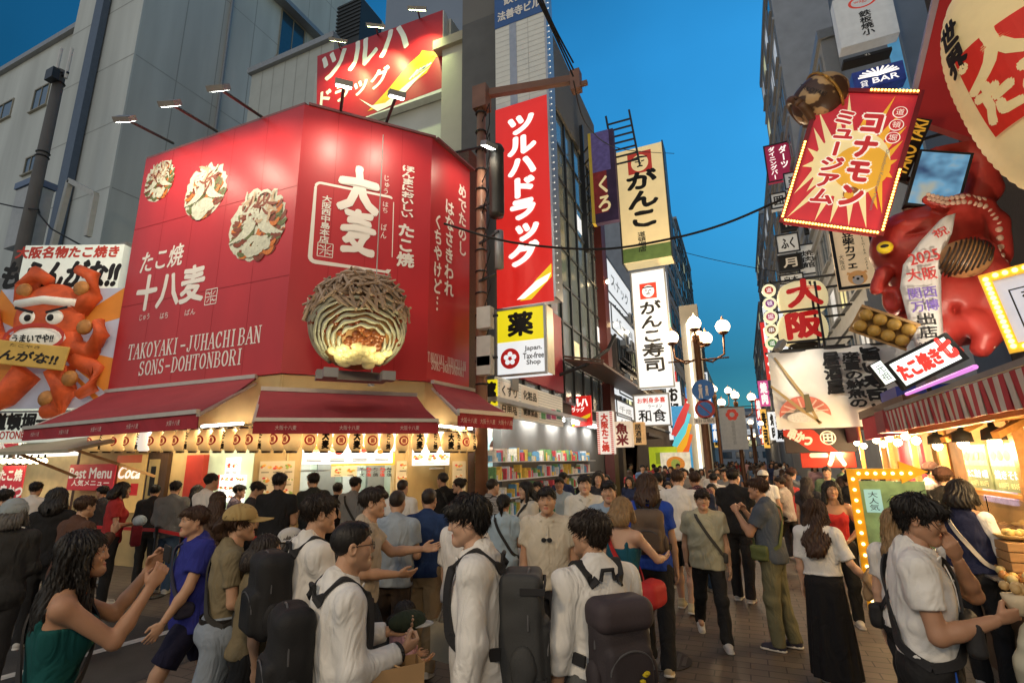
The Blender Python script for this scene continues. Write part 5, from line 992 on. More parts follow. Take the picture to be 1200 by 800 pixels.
def small_signs():
 rd = MATS['emblem_red']
 s, w, h = sign_px('striped_name_sign', (701, 532), (717, 481), 'y', 16.8, 'narrow upright sign with a red and white edge and red characters', 'sign', mat('sign_white_lit', (.8, .75, .7), .5, emit=.45), t=.3); text(s, '大阪たこ焼', w*.5, h*.5, w*.42, h*.88, rd, vert=True, bold=.06)
 m = MB()
 for k in range(22):
  for x in (0, w*.84): m.quad((x, -.004, h*k/22), (x+w*.16, -.004, h*k/22), (x+w*.16, -.004, h*(k+.55)/22), (x, -.004, h*(k+.55)/22))
 m.build('red_edge', rd, s)
 s, w, h = sign_px('izakaya_lightbox', (719, 524), (739, 493), 'y', 19.4, 'cream lit sign with dark red brush writing above the snack stall', 'sign', mat('sign_cream_lit', (.8, .66, .5), .5, emit=.45), t=.4); text(s, '魚米', w*.5, h*.5, w*.6, h*.85, mat('dark_red', (.25, .02, .02), .6), vert=True, bold=.05)
 s, w, h = sign_px('brown_lightbox', (742, 521), (754, 494), 'y', 20.8, 'narrow amber lit sign beside the cream one over the snack stall', 'sign', mat('sign_amber', (.6, .36, .15), .5, emit=.4, var=.2), t=.4); text(s, '居酒屋', w*.5, h*.5, w*.5, h*.85, M_INK, vert=True, bold=.03)
 k = 0
 for (b, st, lab) in (((712, 304, 736, 340), 'スナック', 'topmost tilted white lightbox on the dim house front left of the sushi sign'), ((717, 357, 742, 384), 'バー月', 'middle tilted white lightbox on the dim house front left of the sushi sign'), ((726, 440, 746, 460), '喫茶', 'lowest tilted white lightbox, just left of the white sushi sign'), ((723, 470, 742, 486), '千成', 'small white lightbox over the snack stall, right of the flag sign'), ((722, 488, 740, 502), '八', 'smallest white lightbox under the other one by the snack stall')):
  a = atx(b[0], b[3], XF+.3); c = atx(b[2], b[1]+8, XF+.3); w = abs(c[1]-a[1]); h = max(.7, atx(b[0], b[1], XF+.3)[2]-a[2])
  r = frame('hanging_lightbox', a, (0, 1, 0), (0, 0, 1), lab, 'sign'); MB().box(0, 0, 0, w, .3, h).build('panel', M_EW, r); text(r, st, w*.5, h*.5, w*.7, h*.4, M_GREYM, bold=.02); ringrect(r, -.04, -.04, w+.04, h+.04, .06, M_DARK, 1, 'rim', d=.04)
  MB().bar((w*.5, .25, h), (w*.5, .25, h+.5), .05).build('hanger', M_DARK, r)
 ac = 0
 for y, z in ((yd+1.2, 7.6), (yd+2.8, 7.6), (yd+1.6, 5.6), (yd+3.9, 5.6), (yd+3.0, 9.2)):
  r = frame('air_conditioner', (XF+.09, y, z), (0, 1, 0), (0, 0, 1), 'grey air conditioner unit bolted to the brown house front', 'air conditioner', 'air conditioners on the brown house'); MB().box(0, -.32, 0, .85, 0, .6).build('housing', mat('ac_grey', (.35, .36, .36), .5), r, bevel=.015); disc(r, .36, .3, .24, M_DARK, 81, 'fan_grille')
 for k, (u, v) in enumerate(((735, 389), (722, 380), (712, 330))):
  r = empty('spot_bulb', atx(u, v, XF+.5), 'bright warm spot bulb on the house front between the small lightboxes', 'lamp', group='spot bulbs on the brown house'); MB().ball((0, 0, 0), .09, 8, 5).build('bulb_glass', MATS['bulb_warm'], r, smooth=True); MB().bar((0, 0, .05), (-.4, 0, .25), .03).build('arm', M_DARK, r)
 r = empty('snack_stall', (XF-.2, yd+.8, 0), 'small snack stall with lit counter and orange ceiling below the cream signs', 'stall'); L = r.location
 MB().box(0, 0, 0, .15, 4.2, 3.0).build('back_panel', mat('stall_glow', (.6, .35, .12), .5, emit=.35, var=.4, scale=2), r); MB().box(.1, 0, 0, .8, 4.2, 1.0).build('counter', mat('stall_counter', (.3, .3, .35), .4, emit=.1, var=.3), r); MB().box(.16, .4, 1.15, .2, 2.0, 2.1).build('menu_board', mat('stall_menu', (.65, .7, .85), .5, emit=.8, var=.3, scale=4), r); MB().box(.0, -.1, 3.002, 1.5, 4.3, 3.15).build('roof', M_DKWOOD, r); lamp('AREA', (.6, 2, 2.9), 50, (1, .65, .3), r, (2, .4))
 m = MB(); rn = random.Random(2)
 for k in range(40): m.ball((.5+rn.uniform(-.25, .3), rn.uniform(.2, 4), 1.08), .09, 7, 5)
 m.build('red_goods', mat('goods_red', (.6, .02, .05), .4, var=.3), r)
 r = empty('lime_shop', (XF-.1, 24.6, 0), 'bright lime green shop front with a round dish picture', 'shop front'); lime = mat('lime_paint', (.5, .62, .02), .5, emit=.35)
 a = aty(762, 552, 24.6); b = aty(792, 523, 24.6); MB().box(a[0]-r.location.x, 0, 0, b[0]-r.location.x, .4, b[2]).build('portal', lime, r); f = MB().box(0, 0, 0, 1.3, .02, 1.1).build('poster', mat('poster_lit', (.7, .65, .5), .5, emit=.5, var=.2), r); f.location = (a[0]-r.location.x+.5, -.05, 1.1); disc(f, .65, .6, .4, MATS['dish_0'], 1, 'dish', sz=.8); disc(f, .65, .6, .2, MATS['dish_3'], 2, 'dish'); disc(f, .2, .25, .14, mat('pink_dot', (.7, .1, .25), .5, emit=.4), 1, 'dot'); MB().box(a[0]-r.location.x+.3, -.04, b[2]-.75, b[0]-r.location.x-.3, -.002, b[2]-.25).build('name_band', mat('lime_dark', (.28, .4, .02), .5, emit=.2), r)
 r = empty('light_edged_tower', (XF+.05, 27, 0), 'narrow shop tower with a blue and orange picture wall and white light strip', 'shop front')
 a = aty(793, 553, 27); b = aty(806, 475, 27); x0 = a[0]-r.location.x; x1 = b[0]-r.location.x; f = MB().box(0, 0, 0, x1-x0, .3, b[2]).build('picture_wall', mat('wall_azure', (.05, .3, .6), .5, emit=.5, var=.15), r); f.location = (x0, 0, 0); W_ = x1-x0
 for k, c in enumerate(((.75, .12, .02), (.8, .4, .02), (.1, .6, .75), (.6, .05, .05))): strokes(f, [[(0, 1.4+k*.55), (W_*.5, 2.1+k*.55), (W_, 3.1+k*.5)]], mat('stripe_%d' % k, c, .5, emit=.5, var=0), .2, 1+k, 'stripe')
 text(f, '道', W_*.5, .8, W_*.5, .5, M_EL, bold=.03); text(f, '頓堀', W_*.5, .35, W_*.6, .35, M_EL, bold=.03)
 q = aty(817, 545, 27); tp = aty(800, 425, 27); MB().bar((x1+.35, -.1, 0), (x1+.35, -.1, tp[2]+2), .12).build('light_strip', mat('strip_white', (1, .93, .8), .5, emit=2.2, var=0), r); MB().box(x1+.002, 0, 0, x1+.9, .6, tp[2]+3).build('edge_wall', stone('edge_cream', (.5, .45, .36)), r)
small_signs()
def street_lamp(u, vt, y, label, simple=False, x=None, pos=None, en=None):
 c = aty(u, vt, y)
 if pos: c, y = np.array([pos[0], pos[1], pos[2]]), pos[1]
 r = empty('street_lamp', (c[0] if x is None else x, y, 0), label, 'street lamp', group='globe street lamps along the street'); H = c[2]; b = mat('lamp_bronze', (.16, .075, .04), .45, metal=.4)
 MB().lathe([(.2, 0), (.2, .5), (.13, .6), (.11, H-.3), (.14, H-.25), (.14, H-.05), (.06, H)], 12).build('lamp_post', b, r, smooth=True)
 gl = mat('globe_glass', (.6, .5, .36), .4, emit=3.0, var=0, ecol=(1, .72, .4)); m = MB(); m.bar((-1.05, 0, H-.95), (1.05, 0, H-.95), .05); pos = []
 for k, (dx, dy, dz) in enumerate(((-.85, 0, -.02), (.95, .1, .22), (.0, -.3, .35), (.05, .5, .0), (.3, .6, -.05))):
  if simple and k > 2: break
  P = [(0, 0, H-.9), (dx*.5, dy*.5, H-1.05), (dx*.95, dy*.95, H-.8), (dx, dy, H+dz-.28)] if k < 2 else [(0, 0, H-.5), (dx, dy, H+dz-.28)]
  m.tube(P, .04, 7); pos.append((dx, dy, H+dz))
 m.build('lamp_arm', b, r, smooth=True)
 for p in pos:
  g = MB().ball(p, .25, 16, 10).build('globe', gl, r, smooth=True); q = MB(); q.lathe([(.1, -.3), (.17, -.24), (.17, -.2)], 10, p); q.lathe([(.1, .22), (.04, .3), (.01, .4)], 8, p); q.build('globe_cap', b, g)
 lamp('POINT', (0, -.1, H+.9), en or (900 if not simple else 420), (1, .74, .44), r, .4)
 return r
L1 = street_lamp(815, 392, 19.5, 'nearest bronze street lamp with white glowing globes, left of the far street')
def lamp_signs():
 x, y = L1.location.x, L1.location.y-.2
 def rs(nm, u, v, R, lab, parts):
  c = aty(u, v, y); r = frame(nm, (c[0], y, c[2]), (1, 0, 0), (0, 0, 1), lab, 'road sign'); m = MB(); m.add([(R*math.cos(a), 0, R*math.sin(a)) for a in np.linspace(0, 2*PI, 28)[:-1]]+[(R*math.cos(a), .03, R*math.sin(a)) for a in np.linspace(0, 2*PI, 28)[:-1]], [tuple(range(27)), tuple(range(53, 26, -1))]+[(i, 27+i, 27+(i+1) % 27, (i+1) % 27) for i in range(27)]); m.build('plate', parts, r); MB().bar((-.02, .03, 0), (-.02, .2, 0), .04).build('bracket', M_GREYM, r); return r
 bl = mat('road_sign_blue', (.02, .14, .42), .4, emit=.08); wt = M_CREAMT; rd = mat('road_sign_red', (.45, .03, .03), .4)
 r = rs('pedestrian_road_sign', 824, 457, .38, 'round blue pedestrian road sign on the nearest street lamp', bl);
 for dx, s in ((-.09, 1), (.12, .72)): disc(r, dx, .16*s, .06*s, wt, 2, 'figure'); poly(r, [(dx-.07*s, .09*s), (dx+.07*s, .09*s), (dx+.05*s, -.08*s), (dx+.06*s, -.28*s), (dx+.01, -.28*s), (dx, -.1*s), (dx-.03, -.28*s), (dx-.08*s, -.28*s), (dx-.05*s, -.08*s)], wt, 2, 'figure')
 r = rs('no_parking_road_sign', 826, 479, .34, 'round blue and red no parking road sign under the blue one', rd); disc(r, 0, 0, .25, bl, 2, 'blue_centre'); strokes(r, [[(-.22, .22), (.22, -.22)]], rd, .035, 3, 'slash')
 c = aty(826, 493, y); r = frame('time_plate', (c[0]-.35, y, c[2]-.1), (1, 0, 0), (0, 0, 1), 'small white supplementary plate below the no parking sign', 'road sign'); MB().box(0, 0, 0, .7, .02, .22).build('plate', M_CREAMT, r); text(r, '9-21 区間内', .35, .11, .6, .13, M_INK)
lamp_signs()
street_lamp(862, 470, 36, 'second bronze globe street lamp, behind the hanging white banner', simple=True); street_lamp(880, 499, 58, 'third bronze globe street lamp, small and far behind the white banner', simple=True)
street_lamp(884, 513, 84, 'fourth bronze globe street lamp near the far end of the street', simple=True); street_lamp(836, 462, 40, 'bronze globe street lamp standing close to the left house row', simple=True, x=aty(838, 470, 40)[0])
for x_, y_, lab in ((-3.6, -4.2, 'bronze globe street lamp on the left, next in the row behind the viewer'), (2.5, -3.6, 'bronze globe street lamp on the right, next in the row behind the viewer')):
 c_ = street_lamp(0, 0, 1, lab, pos=(x_, y_, 5.2), en=(850 if x_ < 0 else 430))  # unseen pair of lamps added to light the crowd from the front
def hang_banner():
 s, w, h = sign_px('street_banner', (847, 527), (872, 476), 'y', 35.2, 'long white street banner with a red flower emblem hanging from the second lamp', 'banner', mat('banner_white', (.6, .58, .54), .7, emit=.06), t=.03)
 rd = mat('emblem_red');
 for k in range(6): a = k*PI/3; disc(s, w*.5+w*.14*math.cos(a), h*.82+w*.14*math.sin(a), w*.11, rd, 1+k*.2, 'emblem')
 disc(s, w*.5, h*.82, w*.1, MATS['banner_white'], 4, 'emblem'); text(s, '道頓堀商店会', w*.5, h*.4, w*.14, h*.55, M_GREYM, vert=True); MB().bar((-.1, 0, h), (w+.6, 0, h), .05).build('hanger', M_DARK, s)
hang_banner()
def far_signs():
 rn = random.Random(8); cols = [('white', M_EW, M_INK), ('red', M_ER, M_EL), ('green', mat('far_green', (.03, .4, .2), .5, emit=.7, var=0), M_EL), ('amber', mat('far_amber', (.8, .45, .08), .5, emit=.7, var=0), M_INK), ('blue', mat('far_blue_sign', (.05, .25, .6), .5, emit=.7, var=0), M_EL), ('pink', mat('far_pink_sign', (.7, .1, .3), .5, emit=.7, var=0), M_EL)]
 for k in range(34):
  side = -1 if k % 2 == 0 else 1; y = 29+rn.random()**1.3*105; q = rn.choice(cols) if k % 3 else cols[rn.randrange(2)]; w = rn.uniform(.7, 1.3); h = rn.uniform(1.5, 6.5); z = rn.uniform(3.2, 9 if side > 0 else 13)
  x = -5.25 if side < 0 else 3.85-w
  s = frame('far_shop_sign', (x, y, z), (1, 0, 0), (0, 0, 1), '%s upright %s lit sign far down the %s side of the street' % (('tall' if h > 4 else 'short'), q[0], ('left' if side < 0 else 'right')), 'sign', 'lit signs far down the street'); MB().box(0, 0, 0, w, .35, h).build('panel', q[1], s); text(s, rn.choice(['居酒屋', '焼肉', '寿司', '串かつ', '薬局', 'お好焼', '喫茶', 'ラーメン']), w*.5, h*.5, w*.6, h*.85, q[2], vert=True, bold=.04)
far_signs()
# ================================================================== right side of the street
XR = 3.9
def right_row():
 facade('gated_house', 1, XR, 17.5, 25.4, 15.5, M_B3, 'grey house on the right behind the lit lantern frame', 5, 4, seed=11, lit=.4)
 y0 = atx(908, 200, XR)[1]; H = atx(940, 55, XR)[2]
 r, w, D = facade('signboard_tower', 1, XR, 25.8, y0, 27, M_B4, 'tall dark tower on the right carrying a stack of shop signs', 8, 4, seed=12, lit=.4)
 facade('grey_tower', 1, XR, y0+.3, y0+16, 22, M_B3, 'grey tower on the right just past the sign tower', 7, 5, seed=13, lit=.2)
 facade('blue_house', 1, XR+.1, y0+16.5, y0+34, 25, M_B6, 'blue-grey house far down the right side', 8, 6, seed=14, lit=.3)
 facade('end_right_building', 1, XR, y0+35, y0+75, 21, M_B4, 'slate building at the far right end of the street', 6, 9, seed=15, lit=.4)
 e = empty('street_end_building', (-14, 175, 0), 'hazy dark building closing the far end of the street', 'building'); MB().box(0, 0, 0, 30, 10, 17).build('wall', M_B6, e); f = MB().box(0, 0, 0, 30, .05, 16).build('front_wall', M_B4, e); f.location = (0, -.06, 0)
 for i in range(8):
  for j in range(4): window(f, 2+3.7*i, 3+3.4*j, 2.4, 1.7, div=1, glass=MATS[random.choice(['win_lit_warm', 'win_lit_cold', 'window_glass'])], frame_m=MATS['mullion_dark'])
 b = empty('near_tower', (XR, 12.3, 0), 'near tall building at the upper right with blue lit edges', 'building'); MB().box(.3, 0, 0, 9, 5, 26).build('wall', M_B6, b)
 for x, m in ((.0, mat('edge_light_blue', (.1, .35, .6), .5, emit=.35)), (2.4, MATS['edge_light_blue'] if 'edge_light_blue' in MATS else None)): MB().box(x+.02, -.15, 8, x+.2, -.002, 25).build('blue_strip', mat('edge_light_blue'), b)
 MB().box(3.2, -.2, 6, 9, -.002, 25).build('upper_glazing', M_GLASSB, b)
 def S(nm, bl, tr, Y, lab, face, wr, t=.3, cat='sign', rim=None):
  s, w, h = sign_px(nm, bl, tr, 'y', Y, lab, cat, face, t=t)
  for st, q, m, kw in wr: text(s, st, w*q[0], h*q[1], w*q[2], h*q[3], m, **kw)
  if rim: ringrect(s, -.04, -.04, w+.04, h+.04, .06, rim, 1, 'rim', d=.04)
  return s, w, h
 pw = mat('sign_grey_white', (.6, .62, .62), .5, emit=.14); bar = mat('bar_blue', (.02, .04, .22), .4, emit=.22, var=.4, scale=5)
 s, w, h = S('tall_white_sign', (986, 57), (1042, -20), 11.8, 'white sign with a red ring and a column of characters at the upper right', pw, [('鉄板焼小', (.5, .36, .2, .5), M_INK, dict(vert=True, bold=.03))]); disc(s, w*.5, h*.8, w*.25, MATS['emblem_red'], 1, 'ring', r0=w*.2, sz=.6); text(s, 'wagyu', w*.5, h*.8, w*.3, h*.06, MATS['emblem_red'], layer=1)
 S('floor_sign', (988, 70), (1046, 58), 11.8, 'narrow black sign with the number 47 under the white sign', M_INK, [('47', (.5, .5, .12, .6), M_CREAMT, dict(bold=.03))])
 s, w, h = S('bar_sign', (1002, 107), (1058, 70), 11.7, 'dark blue starry sign reading BAR with a splash drawing', bar, [('BAR', (.62, .3, .5, .28), M_EL, dict(bold=.02)), ('貸', (.2, .25, .15, .35), M_EL, {})])
 strokes(s, [[(w*.5, h*.55), (w*(.5+.4*math.cos(a)), h*(.55+.42*abs(math.sin(a))))] for a in np.linspace(.1, 3.0, 11)], M_EL, .03, 1, 'splash')
 S('pink_flag_sign', (901, 214), (924, 166), 27.5, 'pink flag shaped sign with white kana on the dark tower', mat('sign_pink', (.5, .03, .1), .5, emit=.2), [('ダーツ', (.72, .62, .3, .62), M_EL, dict(vert=True, bold=.03)), ('ダイニングバー', (.28, .5, .26, .9), M_EL, dict(vert=True, bold=.03))], rim=M_DARK)
 for k, (b, st, c) in enumerate((((905, 225, 920, 245), '囲', 0), ((912, 273, 934, 297), 'ふく', 0), ((914, 297, 938, 318), '月', 1), ((915, 320, 940, 333), '白木', 0), ((938, 285, 956, 322), '焼肉館', 0), ((921, 200, 940, 222), '楽', 0), ((944, 252, 962, 272), '三', 1), ((916, 250, 932, 270), '花', 1))):
  S('shop_plate_sign', (b[0], b[3]), (b[2], b[1]), 24.8+.08*k, '%s small %s plate sign in the stack under the pink flag sign' % (['left', 'wide', 'lower middle', 'lowest', 'tall right', 'topmost', 'dark right', 'upper left'][k], ('white', 'black')[c]), (pw, M_INK)[c], [(st, (.5, .5, .6, .6), (M_INK, M_CREAMT)[c], dict(bold=.03, vert=len(st) > 2))], t=.4, rim=M_DARK)
 s, w, h = S('cafe_sign', (985, 338), (1016, 262), 13.2, 'cream upright cafe sign with a dog face at its foot', mat('cafe_cream', (.72, .52, .3), .5, emit=.4), [('豆柴カフェ', (.42, .62, .3, .66), M_INK, dict(vert=True, bold=.04)), ('大阪店', (.16, .42, .13, .26), M_INK, dict(vert=True)), ('MAMESHIBA CAFE', (.8, .6, .1, .7), M_INK, dict(vert=True))], rim=M_INK)
 disc(s, w*.5, h*.14, w*.26, mat('dog_tan', (.6, .3, .1), .6, emit=.3), 1, 'dog_face', sz=.9); disc(s, w*.5, h*.1, w*.15, M_CREAMT, 2, 'dog_face'); disc(s, w*.5, h*.12, w*.04, M_INK, 3, 'dog_face')
 for q in (-1, 1): poly(s, [(w*(.5+q*.28), h*.2), (w*(.5+q*.1), h*.21), (w*(.5+q*.25), h*.25)], mat('dog_tan'), 1, 'dog_face'); disc(s, w*(.5+q*.11), h*.15, w*.03, M_INK, 3, 'dog_face')
 Y = 14.0; fr = empty('lantern_frame', aty(940, 412, Y), 'black steel frame holding the two big Osaka lanterns', 'frame'); L = fr.location; m = MB()
 for u in (914, 962, 968):
  a = aty(u, 415, Y); b = aty(u-1, 328, Y); m.bar((a[0]-L.x, 0, a[2]-L.z), (a[0]-L.x, 0, b[2]-L.z), .05); m.bar((a[0]-L.x, 1, a[2]-L.z), (a[0]-L.x, 1, b[2]-L.z), .05)
 for v in (333, 368, 404):
  a = aty(895, v, Y); b = aty(1000, v-4, Y); m.bar((a[0]-L.x, 0, a[2]-L.z), (b[0]-L.x, 0, a[2]-L.z), .05); m.bar((a[0]-L.x+.4, 1, a[2]-L.z), (b[0]-L.x, 1, a[2]-L.z), .05)
 m.build('steel_bar', M_DARK, fr)
 big = mat('lantern_big', (.75, .66, .4), .6, emit=.5, ecol=(.9, .75, .4), var=.08)
 for ch, v in (('大', 350), ('阪', 386)):
  c = aty(940, v, Y+.5); R = .58; h = .78; q = empty('big_lantern', (c[0], c[1], c[2]-h/2), ('upper' if ch == '大' else 'lower')+' big ribbed cream lantern with a red character in the steel frame', 'lantern'); pr = [(R*(.62+.38*math.sin(PI*k/24)**.45)*(1-.02*(k % 2)), h*k/24) for k in range(25)]
  MB().lathe(pr, 24).build('paper_body', big, q, smooth=True); t = text(q, ch, 0, h/2, R*1.25, h*.8, mat('kanji_red', (.6, .02, .02), .6, emit=.3), bold=.06)
  for vv in t.data.vertices: vv.co.y += -math.sqrt(max(0, (R*1.02)**2-vv.co.x**2))
  MB().lathe([(R*.55, -.03), (R*.6, .0)], 14).lathe([(R*.6, h), (R*.55, h+.04)], 14).build('end_ring', M_INK, q)
 for k in range(5):
  c = aty(901+1.0*k, 340+15.5*k, Y-.1); q = frame('round_sign', (c[0], Y-.1, c[2]), (1, 0, 0), (0, 0, 1), 'round lit sign with %s in the column beside the big lanterns' % ['a red mark', 'a violet mark', 'a pink mark', 'a brown mark', 'a green mark'][k], 'sign'); m = MB(); m.lathe([(.16, 0), (.16, .1)], 20); m.v = [(p[0], p[2], p[1]) for p in m.v]; m.build('lamp_box', mat('round_lit', (.85, .8, .5), .5, emit=.8, var=.1), q); disc(q, 0, 0, .1, mat('mark_%d' % k, [(.6, .05, .03), (.3, .05, .3), (.6, .1, .2), (.3, .12, .04), (.1, .3, .08)][k], .5, emit=.3), 1, 'mark'); text(q, '道頓堀串'[k % 4], 0, 0, .12, .12, M_EL, layer=2)
 P0 = aty(911, 503, 12.6); P1 = aty(896, 414, 12.6); P2_ = aty(1068, 396, 12.6); w = float(P2_[0]-P1[0]); h = float(P1[2]-P0[2]); s = frame('sushi_banner', (P0[0], 12.6, P0[2]), (1, 0, 0), (0, 0, 1), 'wide grey cloth banner with prawn sushi, chopsticks and three columns of brush writing', 'banner'); m = MB(); N = 40
 for j in range(13):
  for i in range(N+1): x = w*i/N; z = h*j/12; m.v.append((x, .05*math.sin(i*.5+j*.35)+.03*math.sin(j*1.1)+.12*(j/12-.5)**2, z))
 for j in range(12):
  for i in range(N): k = j*(N+1)+i; m.f.append((k, k+1, k+N+2, k+N+1)); m.m.append(0)
 clo = m.build('cloth', mat('banner_cloth', (.74, .71, .66), .8, var=.08, scale=1.5, bump=.2, bscale=4), s, smooth=True)
 f = lpx((P0[0], 12.6), (P0[0]+1, 12.6), P0[2]); B = lambda *b: bpx(f, *b)
 for st, b in (('旨い寿司と', (1011, 407, 1037, 488)), ('産直の鮮魚の', (990, 413, 1011, 478)), ('居酒屋', (966, 413, 985, 462))): text(s, st, *B(*b), M_INK, vert=True, bold=.055, rough=.03, yoff=-.1)
 pk = mat('prawn_pink', (.5, .14, .1), .7, var=.3, scale=6); pr = mat('prawn_pale', (.62, .42, .34), .7)
 x, z, ww, hh = B(912, 463, 972, 492); poly(s, [(x+ww*.5*math.cos(a), z-hh*.3+hh*.75*math.sin(a)) for a in np.linspace(-.1, PI+.1, 22)]+[(x-ww*.3, z-hh*.1), (x-ww*.1, z-hh*.02), (x+ww*.15, z-.0), (x+ww*.35, z-hh*.2)], pk, 26, 'prawn')
 strokes(s, [[(x+ww*.22*math.cos(a), z-hh*.2+hh*.2*math.sin(a)), (x+ww*.47*math.cos(a), z-hh*.28+hh*.66*math.sin(a))] for a in np.linspace(.2, PI-.2, 8)], pr, .025, 27, 'prawn_stripe'); disc(s, x-ww*.05, z-hh*.4, ww*.3, mat('rice_white', (.55, .53, .48), .7, var=.2, scale=30), 25.5, 'rice', sz=.4)
 g = lambda u, v: f(u, v); strokes(s, [[g(907, 420), g(945, 470), g(960, 497)], [g(903, 453), g(935, 478), g(962, 496)]], mat('chopstick_tan', (.34, .24, .1), .6), .035, 28, 'chopstick'); poly(s, [g(941, 463), g(947, 462), g(953, 482), g(944, 484)], mat('nori', (.12, .1, .05), .7), 29, 'nori')
 MB().bar((-.05, .05, h), (w+.05, .05, h), .04).build('pole', M_DARK, s)
 rb = mat('banner_scarlet', (.45, .035, .02), .7, emit=.08); s, w, h = S('scarlet_banner', (921, 531), (1000, 501), 14.2, 'dark strip sign with a scarlet wave and round crest under the sushi banner', mat('strip_black', (.03, .02, .02), .6), [], t=.05)
 poly(s, [(0, h), (0, h*.75), (w*.2, h*.45), (w*.35, h*.1), (w*.75, 0), (w*.6, h*.45), (w*.45, h*.95), (w*.4, h)], rb, 1); text(s, '串かつ', w*.24, h*.68, w*.34, h*.5, M_CREAMT, layer=2, bold=.06, rot=-.5); disc(s, w*.63, h*.62, h*.3, M_CREAMT, 2, 'crest', r0=h*.25); text(s, '田', w*.63, h*.62, h*.34, h*.34, M_CREAMT, layer=2, bold=.04)
right_row()
# ================================================================== near right: octopus, leaning signboard, giant lantern, food stall
M_DKWALL = stone('shop_wall_dark', (.035, .03, .028))
def konamon():
 Y = 6.8; bl, br, tl = aty(919, 257, Y), aty(1030, 272, Y), aty(957, 108, Y); w = float(np.linalg.norm(br-bl)); h = float(np.linalg.norm(tl-bl))
 s = frame('leaning_signboard', bl, br-bl, tl-bl, 'leaning red sunburst signboard with white katakana, rimmed by small yellow bulbs', 'signboard')
 red = mat('sunburst_red', (.58, .03, .05), .4, emit=.2, var=.06); MB().box(0, 0, 0, w, .16, h).build('panel', red, s); MB().box(-.05, -.03, -.05, w+.05, .0, 0).box(-.05, -.03, h, w+.05, 0, h+.05).box(-.05, -.03, 0, 0, 0, h).box(w, -.03, 0, w+.05, 0, h).build('rim', mat('rim_maroon', (.2, .012, .02), .4), s)
 cr = mat('ray_cream', (.82, .7, .38), .5, emit=.32, var=0); gd = mat('ray_gold', (.78, .42, .04), .5, emit=.3, var=0); cx, cz = w*.52, h*.46
 for k in range(22):
  a = 2*PI*k/22+.1; R = (.95 if k % 2 else 1.25)*(1+.2*math.sin(k*2.3)); d = .13; ins = [(cx+.22*h*math.cos(a-d), cz+.22*h*math.sin(a-d)), (cx+R*w*.62*math.cos(a), cz+R*h*.5*math.sin(a)), (cx+.22*h*math.cos(a+d), cz+.22*h*math.sin(a+d))]
  poly(s, [(min(max(x, .02), w-.02), min(max(z, .02), h-.02)) for x, z in ins], gd if (k % 22) < 6 or k > 18 else cr, 1+.05*k, 'ray')
 disc(s, cx, cz, h*.23, cr, 3, 'ray_centre', sz=1.1); disc(s, cx+w*.12, cz-h*.02, h*.17, gd, 4, 'ray_centre')
 wt = mat('letter_lit_white', (.9, .86, .78), .5, emit=.4, var=0); rd = mat('letter_lit_red', (.6, .03, .04), .5, emit=.2)
 for col, x, st in ((0, .62, 'コナモン'), (1, .33, 'ミュージアム')):
  text(s, st, w*x, h*.5, w*.24, h*.72, wt, layer=6, vert=True, bold=.12); text(s, st, w*x, h*.5, w*.24, h*.72, rd, layer=7, vert=True, bold=.05)
 for k, ch in enumerate('道頓堀'): disc(s, w*.87, h*(.86-.095*k), w*.075, wt, 6, 'place_disc'); disc(s, w*.87, h*(.86-.095*k), w*.064, rd, 7, 'place_disc'); text(s, ch, w*.87, h*(.86-.095*k), w*.08, w*.08, wt, layer=8)
 text(s, 'Dotonbori Konamon Museum', w*.86, h*.36, h*.44, w*.035, M_GREYM, layer=6, rot=-PI/2)
 disc(s, w*.62, h*.24, w*.085, mat('ball_brown', (.3, .1, .03), .5, emit=.1), 8, 'ball_mark'); disc(s, w*.6, h*.225, w*.05, gd, 9, 'ball_mark')
 bm = mat('bulb_yellow', (1, .75, .2), .4, emit=4, var=0, ecol=(1, .62, .1)); m = MB()
 def bulbs(x0, z0, x1, z1, n):
  for k in range(n): t = (k+.5)/n; m.ball((x0+(x1-x0)*t, -.045, z0+(z1-z0)*t), .014, 6, 4)
 bulbs(-.025, 0, -.025, h*.6, 26); bulbs(0, -.025, w, -.025, 30); bulbs(w+.025, 0, w+.025, h*.45, 20); bulbs(w*.5, h+.025, w, h+.025, 14); m.build('rim_bulb', bm, s); s.children[-1]['kind'] = 'stuff'
 MB().bar((w*.3, .12, h*.6), (w*1.5, .9, h*.6), .07).bar((w*.5, .12, h*.2), (w*1.6, .9, h*.25), .07).build('bracket', M_DARK, s)
 c = aty(961, 116, Y+.1); r = frame('takoyaki_globe', c, (.86, 0, .5), (-.5, 0, .86), 'brown and cream takoyaki ball model with a ring brim above the leaning signboard', 'takoyaki model')
 R = .30; g = Grid((-.5, -.4, -.36), (.5, .4, .36), .02); f = g.ell((0, 0, 0), (R*1.15, R, R)); solid('ball', g, f+.006*np.sin(22*g.x)*np.sin(19*g.z+3)*np.sin(17*g.y), patch_mat(), r)
 m = MB(); m.tube([(.06+.02*math.cos(a), -R*1.06*math.cos(a), R*1.06*math.sin(a)) for a in np.linspace(0, 2*PI, 30)], .018, 6); m.build('ring_brim', mat('ring_gold', (.4, .22, .05), .4, metal=.4), r, smooth=True)
 m = MB(); m.tube([(-.27-.03*math.cos(a), -R*.72*math.cos(a), R*.72*math.sin(a)) for a in np.linspace(0, 2*PI, 26)], .05, 8); m.build('dark_collar', mat('collar_brown', (.12, .06, .03), .5, var=.3), r, smooth=True)
 text(r, 'TAKOYAKI', -.13, .02, .34, .06, M_INK, yoff=-.3, rot=-1.2)
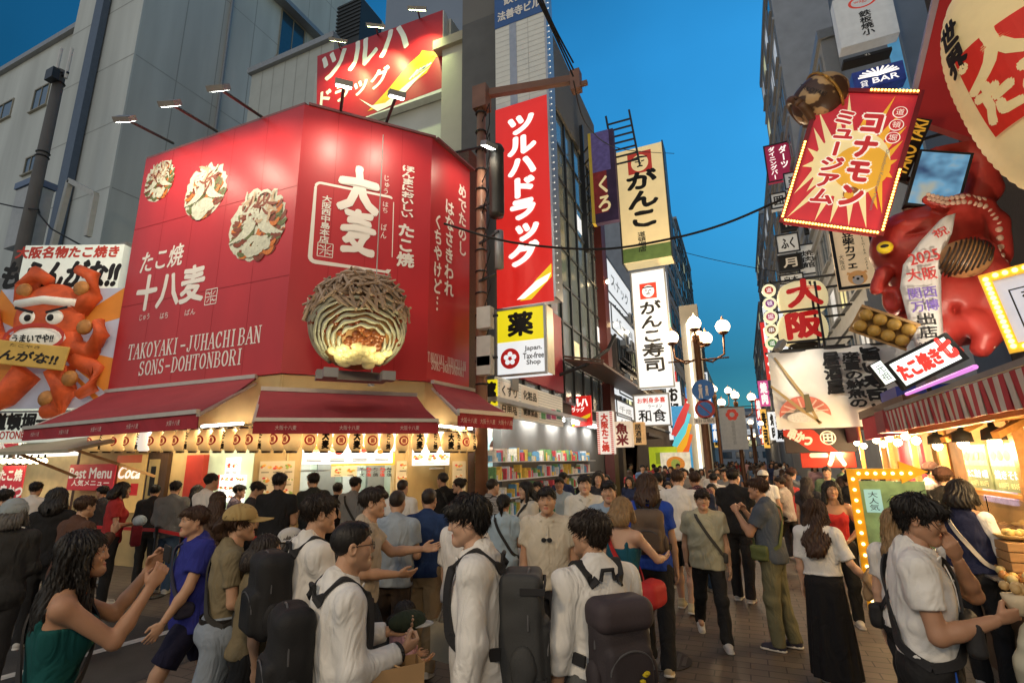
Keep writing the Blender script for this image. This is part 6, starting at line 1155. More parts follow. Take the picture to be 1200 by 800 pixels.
def patch_mat():
 m = bpy.data.materials.new('globe_patches'); m.use_nodes = True; N = m.node_tree.nodes; L = m.node_tree.links; b = N['Principled BSDF']; tc = N.new('ShaderNodeTexCoord'); nz = N.new('ShaderNodeTexNoise'); nz.inputs['Scale'].default_value = 3.2; nz.inputs['Detail'].default_value = 3
 cr = N.new('ShaderNodeValToRGB'); e = cr.color_ramp.elements; e[0].position = .49; e[0].color = (.07, .035, .02, 1); e[1].position = .52; e[1].color = (.5, .33, .16, 1); L.new(tc.outputs['Object'], nz.inputs['Vector']); L.new(nz.outputs['Fac'], cr.inputs[0]); L.new(cr.outputs[0], b.inputs['Base Color']); b.inputs['Roughness'].default_value = .4; return m
konamon()
M_OCT = mat('octopus_red', (.40, .035, .026), .45, var=.3, scale=2.2, spec=.45, bump=.3, bscale=9)
def octopus():
 Y = 7.3; c = aty(1095, 320, Y); O = np.array([c[0], Y, c[2]])
 r = empty('giant_octopus', O, 'giant glossy red octopus model with a yellow eye on the shop front above the stall', 'octopus model')
 def p(u, v, dy=0): q = aty(u, v, Y+dy)-O; return (float(q[0]), dy, float(q[2]))
 g = Grid((-.85, -.75, -1.15), (1.25, .6, 1.55), .026)
 fs = [g.ell(p(1072, 290, -.05), (.46, .42, .46)), g.ell(p(1110, 275, .0), (.36, .4, .5)), g.ell(p(1105, 355), (.5, .42, .52)), g.ell(p(1135, 345, .05), (.42, .4, .5))]
 f = union(fs, .22); f = smin(f, g.ell(p(1075, 262, -.38), (.2, .1, .06)), .07); f = smax(f, -g.ell(p(1075, 270, -.52), (.15, .12, .035)), .04)
 f = smin(f, g.cone(p(1040, 290, -.3), p(1038, 291, -.36), .09, .08), .06); f = smin(f, g.cone(p(1035, 322, -.25), p(1026, 340, -.3), .1, .06), .08); f = smin(f, g.ell(p(1048, 352, -.25), (.12, .16, .17)), .06); f = smax(f, -g.ell(p(1040, 350, -.38), (.08, .1, .1)), .04)
 f = smax(f, -g.ell(p(1125, 370, -.42), (.05, .25, .14)), .05)
 def arm(pts, r0, r1, k=.09):
  nonlocal f
  n = len(pts)-1
  for i in range(n): f = smin(f, g.cone(pts[i], pts[i+1], r0+(r1-r0)*i/n, r0+(r1-r0)*(i+1)/n), k)
 A1 = [p(1165, 300, .1), p(1163, 262, 0), p(1150, 244, -.2), p(1128, 238, -.35), p(1105, 240, -.45), p(1086, 234, -.5)]; arm(A1, .17, .05, .05)
 A2_ = [p(1125, 265, .1), p(1152, 222, .1), p(1148, 186, .05), p(1120, 170, 0), p(1098, 180, -.05)]; arm(A2_, .2, .1, .06)
 A3 = [p(1120, 330, -.1), p(1145, 300, -.25), p(1160, 320, -.3), p(1168, 350, -.3), p(1165, 385, -.35), p(1150, 408, -.4)]; arm(A3, .2, .1, .06)
 A4 = [p(1110, 385, -.2), p(1140, 378, -.35), p(1156, 392, -.45)]; arm(A4, .16, .07); A5 = [p(1085, 385, -.1), p(1100, 410, -.3), p(1122, 412, -.5)]; arm(A5, .14, .06)
 solid('body', g, f+wrinkle(g, .005, 3, .4), M_OCT, r)
 suck = mat('sucker_pale', (.62, .4, .3), .4, var=.1);
 for A, dz, n in ((A1, .0, 20), (A3, .0, 16)):
  m = MB();
  for k in range(n):
   t = k/(n-1)*(len(A)-1.001); i = int(t); q = Vector(A[i]).lerp(Vector(A[i+1]), t-i); rr = (.17 if A is A1 else .19)*(1-.6*t/len(A)); R = .042*(1-.5*t/len(A))
   for s in ((-.35, .35) if A is A1 else (.9,)): m.ball((q.x+(s*rr*.9 if A is A3 else 0), q.y-rr*(.9 if A is A1 else .6), q.z+(s*rr*.8 if A is A1 else 0)), (R, R*.5, R), 9, 5)
  m.build('sucker_row', suck, r, smooth=True)
 e = p(1037, 290, -.4); ey = MB().ball(e, (.085, .06, .075), 16, 10).build('eye', mat('eye_yellow', (.75, .55, .03), .25, emit=.08), r, smooth=True); MB().ball((e[0]-.012, e[1]-.05, e[2]), (.045, .02, .022), 12, 8).build('pupil', M_INK, ey, smooth=True)
 q = p(1068, 243, -.15); m = MB(); m.lathe([(.09, -.08), (.1, 0), (.07, .03), (.06, .1), (.035, .14), (.03, .2), (.01, .21)], 14, q); m.build('head_spout', mat('spout_grey', (.3, .25, .2), .5, metal=.3), r, smooth=True)
 S = [p(1112, 252, -.62), p(1098, 276, -.64), p(1083, 303, -.62), p(1080, 330, -.6), p(1085, 362, -.6), p(1090, 392, -.58), p(1096, 420, -.54)]; W_ = [.08, .15, .19, .19, .16, .14, .12]
 sh = empty('white_sash', O, 'white cloth sash with red and violet writing draped over the giant octopus', 'sash'); m = MB()
 for i, q in enumerate(S):
  for t in np.linspace(-1, 1, 7): m.v.append((q[0]+W_[i]*t, q[1]+.05*t*t+.02*math.sin(3*t+i), q[2]+.03*t))
 for i in range(len(S)-1):
  for k in range(6): a = i*7+k; m.f.append((a, a+7, a+8, a+1)); m.m.append(0)
 o = m.build('cloth', mat('sash_white', (.66, .64, .62), .7, var=.06, bump=.1, bscale=8), sh, smooth=True); md = o.modifiers.new('thick', 'SOLIDIFY'); md.thickness = .012
 rdl = mat('sash_red', (.5, .04, .04), .6); vi = mat('sash_violet', (.16, .1, .4), .6)
 for st, u, v, w, h, mm, rt in (('2025', 1083, 301, .27, .13, rdl, .1), ('大阪', 1080, 321, .27, .14, rdl, 0), ('関西', 1081, 343, .25, .12, vi, 0), ('万博', 1084, 358, .24, .12, vi, 0), ('出', 1085, 374, .16, .13, M_INK, 0), ('店', 1088, 389, .16, .13, M_INK, 0), ('決定', 1091, 406, .2, .11, M_INK, 0), ('祝', 1102, 272, .14, .1, rdl, .3)):
  q = p(u, v, -.66); text(sh, st, q[0], q[2], w, h, mm, yoff=q[1], bold=.02, rot=rt, name='lettering')
 q = aty(1130, 303, 6.75); t = empty('striped_takoyaki_ball', q, 'dark striped takoyaki ball held against the giant octopus', 'takoyaki model'); MB().ball((0, 0, 0), (.24, .2, .21), 20, 12).build('ball', mat('held_batter', (.36, .18, .07), .4, var=.3, scale=8), t, smooth=True); m = MB()
 for k in range(11):
  x = -.2+.04*k; w = math.sqrt(max(0, 1-(x/.24)**2)); m.tube([(x+.1*(z/.2), -.205*math.sqrt(max(0, 1-((x+.1*(z/.2))/.26)**2-(z/.23)**2))-.004, z) for z in np.linspace(-.19*w, .19*w, 8)], .011, 5)
 m.build('sauce_stripe', mat('held_sauce', (.03, .018, .012), .3), t, smooth=True)
octopus()
def lantern_giant():
 c = aty(1234, 84, 5.6); O = c; ax = Vector((-.16, 0, 1)).normalized(); r = frame('giant_paper_lantern', O, (1, 0, .16), tuple(ax), 'giant cream ribbed lantern with a red crest, cut off by the upper right corner', 'lantern')
 R, H = .66, 1.3; pr = []; N = 60
 for k in range(N+1):
  t = -1+2*k/N; pr.append((R*(1-abs(t)**2.6)**.5*(.995+.012*math.cos(k*PI)) if abs(t) < 1 else .05, H*t))
 MB().lathe(pr, 56).build('paper_body', mat('lantern_giant_paper', (.72, .6, .33), .6, emit=.22, var=.06, ecol=(.85, .62, .28)), r, smooth=True); MB().lathe([(.3, -H-.03), (.34, -H+.12)], 24).lathe([(.34, H-.12), (.3, H+.06)], 24).build('end_ring', M_INK, r)
 Rz = lambda z: R*(1-min(.999, abs(z/H))**2.6)**.5
 def wrap(o, a0, k):    # lay flat writing on the lantern's belly, turned by the angle a0
  for v in o.data.vertices:
   x, z = v.co.x, v.co.z; a = x/R+a0; q = Rz(z)*1.012+.003*k+.02; v.co.x = q*math.sin(a); v.co.y = -q*math.cos(a)
  return o
 rd = mat('crest_red', (.62, .025, .012), .55, emit=.14, var=.05); cr = MATS['lantern_giant_paper']
 def fine(pts, n=10):    # subdivide an outline's box into a grid so it can bend
  (x0, z0), (x1, z1) = pts; m = MB()
  for i in range(n):
   for j in range(n): X = x0+(x1-x0)*i/n; Z = z0+(z1-z0)*j/n; dx = (x1-x0)/n; dz = (z1-z0)/n; m.quad((X, 0, Z), (X+dx, 0, Z), (X+dx, 0, Z+dz), (X, 0, Z+dz))
  return m
 a0 = -.86
 wrap(fine([(-.33, -.5), (.36, .36)]).build('crest', rd, r), a0, 0); wrap(text(r, '大', 0, .16, .6, .42, cr, bold=.07, rough=.02, name='crest_character'), a0, 2); wrap(text(r, 'たこ', 0, -.22, .56, .34, cr, bold=.08, rough=.03, name='crest_character'), a0, 2)
 wrap(text(r, '世界', 0, .5, .22, .56, M_INK, vert=True, bold=.05, rough=.03), -1.34, 1)
lantern_giant()
def near_shop():
 r = empty('octopus_shop', (2.75, 5, 0), 'dark shop house on the right that carries the octopus, lantern and stall', 'shop building'); L = r.location
 MB().box(.95, -7, 2.95, 6, 4.6, 11).build('upper_storey', M_DKWALL, r); MB().box(1.25, -7, 0, 6, 4.6, 2.95).build('ground_floor', mat('stall_back', (.2, .12, .06), .7, var=.2), r)
 a, b, c, d = aty(1097, -10, 7.5), aty(1068, 138, 7.5), aty(1148, 165, 7.5), aty(1150, -10, 7.5); s = empty('red_sail_board', b, 'plain red board with a pale left edge rising behind the giant lantern', 'signboard'); q = lambda p: (float(p[0]-b[0]), float(p[2]-b[2]))
 MB().prism([q(a), q(b), q(c), q(d)], 0, .12).build('panel', mat('sail_red', (.42, .02, .018), .5, emit=.05, var=.04, scale=1), s); e = q(a); MB().prism([(e[0]-.02, e[1]), (-.07, -.05), (-.003, 0), (e[0]+.06, e[1])], -.01, .12).build('edge_strip', mat('sail_edge', (.42, .3, .32), .5), s)
 bl = aty(1046, 205, 7.1); br = aty(1059, 219, 7.1); tl = aty(1075, 138, 7.1); h = float(np.linalg.norm(tl-bl)); t = frame('slanted_name_strip', bl, np.array([tl[0]-bl[0], 0, tl[2]-bl[2]]), np.array([-(tl[2]-bl[2]), 0, tl[0]-bl[0]]), 'slanted black strip sign with amber capitals reading TAKO YAKI', 'sign'); MB().box(0, 0, -.16, h, .1, .05).build('panel', M_INK, t); text(t, 'TAKO YAKI', h*.5, -.055, h*.94, .15, mat('amber_letter', (.75, .42, .04), .5, emit=.4, var=0), bold=.03, shear=.1)
 p0 = aty(1100, 210, 7.0); t = frame('video_screen', p0, (.9, 0, -.35), (.35, 0, .9), 'small glowing blue video screen gripped by the octopus arm', 'screen'); MB().box(-.26, 0, -.36, .26, .12, .36).build('casing', M_INK, t); MB().quad((-.23, -.003, -.33), (.23, -.003, -.33), (.23, -.003, .33), (-.23, -.003, .33)).build('display', screen_mat(), t)
 c = aty(1035, 383, 6.3); t = frame('takoyaki_tray', c, (.86, 0, -.5), (.42, -.35, .83), 'model boat tray of golden takoyaki balls hanging under the octopus', 'takoyaki model'); t.scale = (.74, .74, .74); m = MB(); m.box(-.36, .0, -.2, .36, .05, .2); m.box(-.36, -.1, .17, .36, .0, .2); m.box(-.36, -.1, -.2, .36, .0, -.17); m.build('boat', mat('boat_wood', (.4, .24, .1), .6, var=.15), t)
 for i in range(4):
  for j in range(2): MB().ball((-.26+.175*i, -.09, -.085+.17*j), .085, 14, 9).build('ball', mat('ball_gold', (.5, .3, .07), .4, var=.25, scale=12), t, smooth=True)
 bl = aty(1062, 452, 6.0); br = aty(1131, 418, 6.0); ex = br-bl; t = frame('tilted_led_sign', bl, ex, (-ex[2], 0, ex[0]), 'tilted black lightbox with glowing white and red takoyaki lettering over the striped awning', 'sign'); w = float(np.linalg.norm(ex)); MB().box(-.03, 0, -.03, w+.02, .1, .27).build('casing', M_INK, t)
 lw = mat('led_white', (.85, .95, .9), .4, emit=1.0, var=0); lr = mat('led_red', (.8, .04, .03), .4, emit=.8, var=0); rect(t, 0, .0, w*.95, .24, lw, 1, 'lit_face'); text(t, 'たこ焼き', w*.38, .12, w*.68, .16, lr, layer=2, bold=.06); text(t, '七', w*.86, .15, w*.2, .2, lr, layer=2, bold=.08); MB().box(-.15, -.01, .08, -.032, .09, .32).build('side_casing', M_INK, t); rect(t, -.14, .09, -.04, .31, lw, 4, 'lit_face'); text(t, '元祖', -.09, .2, .07, .17, M_INK, layer=5, vert=True)
 P0, P1 = aty(1190, 406, 5.3), aty(1176, 325, 5.3); t = frame('bulb_rimmed_board', P0, (1, -.3, .12), P1-P0, 'white menu board rimmed with yellow bulbs, cut by the right edge', 'signboard'); h = float(np.linalg.norm(P1-P0)); MB().box(0, 0, 0, .8, .1, h).build('panel', mat('board_lilac', (.62, .66, .8), .5, emit=.4), t); ringrect(t, -.05, -.05, .85, h+.05, .07, mat('rim_yellow', (.75, .4, .02), .4, emit=.5), 1, 'rim', d=.04); m = MB()
 for k in range(15): z = h*k/14; m.ball((-.015, -.05, z), .02, 8, 5)
 for k in range(12): m.ball((.05+.06*k, -.05, h+.015), .02, 8, 5); m.ball((.05+.06*k, -.05, -.015), .02, 8, 5)
 m.build('rim_bulb', mat('bulb_yellow'), t, smooth=True); ringrect(t, .09, .12, .7, h-.12, .01, M_INK, 1, 'border'); text(t, 'おいしい', .2, h*.5, .1, h*.5, M_INK, vert=True, bold=.04)
def screen_mat():
 m = bpy.data.materials.new('screen_picture'); m.use_nodes = True; N = m.node_tree.nodes; L = m.node_tree.links; b = N['Principled BSDF']; tc = N.new('ShaderNodeTexCoord'); wv = N.new('ShaderNodeTexNoise'); wv.inputs['Scale'].default_value = 3.5; cr = N.new('ShaderNodeValToRGB'); e = cr.color_ramp.elements
 e[0].position = .35; e[0].color = (.02, .08, .2, 1); e[1].position = .75; e[1].color = (.75, .6, .3, 1); q = e.new(.55); q.color = (.2, .5, .75, 1); L.new(tc.outputs['Object'], wv.inputs['Vector']); L.new(wv.outputs['Fac'], cr.inputs[0]); L.new(cr.outputs[0], b.inputs['Emission Color']); b.inputs['Emission Strength'].default_value = .35; b.inputs['Base Color'].default_value = (.02, .02, .02, 1); b.inputs['Roughness'].default_value = .2; return m
near_shop()
def stall():
 r = empty('takoyaki_stall', (1.9, 6.2, 0), 'street food stall with a red and white striped awning, warm bulbs and food counter', 'stall'); L = Vector(r.location); q = lambda x, y, z: (x-L.x, y-L.y, z)
 wood = mat('stall_wood', (.42, .2, .055), .5, var=.2, scale=3, stretch=(8, 1, 8), bump=.1, bscale=20); XV = 1.86; y0, y1 = 4.2, 8.55
 m = MB(); n = 46; zt = 2.47; zb = 2.2
 for k in range(n):
  ya, yb = y0+(y1-y0)*k/n, y0+(y1-y0)*(k+1)/n; s = .012*math.sin(k*1.3); z = zb+.015*math.sin(k*PI)
  m.add([q(XV-.02, ya, zt), q(XV-.02, yb, zt), q(XV+s, yb, z), q(XV+s, ya, z), q(XV-.004, ya, zt), q(XV-.004, yb, zt), q(XV+s+.012, yb, z), q(XV+s+.012, ya, z)], [(0, 3, 2, 1), (4, 5, 6, 7), (3, 7, 6, 2)], k % 2)
 m.build('valance', [mat('stripe_red', (.45, .03, .045), .7, var=.1), mat('stripe_white', (.6, .54, .48), .7, var=.1)], r)
 m = MB(); m.add([q(XV-.03, y0, 2.48), q(XV-.03, y1, 2.48), q(3.0, y1, 2.85), q(3.0, y0, 2.85), q(XV-.03, y0, 2.53), q(XV-.03, y1, 2.53), q(3.0, y1, 2.9), q(3.0, y0, 2.9)], [(0, 1, 2, 3), (7, 6, 5, 4), (0, 4, 5, 1), (1, 5, 6, 2), (3, 2, 6, 7), (0, 3, 7, 4)]); m.build('awning_roof', mat('awning_grey', (.2, .19, .18), .6, var=.1), r)
 tb = MB().tube([q(XV+.05, 5.6, 2.62), q(XV+.05, 7.7, 2.62)], .022, 6).build('neon_tube', mat('neon_violet', (.6, .2, .6), .4, emit=1.2, var=0), r); e = MB().box(*q(XV-.05, y1, 2.2), *q(XV+.4, y1+.5, 2.5)).build('end_board', mat('end_red', (.3, .04, .05), .6), r)
 m = MB(); m.bar(q(2.1, y0, 2.24), q(2.1, y1, 2.2), .09); m.bar(q(2.6, y0, 2.3), q(2.6, y1, 2.3), .09)
 for y in (5.0, 6.05, 7.4): m.bar(q(2.1, y, 2.2), q(3.2, y, 2.35), .07); m.bar(q(2.1, y+.02, 2.05), q(2.7, y+.5, 2.3), .06)
 for y in (y1-.1, 6.35): m.bar(q(2.35, y, 0), q(2.35, y, 2.25), .09)
 m.build('timber_frame', wood, r)
 for k, y in enumerate((8.2, 7.35, 6.55, 5.5, 4.6)):
  b = empty('stall_bulb', (2.25, y, 2.0), 'glowing bulb with a black shade under the striped awning', 'lamp', group='shaded bulbs under the striped awning'); MB().ball((0, 0, 0), .055, 12, 8).build('bulb_glass', MATS['bulb_warm'], b, smooth=True); MB().lathe([(.1, .02), (.09, .12), (.03, .15), (.02, .22)], 12).build('shade', M_INK, b, smooth=True); lamp('POINT', (-.02, 0, -.08), 44, (1, .66, .3), b, .06)
 ct = MB().box(*q(1.87, 4.0, .0), *q(2.3, 8.3, .86)).build('counter', mat('counter_dark', (.07, .045, .03), .5, var=.2), r); MB().box(*q(1.83, 3.95, .862), *q(2.62, 8.35, .9)).build('counter_top', mat('counter_steel', (.3, .27, .22), .3, metal=.5), r)
 rn = random.Random(5); fo = [mat('food_%d' % k, c, .4, var=.3, scale=25) for k, c in enumerate(((.5, .28, .07), (.55, .38, .12), (.35, .16, .05), (.5, .42, .2)))]
 for k in range(9):
  y = 4.5+k*.42; t = frame('food_tray', (2.02, y, .903), (0, 1, 0), (0, 0, 1), 'shallow metal tray heaped with golden takoyaki on the stall counter', 'food tray', 'food trays on the stall counter'); MB().box(-.18, -.14, 0, .18, .3, .015).box(-.18, -.14, .015, .18, -.13, .04).build('tray', M_STEEL, t); m = MB()
  for i in range(30): m.ball((rn.uniform(-.15, .15), rn.uniform(-.1, .28), rn.uniform(.04, .08)), .035, 8, 5, mi=rn.randrange(4))
  m.build('takoyaki_pile', fo, t, smooth=True)
 for (x, y, n) in ((1.97, 5.72, 4), (2.0, 7.4, 3)):
  for k in range(n): bx = empty('wooden_tray_box', (x, y, .903+.075*k), ('bottom', 'second', 'third', 'topmost')[k]+' pale wooden box in the %s stack on the stall counter' % ('nearer' if y < 6 else 'farther'), 'box', group='wooden boxes stacked on the counter'); MB().box(-.13, -.17, 0, .13, .17, .068).build('box_body', mat('box_wood', (.42, .24, .1), .6, var=.12, stretch=(2, 12, 12)), bx, bevel=.004)
  lid = empty('food_plate', (x, y, .905+.075*n), 'bamboo plate with food on the %s stack of boxes' % ('nearer' if y < 6 else 'farther'), 'plate'); MB().lathe([(.02, 0), (.12, .01), (.15, .035), (.14, .04), (.02, .02)], 20).build('dish', mat('dish_bamboo', (.5, .33, .12), .5), lid, smooth=True); m = MB()
  for i in range(8): m.ball((rn.uniform(-.07, .07), rn.uniform(-.07, .07), .05), .03, 8, 5)
  m.build('food', fo[1], lid, smooth=True)
 mn = mat('menu_green', (.14, .18, .09), .5, emit=.3, var=.4, scale=9)
 for k, (ya, yb) in enumerate(((7.55, 8.25), (6.75, 7.5), (5.7, 6.65))):
  f = MB().box(0, 0, 0, yb-ya, .03, .5).build('menu_panel', mn, r); f.matrix_basis = Matrix.Translation(q(2.5, yb, 1.5)) @ Matrix(((0, 1, 0, 0), (-1, 0, 0, 0), (0, 0, 1, 0), (0, 0, 0, 1)))
  w = yb-ya; rect(f, .02, .26, w-.02, .48, mat('menu_photo_%d' % k, [(.55, .35, .15), (.6, .45, .25), (.62, .4, .25)][k], .5, emit=.22, var=.5, scale=12), 1, 'menu_photo'); text(f, ['たこ焼き 8個', '焼きそば', 'ソース 塩'][k], w*.5, .17, w*.8, .09, M_EL, layer=2, bold=.02); text(f, '600円  850円', w*.5, .06, w*.7, .06, M_GOLD, layer=2)
  for j in range(4): disc(f, w*(.16+.22*j), .37, .07, MATS['dish_%d' % ((j+k) % 5)], 2, 'menu_dish', sz=.8)
 gl = mat('stall_glass', (.9, .95, .92), .03, var=0, trans=1.0);
 for ya, yb in ((6.4, 7.3), (7.35, 8.3), (4.9, 6.3)): MB().box(*q(2.34, ya, .95), *q(2.352, yb, 1.45)).build('glass_screen', gl, r)
 MB().box(*q(2.36, y0, 1.46), *q(2.4, 8.3, 1.5)).build('glass_rail', wood, r); MB().box(*q(3.1, 4, 0), *q(3.15, 8.5, 2.6)).build('back_wall', mat('stall_back_lit', (.4, .25, .1), .6, var=.25, emit=.03), r)
 st = empty('sauce_jar', (2.05, 6.95, .903), 'tall brown pot standing among the food on the counter', 'pot'); MB().lathe([(.1, 0), (.12, .03), (.12, .2), (.13, .21), (.13, .24), (.02, .25)], 20).build('pot_body', mat('pot_brown', (.28, .16, .06), .4), st, smooth=True); MB().lathe([(.135, .245), (.12, .27), (.02, .285)], 20).build('lid', mat('pot_lid', (.5, .4, .2), .5), st, smooth=True)
 A0, A1_ = aty(1018, 716, 6.3), aty(1003, 549, 6.3); s = frame('arrow_menu_board', (A0[0], 6.3, max(.05, A0[2])), (1, -.12, 0), (-.05, 0, 1), 'yellow bulb studded arrow shaped board framing a green menu picture', 'menu board'); h = float(A1_[2])-max(.05, float(A0[2])); ye = mat('arrow_yellow', (.72, .33, .01), .45, emit=.2)
 m = MB(); m.box(0, 0, 0, .09, .1, h-.1); m.box(0, 0, h-.1, .44, .1, h); m.prism([(.44, h-.14), (.66, h-.03), (.44, h+.07)], 0, .1); m.build('arrow_frame', ye, s); MB().box(.092, .04, h*.45, .62, .07, h-.12).build('picture', mat('picture_green', (.2, .3, .12), .5, emit=.3, var=.4, scale=7), s);
 rect(s, .12, h-.42, .26, h-.2, mat('picture_teal', (.3, .55, .55), .5, emit=.4), -7, 'label'); text(s, '大人気', .19, h-.31, .08, .18, M_INK, layer=-6.5, vert=True); disc(s, .44, h-.3, .12, MATS['dish_3'], -7, 'dish', sz=.5); disc(s, .44, h-.5, .13, MATS['dish_1'], -7, 'dish', sz=.5); MB().box(.1, .05, 0, .6, .1, h*.44).build('lower_panel', M_DKWOOD, s)
 m = MB()
 for k in range(12): m.ball((.045, -.012, .1+(h-.2)*k/11), .016, 8, 5)
 for k in range(7): m.ball((.1+.07*k, -.012, h-.045), .016, 8, 5)
 m.build('frame_bulb', mat('bulb_amber', (1, .8, .35), .4, emit=3, var=0, ecol=(1, .7, .25)), s, smooth=True)
stall()
def uplights():
 for k, (u, v, aim) in enumerate(((1150, 446, (1088, 300)), (1062, 470, (985, 200)))):
  b = aty(u, v, 6.4); b = np.array(((2.32, 5.6, 2.7), (2.2, 7.9, 2.65))[k]); t = b+np.array([-.05, -.1, .14]); a = aty(*aim, 7.2)
  flood('awning_flood_light', t, b, a, (80, 50)[k], (1, .84, .62), ('small flood lamp on the awning roof turned up at the giant octopus', 'small flood lamp on the awning roof turned up at the leaning signboard')[k], 'flood lamps on the stall awning', spot=1.9, head=.1)
uplights()
t_ = aty(914, 405, 11.7); flood('banner_flood_light', t_, aty(912, 400, 13.2), aty(1010, 480, 12.6), 42, (1, .9, .74), 'small bright flood lamp at the top left corner of the sushi banner', 'banner flood lamp', spot=2.3, head=.16)
def far_stalls():
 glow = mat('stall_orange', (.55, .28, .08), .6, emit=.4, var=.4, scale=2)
 for k, (y0, y1, lab) in enumerate(((9.2, 12.2, 'open stall with a red curtain and a glowing screen beyond the takoyaki stall'), (12.8, 17.0, 'row stall with many warm bulbs under the sushi banner'))):
  r = empty('food_stall', (2.6, y0, 0), lab, 'stall'); D = y1-y0; MB().box(.8, 0, 0, .9, D, 2.6).build('back_panel', glow, r); MB().box(0, 0, 0, .5, D, .9).build('counter', mat('counter_wood'), r); MB().box(-.4, -.1, 2.602, 1.0, D+.1, 2.75).build('roof', M_DKWOOD, r)
  for j in range(3): MB().bar((0, D*j/2, .9), (0, D*j/2, 2.6), .08).build('post', MATS['stall_wood'], r)
  MB().box(-.38, .1, 2.2, -.34, D, 2.6).build('valance', (MATS['stripe_red'], mat('valance_maroon', (.15, .02, .03), .7))[k], r)
  if k == 0:
   MB().box(.1, D*.5, 1.0, .14, D*.98, 2.2).build('curtain', mat('curtain_red', (.5, .03, .05), .7, emit=.15, var=.2, scale=3), r); f = MB().box(0, 0, 0, 1.0, .05, .6).build('lit_screen', mat('screen_pink', (.6, .4, .7), .5, emit=.8, var=.4, scale=6), r); f.matrix_basis = Matrix.Translation((.7, 1.2, 1.2)) @ Matrix(((0, 1, 0, 0), (-1, 0, 0, 0), (0, 0, 1, 0), (0, 0, 0, 1))); MB().box(-.3, .6, 2.76, .5, 1.6, 2.95).build('blue_crate', mat('crate_blue', (.02, .05, .35), .5), r)
  for j in range(6):
   b = empty('hanging_bulb', (2.35, y0+D*(j+.5)/6, 2.1+.08*(j % 2)), 'bare glowing bulb hanging in the stall %s' % ('with the red curtain', 'under the sushi banner')[k], 'light bulb', group='bare bulbs of the right hand stalls'); MB().ball((0, 0, 0), .06, 10, 6).build('bulb_glass', MATS['bulb_warm'], b, smooth=True); MB().tube([(0, 0, .05), (0, 0, .3)], .008, 5).build('cord', M_INK, b)
   if j % 2 == 0: lamp('POINT', (-.05, 0, -.1), 80, (1, .7, .36), b, .06)
 s, w, h = sign_px('noren_cloth', (940, 548), (1000, 520), 'y', 16.0, 'scarlet shop cloth with large pale characters hanging below the dark strip sign', 'banner', mat('banner_scarlet'), t=.03); text(s, '一八', w*.5, h*.5, w*.6, h*.8, M_CREAMT, bold=.08)
far_stalls()
# ================================================================== people
def rotx(a): c, s = math.cos(a), math.sin(a); return np.array([[1, 0, 0], [0, c, -s], [0, s, c]])
def rotz(a): c, s = math.cos(a), math.sin(a); return np.array([[c, -s, 0], [s, c, 0], [0, 0, 1]])
def roty(a): c, s = math.cos(a), math.sin(a); return np.array([[c, 0, s], [0, 1, 0], [-s, 0, c]])
TPL = {}
def head_tpl(sex, h):
 k = ('head', sex, h)
 if k in TPL: return TPL[k]
 g = Grid((-.1, -.125, -.2), (.1, .13, .13), h); fem = sex == 'f'; J = .9 if fem else 1.0
 f = union([g.ell((0, -.014, .03), (.073, .092, .083)), g.ell((0, .026, -.035), (.056*J, .058, .076))], .05)
 for s in (-1, 1):
  f = smin(f, g.cone((s*.047*J, .0, -.058), (s*.012, .062, -.094), .026, .02), .035); f = smin(f, g.ell((s*.04, .055, -.028), (.022, .02, .024)), .03)
 f = smin(f, g.ell((0, .07, -.096), (.018, .016, .016)), .03); f = smin(f, g.cone((-.036, .072, .022), (.036, .072, .022), .013, .013), .02)
 for s in (-1, 1): f = smax(f, -g.ell((s*.031, .096, .004), (.019, .016, .0115)), .014)
 f = smin(f, g.cone((0, .083, .010), (0, .099 if not fem else .096, -.028), .007, .0105 if not fem else .0095), .012)
 for s in (-1, 1): f = smin(f, g.ell((s*.010, .090, -.032), (.008, .009, .007)), .008)
 f = smax(f, -g.cone((-.02, .098, -.0655), (.02, .098, -.0655), .004, .004), .006)
 f = smin(f, g.ell((0, .082, -.059), (.021, .012, .0058)), .006); f = smin(f, g.ell((0, .08, -.072), (.018, .012, .0065)), .006)
 for s in (-1, 1):
  e = np.maximum(g.ell((s*.076, -.012, -.008), (.011, .02, .031), rotz(-s*.35)), -g.ell((s*.086, -.008, -.006), (.008, .012, .02))); f = smin(f, e, .008)
 f = smin(f, g.cone((0, -.022, -.2), (0, -.014, -.07), .054 if not fem else .045, .05 if not fem else .043), .02)
 P, Q = surf(g, f); c = P[Q].mean(1)
 lip = ((c[:, 0]/.024)**2+((c[:, 1]-.09)/.02)**2+((c[:, 2]+.0655)/.0135)**2) < 1
 TPL[k] = (P, Q, lip.astype(np.int32)); return TPL[k]
